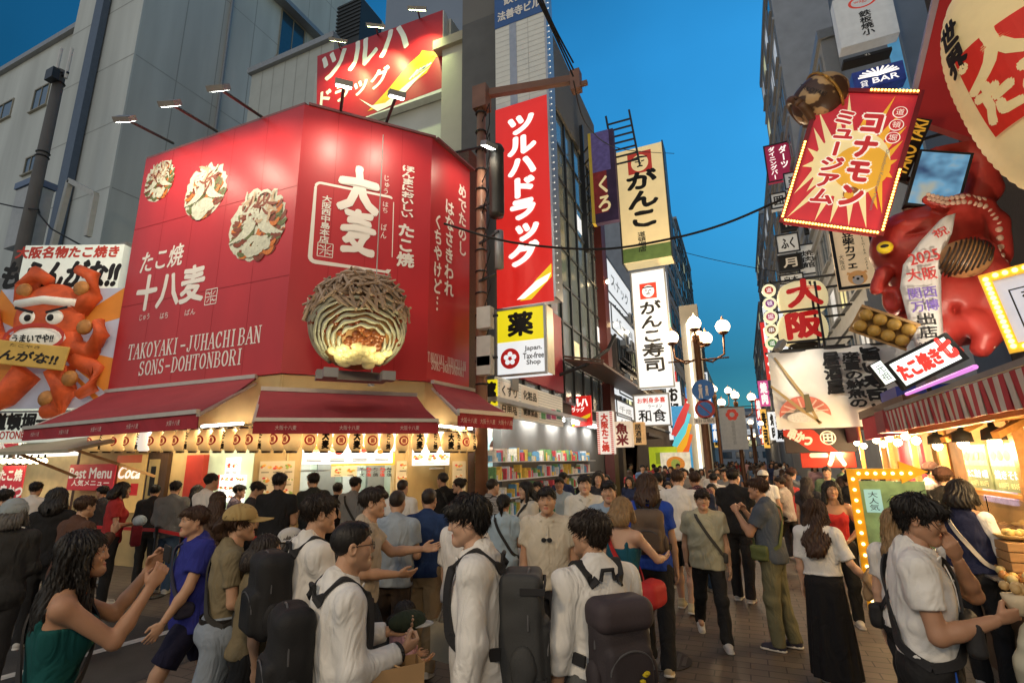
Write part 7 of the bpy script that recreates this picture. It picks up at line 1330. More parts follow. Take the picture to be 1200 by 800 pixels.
def hand_tpl(pose):
 k = ('hand', pose)
 if k in TPL: return TPL[k]
 g = Grid((-.12, -.06, -.2), (.04, .085, .03), .0042); c1, c2 = {'relax': (.25, .35), 'grip': (1.25, 1.2), 'hold': (.7, .7), 'flat': (.08, .08), 'pinch': (.75, .55)}[pose]
 f = union([g.cone((0, 0, .02), (0, 0, -.03), .026, .022, (1.3, .95, 1)), g.ell((0, .002, -.055), (.016, .04, .045))], .02)
 for i, (y, L) in enumerate(((.03, .072), (.0105, .08), (-.009, .075), (-.027, .06))):
  cc1, cc2 = c1+.05*i, c2; a = np.array([0, y, -.088]); d1 = np.array([-math.sin(cc1), .12*(1-i*.75)*(pose == 'flat' or pose == 'relax'), -math.cos(cc1)]); b = a+d1*L*.5; d2 = np.array([-math.sin(cc1+cc2), 0, -math.cos(cc1+cc2)]); e = b+d2*L*.5
  f = smin(f, smin(g.cone(a, b, .0095, .0088), g.cone(b, e, .0086, .0068), .004), .007)
 if pose in ('grip', 'hold', 'pinch'): t = [(-.006, .03, -.025), (-.035, .046, -.055), (-.058, .03, -.085)]
 else: t = [(-.004, .03, -.025), (-.014, .055, -.06), (-.022, .058, -.092)]
 f = smin(f, smin(g.cone(t[0], t[1], .0145, .011), g.cone(t[1], t[2], .0105, .0085), .004), .012)
 TPL[k] = surf(g, f); return TPL[k]
def hair_tpl(style, h):
 k = ('hair', style, h)
 if k in TPL: return TPL[k]
 lo = (-.15, -.2, -.16); hi = (.15, .17, .19)
 if style in ('long', 'wavy', 'blondetail'): lo = (-.19, -.33, -.56)
 if style in ('bob', 'shoulder'): lo = (-.15, -.2, -.3)
 g = Grid(lo, hi, h); x, y, z = g.x, g.y, g.z
 def low(tab): return np.interp(y.ravel(), *zip(*tab)).astype(np.float32)[None, :, None]
 ang = np.arctan2(x, y+.014); st = .003*np.sin(29*ang+3*np.sin(30*z)+2*np.sin(5*ang))+.002*np.sin(51*ang+40*z)
 if style == 'buzz': f = union([g.ell((0, -.016, .034), (.0785, .098, .0885)), g.ell((0, .035, .07), (.055, .05, .04))], .03); f = np.maximum(f, low([(-.1, -.07), (-.05, -.055), (-.02, .0), (.02, .0), (.05, .03), (.075, .055), (.1, .06)])-z); f = f+st*.25
 elif style == 'crop': f = g.ell((0, -.016, .037), (.0805, .0995, .087)); f = np.maximum(f, low([(-.1, -.075), (-.05, -.06), (-.02, -.0), (.0, -.02), (.03, -.02), (.045, .03), (.1, .062)])-z); f = f+st
 elif style == 'bald_top': f = g.ell((0, -.016, .03), (.078, .097, .086)); f = np.maximum(f, low([(-.1, -.07), (-.05, -.055), (-.02, .0), (.02, -.005), (.1, .05)])-z)+st*.25
 elif style in ('short', 'fringe'):
  f = union([g.ell((0, -.02, .04), (.085, .104, .086)), g.ell((0, .05, .06), (.064, .05, .04))], .03); fr = .03 if style == 'fringe' else .05
  f = np.maximum(f, low([(-.13, -.06), (-.06, -.078), (-.03, -.03), (-.015, .0), (.0, -.005), (.02, -.025), (.038, -.02), (.048, .018), (.07, fr), (.12, fr)])+.011*np.sin(80*x+1+40*y)*np.sin(31*x+25*y)+.006*np.sin(180*x+130*y)-z); f = f+st*1.3+.003*np.sin(60*x+20*z)*np.sin(50*y)
 elif style == 'mushroom':
  f = union([g.ell((0, -.022, .042), (.091, .109, .084)), g.ell((0, .05, .055), (.07, .056, .044))], .03)
  f = np.maximum(f, low([(-.13, -.03), (-.08, -.055), (-.05, -.05), (-.03, -.015), (-.01, .005), (.02, .0), (.04, -.005), (.055, .012), (.08, .026), (.13, .024)])+.011*np.sin(90*x+1+40*y)*np.sin(37*x+25*y)+.006*np.sin(190*x+130*y)-z)
  f = smin(f, np.maximum(g.ell((0, -.016, .0), (.079, .098, .09)), low([(-.1, -.085), (-.05, -.075), (-.02, .0), (.02, -.02), (.04, .0), (.1, .06)])-z), .008); f = f+st*1.3+.003*np.sin(70*x+20*z)*np.sin(55*y)
 elif style in ('bob', 'shoulder', 'bun', 'tail', 'long', 'wavy', 'blondetail'):
  f = g.ell((0, -.02, .038), (.09, .108, .09)); L = {'bob': -.13, 'shoulder': -.22, 'bun': -.03, 'tail': -.04, 'long': -.42, 'wavy': -.45, 'blondetail': -.4}[style]
  if style in ('bun', 'tail'):
   f = np.maximum(f, low([(-.13, -.075), (-.05, -.07), (-.02, .0), (.02, -.03), (.045, .0), (.06, .06), (.12, .07)])-z)
   f = smin(f, g.ell((0, -.115, .075), (.038, .036, .036)), .02) if style == 'bun' else smin(smin(f, g.cone((0, -.11, .05), (0, -.155, -.02), .03, .034), .02), g.cone((0, -.155, -.02), (0, -.14, -.14), .034, .012), .02)
  else:
   wv = 1.0 if style == 'wavy' else .35; sw = .014*wv*np.sin(26*z+5*ang)
   if style == 'blondetail': b_ = smin(g.cone((0, -.09, .03), (.0, -.15, -.2), .075, .07, (.9, 1.15, 1)), g.cone((0, -.15, -.2), (0, -.17, L+.05), .07, .02, (.9, 1.15, 1)), .05)
   else:
    b_ = smin(g.cone((0, -.045, .0), (0, -.115, L*.6), .092, .095, (.86, 1.35, 1)), g.cone((0, -.115, L*.6), (0, -.15-(style == 'wavy')*.05, L+.06), .095+(style == 'wavy')*.02, .06+(style == 'wavy')*.03, (.86, 1.35, 1)), .05)
    for s in (-1, 1): b_ = smin(b_, g.cone((s*.072, .0, .03), (s*.092, .025, L*.75), .03, .026), .03)
   f = smin(f, b_+sw, .04); f = np.maximum(f, np.float32(L)-z)
   f = smax(f, -g.ell((0, .085, -.045), (.062, .075, .1)), .012); f = np.maximum(f, -np.maximum(g.cone((0, .01, -.13), (0, .0, -.6), .062, .1), -.0-y))
  f = f+st*(1.4 if style != 'wavy' else 2.0)
 P, Q = surf(g, f)
 if style not in ('bald_top',): P, Q = add_strands(P, Q, {'buzz': .012, 'crop': .022}.get(style, .05), 260 if style == 'buzz' else (1100 if h < .006 else 450), 0 if style not in ('long', 'wavy', 'blondetail', 'shoulder', 'bob') else 1)
 TPL[k] = (P, Q); return TPL[k]
def add_strands(P, Q, L, n, longh):
 """loose locks laid over the hair's surface, running from the crown downwards"""
 rg = np.random.RandomState(5); A, B, C_ = P[Q[:, 0]], P[Q[:, 1]], P[Q[:, 2]]; N = np.cross(B-A, C_-A); N /= np.linalg.norm(N, axis=1)[:, None]+1e-12; c = P[Q].mean(1)
 ok = np.where((N*(c-np.array([0, -.02, .02]))).sum(1) > 0)[0]; ix = rg.choice(ok, min(n, len(ok)), replace=False); c, N = c[ix], N[ix]
 d = c-np.array([.01, -.05, .125]); d[:, 2] -= .06 if longh else .02; d += rg.normal(0, .02, d.shape); t = d-N*(d*N).sum(1)[:, None]; t /= np.linalg.norm(t, axis=1)[:, None]+1e-9; w = np.cross(N, t)*(.0016+.0016*rg.rand(len(c)))[:, None]
 l = (L*(.5+.8*rg.rand(len(c))))[:, None]; up_ = .0015+.004*rg.rand(len(c))[:, None]; S = []
 for q, lift, ww in ((-.4, -.2, .6), (0., .8, 1), (.35, .9, .9), (.8, -.4-.6*(1-longh), .25)): m = c+t*l*q+N*(up_*lift)-N*(max(0, q)**2*l*.35); S += [m-w*ww, m+w*ww]
 V = np.stack(S, 1).reshape(-1, 3); b = len(P)+8*np.arange(len(c))[:, None]; F = np.concatenate([b+np.array([[2*i, 2*i+1, 2*i+3, 2*i+2]]) for i in range(3)])
 return np.concatenate([P, V]), np.concatenate([Q, F])
def cap_tpl(style):
 k = ('cap', style)
 if k in TPL: return TPL[k]
 g = Grid((-.16, -.16, -.06), (.16, .24, .19), .006); x, y, z = g.x, g.y, g.z
 if style == 'cap':
  f = np.maximum(g.ell((0, -.015, .045), (.099, .117, .098)), .03-.12*np.maximum(y, 0)*0-z+.0)
  br = np.maximum(np.maximum(g.ell((0, .085, .04), (.085, .13, .05)), np.abs(z-.042+.12*(y-.08)+6*x*x)-.005), .02-y); f = smin(f, br, .01); f = smin(f, g.ell((0, -.015, .143), (.01, .01, .006)), .004)
 elif style == 'beanie': f = np.maximum(g.ell((0, -.015, .045), (.1, .118, .108)), .02-z)+.002*np.sin(170*z); f = smin(f, np.maximum(g.ell((0, -.015, .03), (.106, .124, .1)), np.abs(z-.035)-.02), .006)
 else: f = np.maximum(g.ell((0, -.015, .05), (.098, .116, .085)), .03-z); f = smin(f, np.maximum(g.ell((0, -.01, .03), (.15, .17, .2)), np.abs(z-.03+.15*(x*x+y*y)/.02*.05)-.005), .012)
 TPL[k] = surf(g, f); return TPL[k]
def shoe_mesh(kind):
 k = ('shoe', kind)
 if k in TPL: return TPL[k]
 g = Grid((-.07, -.1, -.09), (.07, .21, .1), .008); zb = -.08
 f = union([g.cone((0, -.03, -.04), (0, .05, -.04), .038, .038), g.cone((0, .05, -.045), (0, .145, -.055), .04, .034), g.cone((0, -.025, -.03), (0, -.01, .045), .037, .043)], .03); f = smax(f, zb-g.z, .01); f = np.maximum(f, g.z-.04);
 so = np.maximum(np.maximum(union([g.cone((0, -.03, -.07), (0, .145, -.07), .046, .042)], .01), -.08-g.z), g.z+.058); f = np.minimum(f, so)
 P, Q = surf(g, f); c = P[Q].mean(1); me = mesh_from('shoe', P, Q, [M_BLACK, mat('sole_white', (.6, .58, .54), .6)]); me.polygons.foreach_set('material_index', (c[:, 2] < -.058).astype(np.int32)); TPL[k] = me; return me
def cloth(name, c):
 new = 'cloth_'+name not in MATS; m = mat('cloth_'+name, c, .88, var=.07, scale=9, bump=.1, bscale=160, spec=.2, fold=.6)
 if new and ('plaid' in name or 'stripe' in name):     # woven pattern
  N = m.node_tree.nodes; L = m.node_tree.links; tc = N.new('ShaderNodeTexCoord'); b = N['Principled BSDF']; src = b.inputs['Base Color'].links[0].from_socket
  for ax, s in ((('Z', 16),) if 'stripe' in name else (('X', 11), ('Z', 11))):
   w = N.new('ShaderNodeTexWave'); w.bands_direction = ax; w.inputs['Scale'].default_value = s; L.new(tc.outputs['Object'], w.inputs['Vector']); r = N.new('ShaderNodeValToRGB'); r.color_ramp.elements[0].position = .42; r.color_ramp.elements[1].position = .5; r.color_ramp.elements[0].color = (.35, .35, .4, 1); L.new(w.outputs['Fac'], r.inputs[0])
   x = N.new('ShaderNodeMix'); x.data_type = 'RGBA'; x.blend_type = 'MULTIPLY'; x.inputs[0].default_value = 1; L.new(src, x.inputs[6]); L.new(r.outputs[0], x.inputs[7]); src = x.outputs[2]
  L.new(src, b.inputs['Base Color'])
 return m
def hairmat(name, c): return mat('hair_'+name, c, .52, var=.3, scale=1.0, stretch=(60, 60, 7), spec=.35, bump=.12, bscale=1.0)
HAIRC = {'black': (.012, .010, .009), 'brown': (.045, .022, .012), 'dark': (.022, .015, .011), 'blond': (.24, .15, .07), 'grey': (.09, .085, .08)}
SKIN = {'a': (.46, .27, .17), 'b': (.40, .22, .135), 'c': (.52, .32, .22), 'd': (.30, .16, .095)}
def skinmat(k): return mat('skin_'+k, SKIN[k], .5, var=.05, scale=14, sss=.12, spec=.35)
TORSO = {'m': [(.80, 0, 0, .10, .075), (.88, 0, -.01, .158, .11), (.95, 0, -.01, .162, .112), (1.04, 0, 0, .148, .1), (1.12, 0, .005, .145, .1), (1.25, 0, .0, .16, .104), (1.34, 0, -.005, .168, .104), (1.41, 0, -.01, .148, .083), (1.46, 0, -.012, .095, .07), (1.5, 0, -.012, .06, .056)],
         'f': [(.80, 0, 0, .1, .08), (.88, 0, -.012, .165, .115), (.95, 0, -.015, .162, .115), (1.04, 0, 0, .125, .092), (1.11, 0, .005, .122, .09), (1.24, 0, .015, .14, .115), (1.31, 0, .012, .142, .112), (1.39, 0, -.008, .128, .08), (1.45, 0, -.012, .075, .06), (1.5, 0, -.012, .048, .048)]}
ARM = {'down': ((.16, -.02, -1), (.06, .16, -1)), 'back': ((.18, -.35, -1), (.05, .1, -1)), 'fwd': ((.14, .38, -1), (-.02, .65, -1)), 'bent': ((.16, .12, -1), (-.3, 1, -.1)), 'front': ((.2, .1, -1), (-.75, .75, -.05)), 'strap': ((.22, .15, -1), (-.4, .55, .85)), 'phone': ((.12, .45, -1), (-.28, .8, .75)), 'eat': ((.2, .45, -.9), (-.55, .35, 1.0)), 'raise': ((.3, .9, .1), (-.1, .5, 1)), 'hip': ((.5, -.1, -1), (-.7, .45, -.55)), 'reach': ((.1, .8, -.75), (0, 1, .05)), 'hold': ((.16, .25, -1), (-.25, 1, .05)), 'carry': ((.16, .05, -1), (.02, .35, -.9)), 'swing': ((.16, .3, -1), (-.05, .6, -1))}
LEG = {'stand': ((2, 4), (2, 4)), 'walk': ((22, 8), (-18, 22)), 'walk2': ((-18, 24), (24, 6)), 'step': ((12, 6), (-9, 12)), 'relax': ((4, 6), (-3, 8)), 'stride': ((30, 12), (-22, 38)), 'sit': ((70, 80), (60, 75))}
def unit(v): v = np.array(v, float); return v/np.linalg.norm(v)
def person(u, v, d, face, label, top=None, bottom=None, hair=('short', 'black'), sex='m', skin='a', arms=('down', 'down'), legs='stand', lean=0.03, head=(0, 0), res=.018, H=None, fat=1.0, shoe=(.5, .48, .44), hat=None, glasses=False, group=None, hands=('relax', 'relax'), pos=None, collar=False, extra=None, name='person', tilt=0, seedk=None):
 """a clothed figure: (u, v) head top in the photograph at depth d; face: 0 looks away from the camera, 90 to the right, 180 towards it, 270 to the left"""
 if pos is None: c = atd(u, v, d); x0, y0, HT = float(c[0]), float(c[1]), float(c[2])
 else: x0, y0, HT = pos
 if H: HT = H
 S = HT/1.775; sd = seedk if seedk is not None else int(u*7+v*3) % 9973; rnd = random.Random(sd); ph = math.atan2(-x0, y0); near = res <= .013
 tl = math.tan(lean)
 if pos is None: a_ = ph-math.radians(face); o_ = (.03+.68*tl)*HT/1.775; x0 += math.sin(a_)*o_; y0 -= math.cos(a_)*o_
 R = empty(name, (x0, y0, 0), label, 'person', rz=ph-math.radians(face), group=group)
 sh = .158 if sex == 'f' else .178; hipx = .088
 J = {}; Lg = LEG[legs] if isinstance(legs, str) else legs; zmin = 9
 for s, (th, kn), nm in ((-1, Lg[0], 'L'), (1, Lg[1], 'R')):
  a = math.radians(th); b = math.radians(th-kn); hip = np.array([s*hipx, -.005, .9]); kne = hip+.415*np.array([s*.02, math.sin(a), -math.cos(a)]); ank = kne+.405*np.array([s*.0, math.sin(b), -math.cos(b)]); J[nm] = (hip, kne, ank, b);
  pit = max(0, -b-.15); zmin = min(zmin, ank[2]-.08*math.cos(pit)-.12*math.sin(pit)*0)
 dz = -zmin
 def up(p): p = np.array(p, float); return np.array([p[0], p[1]+max(0, p[2]-.95)*tl, p[2]])
 off_ = np.array([0, 0, dz])
 A = {}
 for s, am, nm in ((-1, arms[0], 'l'), (1, arms[1], 'r')):
  du, df = ARM[am] if isinstance(am, str) else am; du = unit((s*du[0], du[1], du[2])); df = unit((s*df[0], df[1], df[2])); S0 = up((s*sh, -.01, 1.405)); E = S0+du*.285; Wr = E+df*.245; A[nm] = (S0, E, Wr, du, df)
 tors = [(z, cx, cy+max(0, z-.95)*tl, rx*(fat if z < 1.4 else 1), ry*(fat*1.05 if z < 1.4 else 1)) for z, cx, cy, rx, ry in TORSO[sex]]
 pts = np.array([q for k in ('l', 'r') for q in A[k][:3]]+[q for k in ('L', 'R') for q in J[k][:3]]+[(0, 0, 1.5)])
 lo = np.minimum(pts.min(0)-.13, (-.3, -.22, .0)); hi = np.maximum(pts.max(0)+.13, (.3, .22, 1.56)); hb = res if not near else .013
 g = Grid(lo, hi, hb); AR = .9 if sex == 'f' else 1.0
 f = g.loft(tors); f = smin(f, g.cone(up((0, -.02, 1.4)), up((0, .022, 1.565)), .056*AR, .05*AR), .04)
 for k in ('l', 'r'):
  S0, E, Wr, du, df = A[k]; f = smin(f, g.cone(up((S0[0]*.55, -.01, 1.43)), S0, .045, .056*AR), .05); f = smin(f, g.cone(S0, E, .052*AR, .04*AR), .03); f = smin(f, smin(g.cone(E, E+df*.09, .038*AR, .041*AR), g.cone(E+df*.08, Wr, .04*AR, .027*AR), .02), .02)
 if sex == 'f':
  for s in (-1, 1): f = smin(f, g.ell(up((s*.062, .085, 1.27)), (.058, .05, .055)), .04)
 lg = []
 for k in ('L', 'R'):
  h_, kn, an, b = J[k]; q = union([g.cone(h_+[0, 0, .02], kn, .085, .055), g.cone(kn, kn+(an-kn)*.35, .053, .056), g.cone(kn+(an-kn)*.35, an, .055, .036), g.cone(an, an+np.array([0, .1, -.05]), .034, .03)], .03); lg.append(q)
 f = smin(f, np.minimum(lg[0], lg[1]), .035)
 P, Q = surf(g, f); mi = np.zeros(len(Q), np.int32)
 hc = up((0, .042, 1.625)); Rh = rotz(math.radians(head[0]))@rotx(math.radians(head[1]))@roty(math.radians(tilt)); hs = .975 if HT > 1.3 else 1.24
 hp, hq, hl = head_tpl(sex, .0042 if near else (.006 if res <= .02 else .01)); parts = [(P, Q, mi), (hp*hs@Rh.T+hc, hq, hl)]
 for k, s, pose in (('l', -1, hands[0]), ('r', 1, hands[1])):
  if res > .022: continue
  p, q = hand_tpl(pose); S0, E, Wr, du, df = A[k]; z = -df; px = np.array([-s, 0, 0]) if abs(df[0]) < .6 else np.array([0, -.4, .7]);
  if abs(df[2]) < .45 and pose != 'flat': px = np.array([-s*.6, 0, .45])
  if pose == 'flat': px = np.array([0, 1., 0])
  px = unit(px-z*(px@z)); X = -px if s > 0 else px;
  Xr = -px; Y = np.cross(z, Xr)
  pp = p.copy()
  if s < 0: pp[:, 1] *= 1; Y = -Y; q = q[:, ::-1]
  M3 = np.stack([Xr, Y, z], 1); parts.append((pp*.98@M3.T+Wr+df*.012, q, np.zeros(len(q), np.int32)))
 n = 0; VP, VQ, VM = [], [], []
 for p, q, m in parts: VP.append(p); VQ.append(q+n); VM.append(m); n += len(p)
 toW = lambda p: (np.asarray(p)+off_)*S
 me = mesh_from('body', toW(np.concatenate(VP)), np.concatenate(VQ), [skinmat(skin), mat('lips_'+skin, tuple(np.array(SKIN[skin])*np.array((.85, .5, .5))), .4, var=.05)]); me.polygons.foreach_set('material_index', np.concatenate(VM)); add_obj('body', me, R)
 def kid(nm, P, Q, m): return add_obj(nm, mesh_from(nm, toW(P), Q, [m]), R)
 if hair: p, q = hair_tpl(hair[0], .0048 if near else (.007 if res <= .02 else .012)); kid('hair', p*hs@Rh.T+hc, q, hairmat(hair[1], HAIRC[hair[1]]))
 if hat: p, q = cap_tpl(hat[0]); kid('hat', p*hs*1.05@Rh.T+hc, q, cloth(hat[1], hat[2]))
 if res <= .02:
  for s in (-1, 1):
   m = MB().ball((s*.031, .0785, .0035), (.0115, .0082, .0036), 10, 6).ball((s*.031, .0838, .0035), (.0056, .003, .0036), 8, 5, mi=1); ev = np.array(m.v)*hs@Rh.T+hc; m.v = [tuple(t) for t in toW(ev)]; m.build('eye', [mat('eye_white', (.4, .36, .33), .4), mat('iris_dark', (.01, .007, .005), .2)], R, smooth=True)
   m = MB().tube([(s*.014, .089, .0235), (s*.03, .0885, .028), (s*.047, .075, .0245)], [.0022, .003, .0015], 6); m.v = [tuple(t) for t in toW(np.array(m.v)*hs@Rh.T+hc)]; m.build('eyebrow', hairmat('black', HAIRC['black']), R)
 if glasses:
  m = MB()
  for s in (-1, 1): m.tube([(s*.034+.026*math.cos(a), .098-.1*abs(.026*math.cos(a)*s+.0)*0, .001+.018*math.sin(a)) for a in np.linspace(0, 2*PI, 15)], .0022, 5); m.tube([(s*.06, .097, .008), (s*.08, .03, .008), (s*.08, -.02, .002)], .0022, 5)
  m.tube([(-.008, .1, .005), (.008, .1, .005)], .002, 5); m.v = [tuple(t) for t in toW(np.array(m.v)*hs@Rh.T+hc)]; m.build('glasses', mat('glasses_frame', (.05, .04, .035), .3, metal=.4), R)
 hc_ = res*.95 if not near else .011
 if top:
  kind, nm, col, slv, hem = top[:5]; loose = top[5] if len(top) > 5 else .018; L_hi = {'none': 0, 'short': .62, 'half': .9, 'long': 2.0}[slv]
  zs = hem-.02; apts = np.array([q for k in ('l', 'r') for q in A[k][:(3 if slv == 'long' else 2)]]); glo = np.minimum(apts.min(0)-.12, (-.32, -.25, zs-.03)); ghi = np.maximum(apts.max(0)+.12, (.32, .27, 1.54)); glo[2] = min(glo[2], zs-.03); g2 = Grid(glo, ghi, hc_)
  T2 = [(z, cx, cy, rx+loose*(1.1 if z < 1.2 else .8), ry+loose*(1.1 if z < 1.3 else .7)) for z, cx, cy, rx, ry in tors if z >= hem-.1 and z < (1.47 if kind != 'tank' else 1.36)]
  if hem < .8: T2 = [(hem-.1, 0, 0, top[6] if len(top) > 6 else .24, (top[6] if len(top) > 6 else .24)*.8)]+T2
  else: T2 = [(z, cx, cy, max(rx, (.150 if sex == 'f' else .165)*fat+loose if z < 1.3 else 0), max(ry, (.105*fat+loose) if z < 1.3 else 0)) for z, cx, cy, rx, ry in T2] if loose >= .02 else T2
  f = g2.loft(T2) if kind == 'tank' else smin(g2.loft(T2), g2.cone(up((0, -.018, 1.40)), up((0, -.018, 1.478)), .1, .074), .05)
  if kind == 'tank':
   for s in (-1, 1): f = smin(f, g2.cone(up((s*.085, .07, 1.33)), up((s*.085, 0, 1.45)), .02, .018), .02); f = smin(f, g2.cone(up((s*.085, -.08, 1.33)), up((s*.085, 0, 1.45)), .02, .018), .02)
  if sex == 'f':
   for s in (-1, 1): f = smin(f, g2.ell(up((s*.062, .088, 1.27)), (.064+loose*.6, .056+loose*.8, .062)), .05)
  if slv != 'none':
   for k in ('l', 'r'):
    S0, E, Wr, du, df = A[k]; cut = lambda q, p, n_: np.maximum(q, g2.plane(p, n_)); e = loose*.8
    sl = g2.cone(up((S0[0]*.5, -.01, 1.425)), S0, .058+e*.4, .062+e*.6); f = smin(f, sl, .05)
    if slv == 'short' or slv == 'half': en = S0+du*(.285*min(1, L_hi)); f = smin(f, cut(g2.cone(S0, S0+du*.32, .057*AR+e*.7, .052*AR+e*1.0), en, du), .03)
    else: f = smin(f, smin(g2.cone(S0, E, .057*AR+e*.7, .048*AR+e*.7), cut(g2.cone(E, Wr+df*.03, .049*AR+e, .036*AR+e*.7), Wr-df*.008, df), .03), .03)
  f = np.maximum(f, np.float32(hem)+.012*np.sin(9*g2.x+sd)-g2.z) if hem >= .8 else np.maximum(f, np.float32(hem)-g2.z)
  f = np.maximum(f, -(g2.cone(up((0, .03, 1.485)), up((0, .06, 1.6)), .05, .07))) if kind not in ('tank', 'shirt') else f
  f = f+wrinkle(g2, .005, sd, .8)
  P, Q = surf(g2, f); kid(kind if kind in ('dress', 'vest', 'jacket') else ('shirt' if kind == 'shirt' else 'tee' if kind == 'tee' else 'top'), P, Q, cloth(nm, col))
  if collar:
   g3 = Grid((-.14, -.12+.4*tl, 1.39), (.14, .16+.55*tl, 1.56), .005 if near else .0065); yy = g3.y-(g3.z-.95)*tl; zz = g3.z+.42*yy; rr = np.sqrt(g3.x**2*.95+(yy-.006)**2); q = np.abs(rr-(.066+.26*(1.5-g3.z)))-.0045
   q = np.maximum(np.maximum(q, 1.44-zz), zz-1.515); q = np.maximum(q, -(np.maximum(np.abs(g3.x)-.006-.35*np.maximum(0, 1.475-g3.z), -yy+.02)))
   for s in (-1, 1): q = np.minimum(q, g3.box(up((s*.052, .083, 1.425)), (.024, .005, .032), .004, rotz(-s*.45)@rotx(-.35)@roty(s*.5)))
   P, Q = surf(g3, q);
   if len(Q): kid('collar', P, Q, cloth(nm, col))
   m = MB(); zz_ = np.linspace(1.40, max(hem, .99)+.05, 7)
   for z in zz_:
    i = np.interp(z, [t[0] for t in tors], [t[2]+t[4] for t in tors]); lo_ = loose+.006; m.ball((0.004, i+lo_+(.012 if sex == 'f' and 1.2 < z < 1.35 else 0), z), (.006, .003, .006), 8, 5)
   m.v = [tuple(t) for t in toW(np.array(m.v))]; bo = m.build('buttons', mat('button', (.5, .48, .45), .4), R)
 if bottom:
  kind, nm, col = bottom[:3]; wd = bottom[3] if len(bottom) > 3 else 1.0
  if kind in ('trousers', 'shorts', 'jeans'):
   ks = np.array([q for k in ('L', 'R') for q in J[k][:3]]); g4 = Grid(np.minimum(ks.min(0)-.14, (-.25, -.2, .4 if kind == 'shorts' else -.02)), np.maximum(ks.max(0)+.14, (.25, .2, 1.07)), hc_)
   Tb = [(z, cx, cy, rx+.014*wd, ry+.016*wd) for z, cx, cy, rx, ry in tors if .79 < z < 1.06]; f = g4.loft(Tb); f = np.maximum(f, g4.z-1.03); e = .012*wd; ll = []
   for k in ('L', 'R'):
    h_, kn, an, b = J[k]; dn = unit(an-kn)
    if kind == 'shorts': t = kn-h_; ll.append(np.maximum(g4.cone(h_+[0, 0, .02], kn, .094+e, .078+e*1.8), g4.plane(h_+t*.86, unit(t))))
    else: ll.append(np.maximum(smin(g4.cone(h_+[0, 0, .02], kn, .092+e, .063+e*1.1), g4.cone(kn, an+dn*.04, .062+e*1.1, .046+e*1.6), .03), g4.plane(an-dn*(-.035), dn)))
   f = smin(f, np.minimum(ll[0], ll[1]), .035)+wrinkle(g4, .006, sd+5, .7); P, Q = surf(g4, f); kid(kind, P, Q, cloth(nm, col))
   if near and kind != 'shorts':
    m = MB(); w = np.interp(1.0, [t[0] for t in tors], [t[3] for t in tors])+.02*wd; dpt = np.interp(1.0, [t[0] for t in tors], [t[4] for t in tors])+.02*wd; pv = [(w*math.cos(a), dpt*math.sin(a), z) for z in (.99, 1.025) for a in np.linspace(0, 2*PI, 33)[:-1]]; m.add([tuple(t) for t in toW(np.array(pv))], [(i, (i+1) % 32, 32+(i+1) % 32, 32+i) for i in range(32)]); m.build('belt', mat('belt_leather', (.015, .012, .01), .4), R)
  else:
   ze = bottom[4] if len(bottom) > 4 else .12; r2 = .15+.1*wd; g4 = Grid((-.34, -.34, ze-.03), (.34, .36, 1.07), hc_); f = g4.loft([(ze-.02, 0, .0, r2*1.1, r2), (.45, 0, 0, r2, r2*.85), (.8, 0, -.005, .185, .15), (.95, 0, -.015, .178, .13), (1.04, 0, 0, .14, .107)]); an = np.arctan2(g4.x, g4.y); f = f+np.float32(.012)*np.clip((.95-g4.z)*1.6, 0, 1)*np.sin(9*an+1.5*np.sin(3*an+3*g4.z)+sd); f = np.maximum(np.maximum(f, ze-g4.z), g4.z-1.035); P, Q = surf(g4, f); kid('skirt', P, Q, cloth(nm, col))
 if collar and top: ribbon(dict(toW=toW), [(x, y-.011, z) for x, y, z in hug(dict(tors=tors, loose=top[5] if len(top) > 5 else .018), [(.004, 1, z) for z in np.linspace(1.41, max(top[4], .98)+.02, 9)])], .034, .0025).build('placket', cloth(top[1], top[2]), R)
 if res <= .022:
  for k in ('L', 'R'):
   h_, kn, an, b = J[k]; o = bpy.data.objects.new('shoe', shoe_mesh('trainer')); COL.objects.link(o); o.parent = R; o.location = tuple(toW(an)); pit = max(0, -b-.15); o.rotation_euler = (-pit, 0, 0); o.scale = (S, S, S); o.material_slots[0].link = 'OBJECT'; o.material_slots[0].material = mat('shoe_%d_%d_%d' % tuple(int(99*c) for c in shoe), shoe, .6)
 I = dict(loose=(top[5] if top and len(top) > 5 else .018), R=R, S=S, A=A, J=J, toW=toW, up=up, hc=hc, sd=sd, tors=tors, tl=tl, hs=hs, Rh=Rh)
 return I
def held(I, name, label, cat):    # a separate thing in the figure's own frame
 R = I['R']; return empty(name, R.location, label, cat, rz=R.rotation_euler[2])
def ribbon(I, pts, w, t=.008):
 m = MB(); P = [Vector(p) for p in pts]; v = []
 for i, p in enumerate(P):
  d = (P[min(i+1, len(P)-1)]-P[max(i-1, 0)]).normalized(); c = Vector((0, 0, 1.25)); out = (p-Vector((0, 0, p.z))).normalized() if abs(p.z-1.48) > .06 else Vector((0, 0, 1)); sd = d.cross(out).normalized(); o2 = sd.cross(d)
  v += [p+sd*w/2+o2*t, p-sd*w/2+o2*t, p-sd*w/2-o2*t, p+sd*w/2-o2*t]
 fs = [(4*i+k, 4*i+(k+1) % 4, 4*i+4+(k+1) % 4, 4*i+4+k) for i in range(len(P)-1) for k in range(4)]; m.add([tuple(q) for q in I['toW'](np.array([tuple(q) for q in v]))], fs); return m
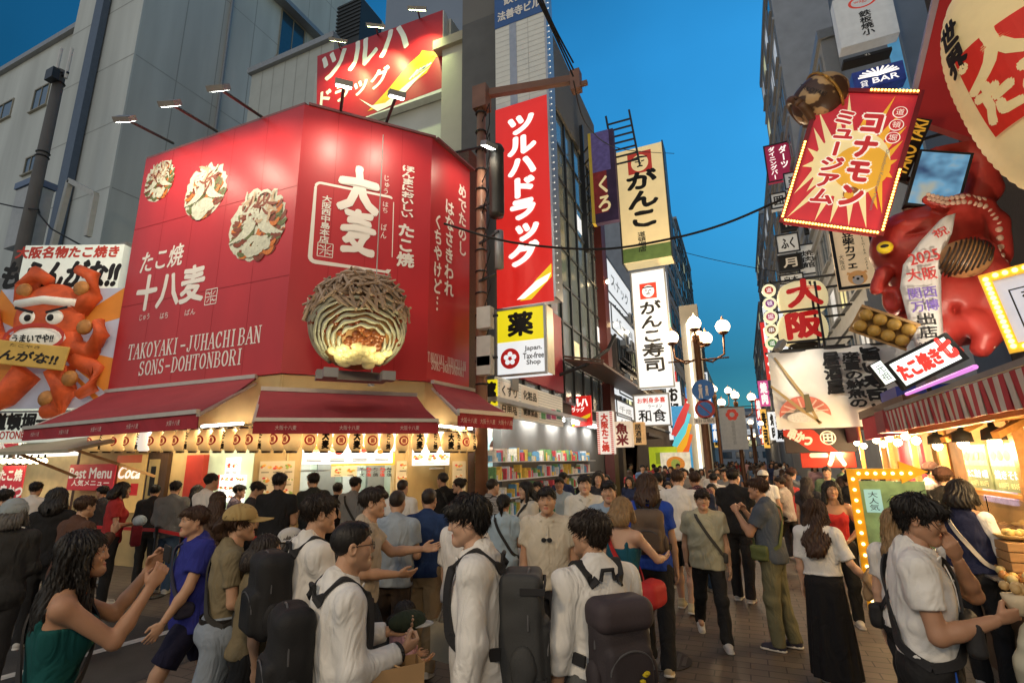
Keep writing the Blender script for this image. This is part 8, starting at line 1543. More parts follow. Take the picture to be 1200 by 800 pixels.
def hug(I, P):      # push strap points out to the surface of the clothed chest or back
 T = np.array(I['tors']); out = []
 for x, s, z in P:
  y0 = np.interp(z, T[:, 0], T[:, 2]); rx = max(np.interp(z, T[:, 0], T[:, 3])+I['loose']*1.1, .165+I['loose'] if z < 1.3 else 0)+.01; ry = max(np.interp(z, T[:, 0], T[:, 4])+I['loose']*1.1, .107+I['loose'] if z < 1.3 else 0)+.014
  if z > 1.45: out.append((x, y0+s*.05, z+.012)); continue
  if z > 1.38: ry += .006
  out.append((x if abs(x) < rx else math.copysign(rx, x), y0+s*ry*max(0, 1-(min(abs(x), rx)/rx)**2.3)**(1/2.3), z))
 return out
def spline(P, n=6):
 V = [Vector(p) for p in P]; out = []
 for i in range(len(V)-1):
  p0, p1, p2, p3 = V[max(i-1, 0)], V[i], V[i+1], V[min(i+2, len(V)-1)]
  for q in range(n): t = q/n; out.append(.5*((2*p1)+(p2-p0)*t+(2*p0-5*p1+4*p2-p3)*t*t+(3*p1-p0-3*p2+p3)*t**3))
 return [tuple(p) for p in out]+[tuple(V[-1])]
def backpack(I, label, col, size=(.15, .09, .23), z=1.2, boxy=False, flap=None, strap=(.02, .02, .022), sl=1.0, low=0):
 r = held(I, 'backpack', label, 'backpack'); up, toW = I['up'], I['toW']; c = up((0, -.115-size[1], z)); h = .011
 g = Grid(c-np.array(size)-.06, c+np.array(size)+.06, h); m = mat('pack_%d_%d_%d' % tuple(int(999*q) for q in col), col, .75, var=.12, scale=8, bump=.15, bscale=140)
 f = g.box(c, size, .07 if not boxy else .035)+wrinkle(g, .004, I['sd'])
 f = smin(f, g.box(c+np.array([0, -size[1]*.95, -size[2]*.35]), (size[0]*.8, .035, size[2]*.5), .03), .015)
 P, Q = surf(g, f); add_obj('pack_body', mesh_from('pack_body', toW(P), Q, [m]), r)
 dk = mat('strap_dark', strap, .8)
 if flap:
  g = Grid(c+np.array([-size[0]-.03, -size[1]-.06, size[2]*.1]), c+np.array([size[0]+.03, size[1]+.03, size[2]+.07]), h); f = g.box(c+np.array([0, -.012, size[2]*.72]), (size[0]+.008, size[1]+.014, size[2]*.34), .06); P, Q = surf(g, f); add_obj('flap', mesh_from('flap', toW(P), Q, [mat('pack_flap', flap, .75, var=.1, bump=.1)]), r)
 for s in (-1, 1):
  ribbon(I, spline(hug(I, [(s*.07, -1, 1.40), (s*.1, -.9, 1.465), (s*.108, .2, 1.485), (s*.112, 1, 1.43), (s*.118, 1, 1.36), (s*.125, 1, 1.28), (s*.14, 1, 1.2), (s*.17, 1, 1.13), (s*.3, -.2, 1.08), (s*.14, -1, 1.06)]), 4), .052, .007).build('shoulder_strap', dk, r)
 m2 = MB().tube([tuple(p) for p in toW(np.array([up((-.04, -.13, 1.42)), up((-.03, -.135, 1.47)), up((.03, -.135, 1.47)), up((.04, -.13, 1.42))]))], .011, 6); m2.build('grab_handle', dk, r)
 zc = mat('zip_grey', (.09, .09, .095), .45); x_, y_, z_ = size[0]*.78, size[1]*.95+.037, size[2]
 m2 = MB().tube([tuple(q) for q in toW(np.array([c+np.array([x_*math.cos(a)*(1 if abs(math.cos(a)) < .9 else .98), -y_+.012*abs(math.cos(a))**3, z_*(-.33+.44*math.sin(a))]) for a in np.linspace(.05, PI-.05, 18)]))], .004, 5); m2.build('zip', zc, r)
 m2 = MB().tube([tuple(q) for q in toW(np.array([c+np.array([size[0]*1.005*math.cos(a)*(1-.06*math.sin(a)**2), -size[1]*.35, z_*(.1+.93*math.sin(a)) if a > 0 else 0]) for a in np.linspace(.02, PI-.02, 26)]))], .0045, 5); m2.build('zip', zc, r)
 g5 = Grid(c+np.array([-size[0]-.06, -size[1]*.9, -z_*.95]), c+np.array([size[0]+.06, size[1]*.7, z_*.05]), .011); f5 = np.minimum(g5.ell(c+np.array([-size[0]-.002, -.01, -z_*.48]), (.03, size[1]*.6, z_*.38)), g5.ell(c+np.array([size[0]+.002, -.01, -z_*.48]), (.03, size[1]*.6, z_*.38)))+wrinkle(g5, .004, 9); P, Q = surf(g5, f5); add_obj('side_pocket', mesh_from('side_pocket', toW(P), Q, [m]), r)
 if boxy:
  for zz in (.75, -.7): ribbon(I, [c+np.array([-size[0]-.004, 0, size[2]*zz]), c+np.array([-size[0]-.004, -size[1]-.01, size[2]*zz]), c+np.array([size[0]+.004, -size[1]-.01, size[2]*zz]), c+np.array([size[0]+.004, 0, size[2]*zz])], .03, .004).build('compression_strap', dk, r)
 return r
def sling(I, label, cat, col, side=1, bagc=None, bs=(.06, .04, .05), name='shoulder_bag', w=.035, front=True):
 """strap over the far shoulder to a bag at the hip or chest"""
 r = held(I, name, label, cat); up = I['up']; s = side; P = [(-s*.1, .2, 1.485)]+[(s*a, 1, z) for a, z in ((-.095, 1.42), (-.06, 1.35), (-.02, 1.28), (.03, 1.2), (.08, 1.13), (.13, 1.06), (.165, 1.01))]+[(s*.2, 0, .98)]; Q = [(-s*.1, .2, 1.485), (-s*.095, -.8, 1.465)]+[(s*a, -1, z) for a, z in ((-.085, 1.42), (-.05, 1.34), (-.01, 1.27), (.04, 1.19), (.09, 1.11), (.14, 1.04))]+[(s*.2, 0, .98)]; P, Q = hug(I, P), hug(I, Q)
 m = mat('bag_%d_%d_%d' % tuple(int(999*q) for q in col), col, .7, var=.1, bump=.1); ribbon(I, spline(P), w, .005).build('strap', m, r); ribbon(I, spline(Q), w, .005).build('strap', m, r)
 if bagc is not None: g = Grid(np.array(bagc)-np.array(bs)-.03, np.array(bagc)+np.array(bs)+.03, .01); P_, Q_ = surf(g, g.box(bagc, bs, min(bs)*.7)+wrinkle(g, .004, 3)); add_obj('bag_body', mesh_from('bag_body', I['toW'](P_), Q_, [m]), r)
 return r
def hand_at(I, side): S0, E, Wr, du, df = I['A'][side]; return Wr+df*.09
def paper_bag(I, side, label, col, w=.3, d=.12, h=.34, drop=.06, rz=0, name='paper_bag', cat='bag'):
 r = held(I, name, label, cat); c = hand_at(I, side)+np.array([0, 0, -.02]); m = MB(); q = Matrix.Rotation(rz, 3, 'Z'); mm = mat('bagpaper_%d_%d_%d' % tuple(int(99*k) for k in col), col, .75, var=.08, scale=5, bump=.1, bscale=12); tz = c[2]-drop
 v = [(x*w/2, y*d/2, z) for z, k in ((tz-h, .97), (tz, 1)) for x, y in ((-k, -k), (k, -k), (k, k), (-k, k))]; v = [tuple(np.array(q @ Vector((a, b, 0)))+np.array([c[0], c[1], z])) for a, b, z in v]; v.append((c[0], c[1], tz-h));
 m.add([tuple(t) for t in I['toW'](np.array(v[:8]))], [(3, 2, 1, 0), (0, 1, 5, 4), (1, 2, 6, 5), (2, 3, 7, 6), (3, 0, 4, 7)]); o = m.build('bag_body', mm, r); sm = o.modifiers.new('thick', 'SOLIDIFY'); sm.thickness = .003
 for s in (-1, 1):
  e = lambda a, b, z: tuple(np.array(q @ Vector((a, b, 0)))+np.array([c[0], c[1], z])); pts = [e(-w*.25, s*d*.48, tz-.02), e(-w*.12, s*d*.2, tz+drop*.8), e(0, 0, tz+drop), e(w*.12, s*d*.2, tz+drop*.8), e(w*.25, s*d*.48, tz-.02)]; t = MB(); t.tube([tuple(p) for p in I['toW'](np.array(spline(pts, 4)))], .005, 5); t.build('handle', mm, r)
 return r
W_SHIRT = ('shirt', 'white_shirt', (.70, .69, .66), 'long', .99); GREYT = ('trousers', 'school_grey', (.10, .105, .105))
def foreground():
 I = person(413, 602, 2.4, 74, 'person with cropped hair and thin glasses in a white shirt holding a paper bag', ('shirt', 'white_shirt', (.70, .69, .66), 'long', .985, .02), GREYT, ('buzz', 'black'), arms=(((.2, .3, -1), (-.4, 1.0, .12)), ((.16, .1, -1), (-.3, .95, .12))), legs='relax', res=.012, glasses=True, collar=True, hands=('hold', 'grip'), head=(-8, 0))
 backpack(I, 'black backpack on the back of the person in glasses', (.012, .012, .013), (.145, .09, .24), 1.16)
 I['A']['rr'] = I['A']['r']; S0, E, Wr, du, df = I['A']['r']; I['A']['bag'] = (S0, E, E+df*.06, du, df)
 paper_bag(I, 'bag', 'brown paper carrier bag hanging from the arm of the person in glasses', (.40, .25, .12), .36, .13, .36, .0, rz=1.5)
 c = hand_at(I, 'l'); k = held(I, 'folded_hat', 'dark green folded cap with white edge held by the person in glasses', 'hat'); p = I['toW'](c); m = MB(); m.ball(tuple(p+np.array([.0, .01, .03])), (.05, .1, .05), 14, 8); m.build('crown', cloth('cap_green', (.03, .04, .025)), k, smooth=True); MB().ball(tuple(p+np.array([.0, .08, .005])), (.055, .07, .01), 14, 6).build('brim', cloth('cap_edge', (.4, .4, .38)), k, smooth=True)
 S0, E, Wr, du, df = I['A']['r']; p = I['toW'](Wr-df*.01); k = held(I, 'wristwatch', 'dark wristwatch on the wrist of the person in glasses', 'watch'); z = Vector(df); x = z.cross(Vector((0, 0, 1))).normalized(); y = z.cross(x); MB().tube([tuple(Vector(p)+x*.04*math.cos(a)+y*.036*math.sin(a)) for a in np.linspace(0, 2*PI, 18)], .009, 6).build('watch_strap', M_INK, k);
 I = person(551, 573, 2.6, 280, 'person with a thick black fringe and white shirt, seen from the side looking left', ('shirt', 'white_shirt', (.70, .69, .66), 'long', .90, .028), GREYT, ('mushroom', 'black'), arms=('down', 'down'), legs='relax', res=.012, collar=True, head=(6, -8), skin='c')
 backpack(I, 'large boxy charcoal backpack worn by the person with the thick black fringe', (.045, .047, .048), (.15, .1, .26), 1.13, boxy=True)
 I = person(690, 591, 2.65, 332, 'person in a white long-sleeved shirt with dark brown hair seen from behind', W_SHIRT, GREYT, ('mushroom', 'dark'), arms=('down', 'down'), legs='relax', res=.012, collar=True, head=(34, 0))
 b = backpack(I, 'dark plum flap backpack on the person with brown hair seen from behind', (.035, .028, .032), (.15, .085, .225), 1.13, flap=(.05, .038, .043))
 k = held(I, 'yellow_charm', 'yellow and black braided strap hanging from the plum backpack', 'charm'); m = MB(); rr = random.Random(1)
 for i in range(26): a = i*.9; m.ball(tuple(I['toW'](I['up']((.035+.012*math.cos(a), -.35+.012*math.sin(a), 1.07-.0105*i)))), (.014, .012, .009), 7, 5, mi=i % 3 == 2)
 m.build('braid', [cloth('charm_yellow', (.5, .38, .02)), M_INK], k)
 I = person(1069, 572, 2.6, 88, 'person in a short-sleeved white shirt eating from one hand at the right', ('shirt', 'white_shirt', (.70, .69, .66), 'short', .99, .024), ('trousers', 'black_trousers', (.02, .02, .021)), ('mushroom', 'black'), arms=(((.12, .75, -.55), (-.78, -.26, 1.0)), ((.2, .12, -1), (-.36, 1.0, .38))), legs='relax', res=.012, collar=True, hands=('pinch', 'hold'), head=(-10, -14), skin='b')
 r = sling(I, 'black cross-body bag worn on the chest of the person eating at the right', 'bag', (.018, .018, .02), 1, I['up']((.06, .165, 1.13)), (.16, .035, .075), 'crossbody_bag', .04)
 c = hand_at(I, 'r'); p = I['toW'](c+np.array([-.02, .02, .05])); k = held(I, 'food_cup', 'round pale snack held in the hand of the person eating', 'snack'); m = MB(); rn = random.Random(3)
 m.lathe([(.03, -.05), (.05, 0), (.055, .03), (.02, .035)], 16, tuple(p)); m.build('paper_cup', cloth('cup_paper', (.6, .5, .34)), k, smooth=True); m = MB()
 for i in range(12): m.ball((p[0]+rn.uniform(-.035, .035), p[1]+rn.uniform(-.035, .035), p[2]+.04+rn.uniform(0, .025)), .02, 8, 5)
 m.build('snack_pieces', mat('snack_gold', (.5, .33, .14), .5, var=.2, scale=20), k, smooth=True)
 k = held(I, 'plastic_bag', 'translucent pale plastic bag hanging from the wrist of the person eating', 'bag'); p = I['toW'](hand_at(I, 'r')+np.array([.0, .03, -.03])); g = Grid((p[0]-.14, p[1]-.14, p[2]-.48), (p[0]+.14, p[1]+.14, p[2]+.05), .012)
 f = smin(g.cone((p[0], p[1], p[2]), (p[0], p[1], p[2]-.14), .02, .05), g.ell((p[0], p[1], p[2]-.28), (.1, .075, .17)), .06)+wrinkle(g, .009, 8, 1.6); solid('bag_body', g, f, mat('plastic_pale', (.6, .58, .46), .3, var=.1, trans=.25), k)
 k = held(I, 'phone_charm', 'small blue tag with a wire ring on the waist of the person eating', 'charm'); q = I['toW'](I['up']((.155, .06, .97))); MB().box(q[0]-.012, q[1]-.02, q[2]-.07, q[0]+.006, q[1]+.02, q[2]).build('tag', cloth('tag_blue', (.02, .08, .4)), k); MB().tube([(q[0], q[1]+.03*math.cos(a), q[2]-.07+.03*math.sin(a)) for a in np.linspace(0, 2*PI, 14)], .003, 5).build('ring', M_STEEL, k)
 I = person(102, 613, 2.45, 86, 'person with long dark hair in a teal top holding up a phone', ('tank', 'teal_top', (.008, .075, .075), 'none', .97, .01), ('trousers', 'black_trousers', (.02, .02, .021)), ('long', 'black'), sex='f', arms=(((.15, .8, -.45), (-.1, .6, 1)), ((.12, .72, -.62), (-.12, .55, 1))), legs='relax', res=.012, hands=('hold', 'hold'), skin='b', head=(-10, 4))
 k = held(I, 'phone', 'dark phone held up by the person in the teal top', 'phone'); a = hand_at(I, 'l'); b = hand_at(I, 'r'); p = I['toW']((a+b)/2+np.array([0, .03, .05])); MB().box(p[0]-.08, p[1]-.005, p[2]-.04, p[0]+.08, p[1]+.005, p[2]+.04).build('phone_body', M_INK, k, bevel=.004)
 sling(I, 'dark shoulder bag at the hip of the person in the teal top', 'bag', (.02, .018, .018), 1, I['up']((.2, .02, .9)), (.06, .13, .1), 'shoulder_bag', .03)
 I = person(284, 587, 3.55, 84, 'person in a tan cap, olive tee and pale jeans walking to the right', ('tee', 'olive_tee', (.20, .165, .10), 'short', 1.0, .016), ('jeans', 'pale_denim', (.24, .28, .33), 1.9), ('tail', 'brown'), sex='f', arms=('bent', ((.14, .1, -1), (-.25, .9, -.35))), legs='step', res=.013, hat=('cap', 'cap_tan', (.36, .26, .11)), head=(-6, 0))
 sling(I, 'dark bag strap with a small bag worn by the person in the tan cap', 'bag', (.03, .028, .025), 1, I['up']((.17, .12, 1.02)), (.05, .08, .06))
 I = person(314, 622, 3.4, 88, 'person with an olive jacket half hidden behind the tan cap wearer', ('tee', 'khaki_tee', (.19, .15, .085), 'half', .92, .03), ('trousers', 'black_trousers', (.02, .02, .021)), ('bob', 'dark'), sex='f', arms=('bent', 'down'), legs='walk', H=1.5)
 I = person(342, 611, 4.1, 80, 'person in a pale brimmed hat and mustard top beside the tan cap wearer', ('tee', 'mustard_tee', (.40, .24, .04), 'half', .86, .03), ('trousers', 'black_trousers', (.02, .02, .021)), ('bob', 'grey'), sex='f', hat=('sunhat', 'hat_pale', (.5, .49, .46)), arms=('bent', 'bent'), legs='step', H=1.42)
 I = person(376, 565, 3.3, 70, 'person in a white tee walking right with brown hair, behind the glasses wearer', ('tee', 'white_tee', (.68, .66, .62), 'short', .92, .024), ('trousers', 'dark_jeans', (.03, .035, .045)), ('short', 'dark'), arms=('down', 'fwd'), legs='walk', res=.013, head=(-6, 0))
 backpack(I, 'bulky black backpack on the person in the white tee', (.014, .014, .015), (.15, .1, .23), 1.2)
 I = person(476, 690, 3.5, 60, 'small child in a pink top and flowered shorts among the legs of the crowd', ('tee', 'pink_tee', (.42, .24, .27), 'short', .9, .03), ('shorts', 'flower_shorts', (.45, .38, .33)), ('bob', 'black'), sex='f', arms=('bent', 'bent'), legs='step', H=.98, pos=None)
 I = person(233, 577, 4.1, 255, 'person in a loose blue jersey dress striding to the left', ('tee', 'jersey_blue', (.025, .03, .20), 'short', .80, .04), ('shorts', 'navy_shorts', (.012, .012, .03)), ('short', 'brown'), arms=('fwd', 'back'), legs='stride', res=.014, shoe=(.6, .58, .54))
 sling(I, 'dark strap bag across the blue jersey of the striding person', 'bag', (.03, .028, .05), -1, I['up']((-.17, .1, .98)), (.05, .07, .06))
 I = person(503, 567, 5.2, 18, 'person in a navy long-sleeved shirt and khaki trousers seen from behind', ('shirt', 'navy_shirt', (.022, .045, .12), 'long', .88, .025), ('trousers', 'khaki', (.26, .19, .11), 1.3), ('buzz', 'dark'), arms=('down', 'carry'), legs='step', res=.014, skin='b')
 I = person(548, 590, 4.4, 40, 'person in a loose white shirt just left of the thick black fringe', ('tee', 'white_tee', (.68, .66, .62), 'half', .86, .045), ('trousers', 'dark_grey_trousers', (.04, .04, .045)), ('short', 'black'), arms=('down', 'bent'), legs='step', H=1.62)
 paper_bag(I, 'l', 'pale shopping bag carried by the person in the loose white shirt', (.36, .32, .24), .3, .12, .32, .12, name='shopping_bag')
 I = person(466, 570, 4.9, 20, 'person in a pale blue-grey tee seen from behind, left of the navy shirt', ('tee', 'bluegrey_tee', (.30, .35, .40), 'short', .86, .03), ('trousers', 'brown_trousers', (.05, .035, .025)), ('buzz', 'dark'), arms=('bent', 'bent'), legs='relax', res=.014)
 I = person(437, 560, 4.2, 95, 'person with dark hair in a beige top in profile behind the white tee wearer', ('tee', 'beige_tee', (.42, .36, .28), 'short', .88, .025), ('trousers', 'dark_jeans', (.03, .035, .045)), ('short', 'dark'), arms=('reach', 'bent'), legs='walk', res=.014)
 I = person(640, 560, 4.6, 185, 'person in a cream shirt facing the camera with sunglasses at the collar', ('shirt', 'cream_shirt', (.58, .52, .41), 'short', .87, .03), ('trousers', 'dark_grey_trousers', (.04, .04, .045)), ('short', 'black'), arms=('down', 'down'), legs='walk', res=.014, collar=True)
 k = held(I, 'sunglasses', 'dark sunglasses hooked on the neck of the cream shirt', 'sunglasses'); p = I['toW'](I['up']((0, .17, 1.3))); m = MB(); m.ball(tuple(p+np.array([-.025, 0, 0])), (.022, .006, .02), 10, 6).ball(tuple(p+np.array([.025, 0, 0])), (.022, .006, .02), 10, 6); m.build('lens', M_INK, k); MB().bar(tuple(p+np.array([-.01, 0, .008])), tuple(p+np.array([.01, 0, .008])), .004).build('bridge', M_INK, k)
 I = person(684, 549, 6.6, 178, 'person in a white button shirt facing the camera in the middle of the crowd', ('shirt', 'pale_shirt', (.60, .58, .52), 'short', .87, .025), ('trousers', 'khaki', (.26, .19, .11)), ('short', 'black'), arms=('down', 'bent'), legs='walk', res=.015, collar=True, skin='c')
 I = person(712, 553, 5.6, 185, 'person with dark hair in a blue tee right of the white button shirt', ('tee', 'sky_tee', (.25, .33, .42), 'short', .87, .025), ('trousers', 'dark_jeans', (.03, .035, .045)), ('short', 'black'), arms=('down', 'down'), legs='walk2', res=.015)
 I = person(728, 578, 4.4, 30, 'person with fair short hair in a teal top and grey trousers', ('tank', 'teal_tank', (.012, .08, .12), 'none', .95, .012), ('trousers', 'blue_grey_trousers', (.09, .11, .14), 1.6), ('bob', 'blond'), sex='f', arms=('down', ((.3, .5, -.6), (-.2, 1, -.1))), legs='relax', res=.014, skin='c')
 sling(I, 'large bright red bag hanging at the hip of the fair haired person', 'bag', (.42, .02, .02), 1, I['up']((.24, .05, .93)), (.1, .15, .11), 'red_shoulder_bag', .04)
 I = person(757, 549, 5.2, 5, 'person with long brown hair and a bright blue tee seen from behind', ('tee', 'royal_tee', (.02, .06, .36), 'short', .87, .025), ('trousers', 'black_trousers', (.02, .02, .021)), ('shoulder', 'brown'), sex='f', arms=('down', 'down'), legs='step', res=.014, shoe=(.45, .36, .22))
 backpack(I, 'brown backpack on the person in the bright blue tee', (.11, .075, .05), (.15, .09, .2), 1.22, strap=(.08, .05, .03))
 I = person(793, 546, 7.0, 12, 'person in a white tee and black shorts seen from behind', ('tee', 'white_tee', (.68, .66, .62), 'short', .85, .03), ('shorts', 'black_shorts', (.018, .018, .016)), ('short', 'brown'), arms=('down', 'down'), legs='step', res=.014, skin='c', shoe=(.5, .44, .28))
 I = person(821, 566, 5.75, 172, 'person in a pale olive tee and black trousers walking towards the camera', ('tee', 'olive_pale_tee', (.42, .40, .28), 'short', .84, .04), ('trousers', 'black_trousers', (.02, .02, .021)), ('fringe', 'dark'), arms=('down', 'back'), legs='walk', res=.013, shoe=(.55, .54, .52))
 sling(I, 'dark cross-body strap on the pale olive tee', 'bag', (.05, .05, .045), -1, I['up']((-.19, .03, .96)), (.04, .07, .06))
 I = person(887, 556, 5.6, 285, 'person in a blue-grey tee and olive trousers with hands raised to the mouth', ('tee', 'slate_tee', (.07, .085, .11), 'short', .86, .03), ('trousers', 'olive_trousers', (.13, .125, .075), 1.2), ('short', 'brown'), arms=(((.1, .5, -.9), (-.3, .62, 1.0)), ((.1, .5, -.9), (-.3, .62, 1.0))), hands=('grip', 'grip'), legs='relax', res=.013, skin='b', shoe=(.03, .03, .05))
 sling(I, 'small olive green bag at the hip of the person with raised hands', 'bag', (.08, .1, .03), -1, I['up']((-.2, .06, .97)), (.04, .09, .08))
 I = person(953, 581, 4.75, 15, 'person with long wavy brown hair, white blouse and long black skirt', ('shirt', 'white_blouse', (.64, .63, .60), 'half', 1.0, .025), ('skirt', 'black_skirt', (.012, .012, .014), .5, .06), ('wavy', 'brown'), sex='f', arms=('down', ((.42, -.1, -1), (.3, .3, -.5))), legs='relax', res=.013, shoe=(.5, .48, .46), skin='c')
 k = held(I, 'folded_jacket', 'tan jacket draped over the arm of the person with long brown hair', 'jacket'); S0, E, Wr, du, df = I['A']['r']; c = (E+Wr)/2+np.array([.06, .02, 0]); g = Grid(c+np.array([-.2, -.25, -.5]), c+np.array([.25, .25, .12]), .013); f = smin(g.box(c+np.array([.05, .02, -.16]), (.03, .13, .2), .025, roty(-.25)@rotx(.25)), g.box(c+np.array([-.0, .02, -.1]), (.03, .11, .14), .025, roty(.2)), .04); f = smin(f, g.cone(c+np.array([.1, .1, -.25]), c+np.array([.13, .16, -.42]), .06, .045), .04)+wrinkle(g, .01, 4, 1.2); P, Q = surf(g, f); add_obj('cloth_fold', mesh_from('cloth_fold', I['toW'](P), Q, [cloth('jacket_tan', (.30, .20, .11))]), k)
 I = person(972, 560, 6.2, 170, 'person in a red top with dark hair facing the camera behind the long brown hair', ('tank', 'red_top', (.48, .03, .03), 'none', .95, .012), ('trousers', 'black_trousers', (.02, .02, .021)), ('shoulder', 'black'), sex='f', arms=('hip', 'hip'), legs='stand', res=.014, skin='b')
 k = held(I, 'red_tote', 'red and white tote bag beside the person in the red top', 'bag'); p = I['toW'](np.array([-.42, .1, .95])); m = MB().box(p[0]-.13, p[1]-.05, p[2]-.17, p[0]+.13, p[1]+.05, p[2]+.1); m.build('tote_body', cloth('tote_red', (.45, .02, .03)), k, bevel=.02); MB().tube([(p[0]-.07, p[1], p[2]+.1), (p[0]-.02, p[1], p[2]+.34), (p[0]+.04, p[1], p[2]+.34), (p[0]+.07, p[1], p[2]+.1)], .01, 6).build('handle', cloth('tote_white', (.5, .5, .48)), k)
 I = person(1049, 590, 3.5, 25, 'person with long fair brown hair in a white tee, behind the one eating', ('tee', 'white_tee', (.68, .66, .62), 'short', .9, .02), ('trousers', 'black_trousers', (.02, .02, .021)), ('blondetail', 'blond'), sex='f', arms=('down', 'down'), legs='relax', res=.013, skin='c')
 sling(I, 'black bag strap over the white tee of the person with fair brown hair', 'bag', (.015, .015, .016), -1, I['up']((-.2, -.02, .96)), (.05, .1, .09))
 I = person(1122, 557, 4.6, 20, 'person in a navy vest over a white shirt standing at the stall', ('vest', 'navy_vest', (.014, .018, .05), 'none', .95, .03), ('trousers', 'black_trousers', (.02, .02, .021)), ('bob', 'black'), sex='f', arms=('down', 'bent'), legs='stand', res=.014)
 add_sleeves(I); sling(I, 'pale cross-body strap over the navy vest', 'bag', (.45, .42, .36), 1, None)
 I = person(1103, 545, 6.2, 20, 'person in a black tee and dark cap standing at the stall', ('tee', 'black_tee', (.016, .016, .017), 'short', .87, .025), ('trousers', 'black_trousers', (.02, .02, .021)), ('short', 'brown'), hat=('cap', 'cap_dark', (.05, .025, .02)), arms=('bent', 'bent'), legs='stand', res=.015)
 I = person(1090, 540, 7.6, 100, 'stall worker in a pale top and dark cap under the red curtain', ('tee', 'pale_grey_tee', (.45, .44, .42), 'short', .87, .025), ('trousers', 'black_trousers', (.02, .02, .021)), ('short', 'black'), hat=('cap', 'cap_dark', (.05, .025, .02)), arms=('bent', 'bent'), legs='stand', res=.016)
 I = person(1196, 616, 2.5, 60, 'person in a grey tee cut off by the right edge of the picture', ('tee', 'grey_tee', (.3, .3, .3), 'short', .87, .03), ('trousers', 'black_trousers', (.02, .02, .021)), ('short', 'black'), arms=('down', 'down'), legs='stand', H=1.6) if False else None
 I = person(1162, 560, 6.2, 260, 'cook in a pale top behind the glass screen of the takoyaki stall', ('tee', 'cook_beige', (.5, .42, .3), 'short', .87, .025), ('trousers', 'black_trousers', (.02, .02, .021)), ('short', 'black'), hat=('beanie', 'cook_hat', (.5, .45, .4)), arms=('bent', 'reach'), legs='stand', res=.015, pos=(2.78, 6.95, 1.66))
def add_sleeves(I):
 g = None; A = I['A']
 for k in ('l', 'r'):
  S0, E, Wr, du, df = A[k]; lo = np.minimum(np.minimum(S0, E), Wr)-.11; hi = np.maximum(np.maximum(S0, E), Wr)+.11; g = Grid(lo, hi, .013); f = smin(g.cone(S0*[.95, 1, 1], E, .068, .055), np.maximum(g.cone(E, Wr, .052, .04), g.plane(Wr-df*.02, df)), .03)+wrinkle(g, .005, 3); P, Q = surf(g, f); add_obj('sleeve', mesh_from('sleeve', I['toW'](P), Q, [cloth('white_shirt', (.70, .69, .66))]), I['R'])
foreground()
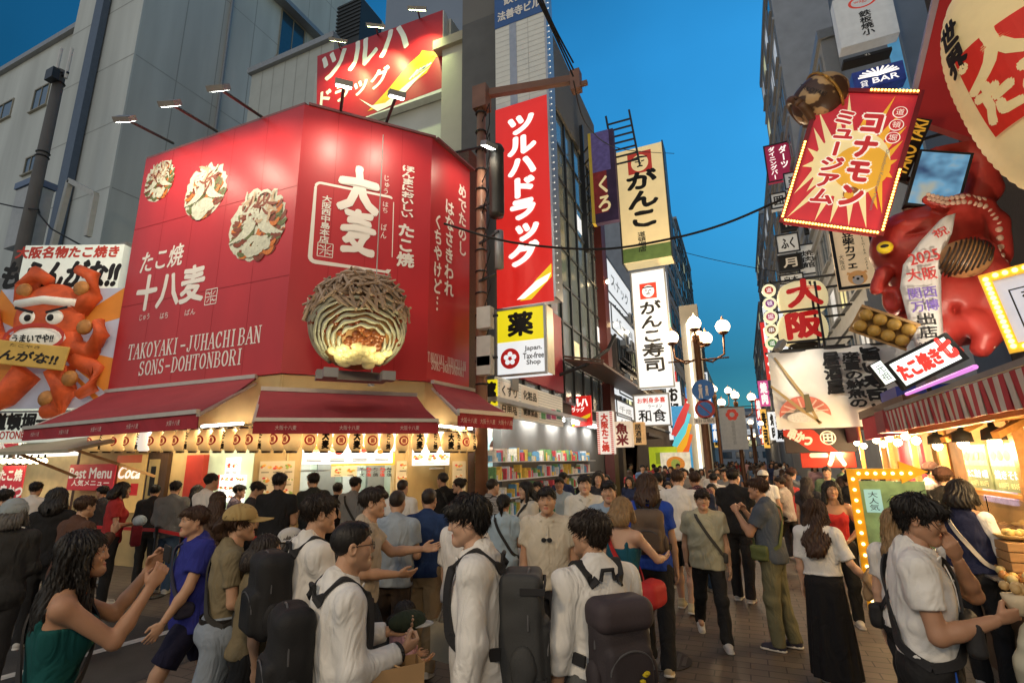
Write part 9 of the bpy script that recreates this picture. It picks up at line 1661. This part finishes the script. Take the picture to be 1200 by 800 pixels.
def mid():
 blk = ('trousers', 'black_trousers', (.02, .02, .021)); jn = ('jeans', 'mid_denim', (.05, .09, .16)); kh = ('trousers', 'khaki', (.26, .19, .11))
 T = lambda nm, c, s='short', hem=.87, lo=.025: ('tee', nm, c, s, hem, lo)
 bk = T('black_tee', (.016, .016, .017)); gy = T('grey_tee', (.18, .18, .185)); wh = T('white_tee', (.68, .66, .62)); dk = T('dark_tee', (.035, .035, .042))
 L = [
     (207, 561, 8.3, 20, 'person in a grey hoodie and jeans waiting in the queue seen from behind', T('grey_hoodie', (.13, .14, .15), 'long', .86, .035), jn, ('short', 'black'), 'm', ('bent', 'bent'), {}),
     (183, 566, 8.9, 10, 'person in a black hoodie in the queue beside the grey hoodie', T('black_hoodie', (.016, .016, .018), 'long', .86, .03), blk, ('short', 'black'), 'm', ('bent', 'bent'), {}),
     (232, 566, 8.8, 350, 'person with dark hair in a black top between the grey hoodie and the white tee', bk, blk, ('bob', 'black'), 'f', ('bent', 'bent'), {}),
     (250, 539, 7.6, 60, 'tall person in a white tee with short hair looking right in the queue', wh, blk, ('crop', 'black'), 'm', ('bent', 'down'), {}),
     (257, 573, 6.8, 5, 'person with long brown hair in front of the tall white tee in the queue', T('brown_tee', (.08, .05, .035)), blk, ('long', 'brown'), 'f', ('bent', 'bent'), {}),
     (281, 566, 8.6, 90, 'person in a violet grey top at the shop counter behind the dark polo', T('violet_grey', (.12, .1, .14)), blk, ('short', 'black'), 'm', ('bent', 'bent'), {}),
     (302, 561, 7.6, 95, 'person in a dark polo looking down in the queue', dk, blk, ('short', 'black'), 'm', ('bent', 'bent'), {'head': (0, -22)}),
     (329, 547, 6.9, 20, 'person in a plain black tee with short black hair in the middle of the queue', bk, jn, ('short', 'black'), 'm', ('bent', 'bent'), {}),
     (368, 551, 7.9, 340, 'person in a dark grey tee at the corner counter seen from behind', T('charcoal_tee', (.03, .035, .035)), blk, ('short', 'black'), 'm', ('bent', 'bent'), {}),
     (417, 556, 8.2, 30, 'person in a grey tee with a black strap at the corner counter', T('mid_grey_tee', (.2, .21, .22)), blk, ('short', 'black'), 'm', ('bent', 'bent'), {'sling': 1}),
     (444, 566, 8.4, 300, 'person with dark hair turned left at the corner counter', bk, blk, ('bob', 'black'), 'f', ('bent', 'bent'), {}),
     (396, 566, 8.6, 20, 'person in a black top half hidden at the corner counter left of the grey tee', bk, blk, ('short', 'dark'), 'm', ('bent', 'bent'), {}),
     (472, 559, 7.4, 20, 'person with cropped hair in a white tee by the second counter', wh, blk, ('buzz', 'dark'), 'm', ('bent', 'bent'), {}),
     (519, 551, 8.3, 330, 'person in a black tee with a strap standing at the second counter', bk, blk, ('crop', 'black'), 'm', ('bent', 'bent'), {'sling': 1}),
     (538, 558, 8.2, 290, 'person with glasses and a low black bun by the pillar of the shop', dk, blk, ('bun', 'black'), 'f', ('bent', 'bent'), {'glasses': True}),
     (577, 558, 7.3, 60, 'person in a striped tee with cropped hair facing the drugstore', T('stone_stripe', (.4, .38, .35)), jn, ('crop', 'dark'), 'm', ('down', 'bent'), {'pack': 3}),
     (590, 576, 5.9, 10, 'person with a black ponytail in a light blue top', T('pale_blue_top', (.35, .45, .52)), blk, ('tail', 'black'), 'f', ('bent', 'bent'), {'sling': 1}),
     (616, 560, 6.9, 250, 'person with wavy black hair in a cream blouse facing left', T('cream_blouse', (.55, .5, .42), 'half'), jn, ('shoulder', 'black'), 'f', ('down', 'bent'), {'sling': 1}),
     (630, 566, 7.8, 200, 'person in a green top behind the cream blouse', T('green_tee', (.02, .17, .09)), blk, ('short', 'black'), 'm', ('down', 'down'), {}),
     (655, 556, 8.6, 180, 'person in a pale blue tee facing the camera behind the cream shirt', T('pale_blue_tee', (.36, .44, .5)), jn, ('short', 'dark'), 'm', ('down', 'down'), {}),
     (700, 550, 9.4, 175, 'person in a dark top behind the white button shirt', dk, blk, ('bob', 'black'), 'f', ('down', 'down'), {'sling': 1}),
     (770, 551, 8.2, 355, 'person in a white long-sleeved top with a black backpack walking away', T('white_long', (.6, .58, .55), 'long'), blk, ('short', 'black'), 'm', ('down', 'down'), {'pack': 1}),
     (813, 550, 7.9, 330, 'person in a pink and grey plaid shirt walking away', T('plaid_shirt', (.25, .12, .13), 'half', .86, .03), jn, ('short', 'brown'), 'm', ('down', 'bent'), {'pack': 2}),
     (858, 546, 7.4, 15, 'person in a black tee and black trousers walking away behind the pale olive tee', bk, blk, ('short', 'black'), 'm', ('bent', 'bent'), {}),
     (893, 549, 9.6, 10, 'person in a white cap and white tee behind the slate tee', wh, blk, ('short', 'black'), 'm', ('down', 'down'), {'hat': ('cap', 'cap_white', (.55, .54, .5))}),
     (913, 552, 9.9, 300, 'person in a striped tee and dark shorts stepping left down the street', T('sand_stripe', (.5, .46, .4)), ('shorts', 'black_shorts', (.018, .018, .016)), ('short', 'dark'), 'm', ('down', 'down'), {'legs': 'stride'}),
     (926, 546, 10.2, 20, 'person in an all grey-blue outfit and dark cap walking away', T('steel_shirt', (.12, .14, .16), 'half'), ('trousers', 'steel_trousers', (.1, .12, .14)), ('short', 'black'), 'm', ('down', 'down'), {'hat': ('cap', 'cap_dark', (.05, .025, .02))}),
     (944, 556, 9.0, 10, 'person with dark long hair left of the red top', dk, blk, ('long', 'dark'), 'f', ('down', 'down'), {}),
     (993, 552, 8.4, 15, 'person in a dark tee with a white shoulder panel by the arrow board', bk, blk, ('short', 'black'), 'm', ('bent', 'bent'), {}),
     (1002, 552, 10.0, 30, 'person in a white shirt behind the arrow board', wh, blk, ('short', 'black'), 'm', ('bent', 'bent'), {}),
     (1015, 556, 7.4, 340, 'person with black hair in a black vest top next to the arrow board', bk, blk, ('shoulder', 'black'), 'f', ('bent', 'bent'), {}),
     (145, 562, 7.6, 88, 'person in a red tee with black hair in front of the menu banner', T('red_tee', (.34, .03, .03)), blk, ('bob', 'black'), 'f', ('front', 'front'), {'bag': 1}),
     (70, 568, 6.0, 15, 'person with curly black hair in a black top at the food hall', bk, blk, ('shoulder', 'black'), 'f', ('bent', 'bent'), {}),
     (102, 576, 5.4, 60, 'person with dark hair in a brown jacket before the menu banner', T('brown_jacket', (.09, .045, .03), 'long', .86, .035), blk, ('short', 'brown'), 'm', ('bent', 'phone'), {}),
     (20, 582, 4.6, 10, 'person in a striped grey beanie and dark coat at the left edge', T('dark_coat', (.03, .03, .03), 'long', .8, .04), blk, ('bob', 'grey'), 'f', ('down', 'bent'), {'hat': ('beanie', 'beanie_grey', (.25, .29, .31))}),
     (8, 569, 6.6, 30, 'person in a grey top beyond the striped beanie', gy, blk, ('short', 'black'), 'm', ('down', 'bent'), {}),
     (44, 562, 8.4, 20, 'person in a white tee by the food hall counter at the left', wh, blk, ('short', 'black'), 'm', ('bent', 'bent'), {}),
     (122, 566, 9.0, 330, 'person in a dark tee behind the menu banner queue', dk, blk, ('short', 'black'), 'm', ('bent', 'bent'), {}),
 ]
 for i, (u, v, d, fc, lab, top, bot, hair, sex, arms, o) in enumerate(L):
  c = atd(u, v, d); H = min(max(float(c[2]), 1.52 if sex == 'f' else 1.62), 1.82)
  I = person(u, v, d, fc, lab, top, bot, hair, sex=sex, arms=arms, legs=o.get('legs', random.Random(i).choice(['stand', 'relax', 'step'])), res=.019, H=H, hat=o.get('hat'), head=o.get('head', (random.Random(i+9).uniform(-14, 14), random.Random(i+4).uniform(-6, 2))), glasses=o.get('glasses', False), skin='abc'[i % 3], seedk=100+i)
  if o.get('sling'): sling(I, 'black strap bag worn by the '+' '.join(lab.split()[:10]), 'bag', (.02, .02, .02), 1, None)
  if o.get('pack'): backpack(I, ('black backpack on the walker in the white long-sleeved top', 'navy backpack on the walker in the plaid shirt', 'tan backpack on the person facing the drugstore')[o['pack']-1], ((.015, .015, .016), (.02, .03, .07), (.2, .14, .08))[o['pack']-1])
  if o.get('bag'): k = held(I, 'print_bag', 'dark red printed bag with pale letters held by the person in the red tee', 'bag'); p = I['toW'](np.array([.12, .3, .98])); MB().box(p[0]-.16, p[1]-.06, p[2]-.16, p[0]+.16, p[1]+.06, p[2]+.12).build('bag_body', cloth('bag_maroon', (.12, .01, .015)), k, bevel=.02); b = empty('pale_bundle', tuple(k.location), 'pale blue bundle held over the dark red bag', 'bundle', rz=k.rotation_euler[2]); MB().ball((p[0], p[1]+.02, p[2]+.18), (.13, .09, .08), 14, 9).build('cloth_fold', cloth('bundle_blue', (.35, .45, .52)), b, smooth=True)
mid()
def far():
 """the crowd down the street: one figure of each kind, copied with its parts"""
 protos = []; rn = random.Random(21)
 tops = [('far_white', (.62, .6, .56)), ('far_black', (.016, .016, .018)), ('far_grey', (.2, .2, .2)), ('far_navy', (.03, .04, .09)), ('far_beige', (.42, .36, .28)), ('far_blue', (.1, .16, .28)), ('far_red', (.3, .04, .04)), ('far_green', (.08, .12, .07)), ('far_pink', (.42, .25, .26)), ('far_stripe', (.55, .53, .5))]
 bots = [('far_btm_black', (.02, .02, .022)), ('far_btm_denim', (.06, .09, .15)), ('far_btm_khaki', (.24, .19, .12)), ('far_btm_grey', (.09, .09, .1))]
 spec = [(0, 'm', ('short', 'black'), 'walk', 1.72), (180, 'm', ('short', 'black'), 'walk2', 1.74), (0, 'f', ('long', 'brown'), 'walk', 1.6), (180, 'f', ('shoulder', 'black'), 'walk2', 1.58), (90, 'm', ('crop', 'dark'), 'step', 1.7), (185, 'f', ('bob', 'dark'), 'step', 1.6)]
 hn = ['short black hair', 'short black hair', 'long brown hair', 'mid-length hair', 'cropped hair', 'bobbed hair']; tn = [t[0][4:].replace('stripe', 'striped') for t in tops]; n = 0
 slots = []
 y = 10.5
 while y < 75:
  for x in np.arange(-4.6, 3.0, 1.0):
   slots.append((x+rn.uniform(-.35, .35), y+rn.uniform(-.3, .3)))
  y += 1.15 if y < 24 else (2.6 if y < 45 else 6)
 cnt = 0; made = {}
 for (x, y) in slots:
  if rn.random() > (.62 if y < 24 else .72): continue
  if x < -3.9 and y < 24: continue
  q = rn.randrange(6); fc, sex, hair, legs, H = spec[q]; t = rn.randrange(len(tops)); b = rn.randrange(4); heading = {0: 'walking away', 180: 'coming nearer', 185: 'coming nearer', 90: 'crossing the street'}[fc]
  row = 'near in the far crowd' if y < 24 else 'deep in the far crowd'
  lab = 'person with %s and a %s top %s, %s' % (hn[q], tn[t], heading, row)
  if q not in made:
   I = person(0, 0, 1, 0, lab, ('tee', 'far_base', (.5, .5, .5), 'short', .87, .03), ('trousers', 'far_btm_base', (.1, .1, .1)), hair, sex=sex, arms=(('down', 'swing'), ('swing', 'down'))[q % 2], legs=legs, res=.024, pos=(x, y, H), seedk=q, group='people in the crowd down the street'); o = I['R']; made[q] = o
  else:
   s_ = made[q]; o = copy_tree(s_); o.location = (x, y, 0)
   for ch in o.children: pass
  o['label'] = lab; ph = math.atan2(-x, y); o.rotation_euler = (0, 0, -math.radians(fc)+rn.uniform(-.35, .35)); k = rn.uniform(.96, 1.05); o.scale = (k, k, k)
  for ch in o.children:
   nm = ch.name.split('.')[0]
   if nm in ('tee', 'trousers'): c = tops[t] if nm == 'tee' else bots[b]; ch.material_slots[0].link = 'OBJECT'; ch.material_slots[0].material = cloth(*c)
  cnt += 1
 print('far people', cnt)
far()
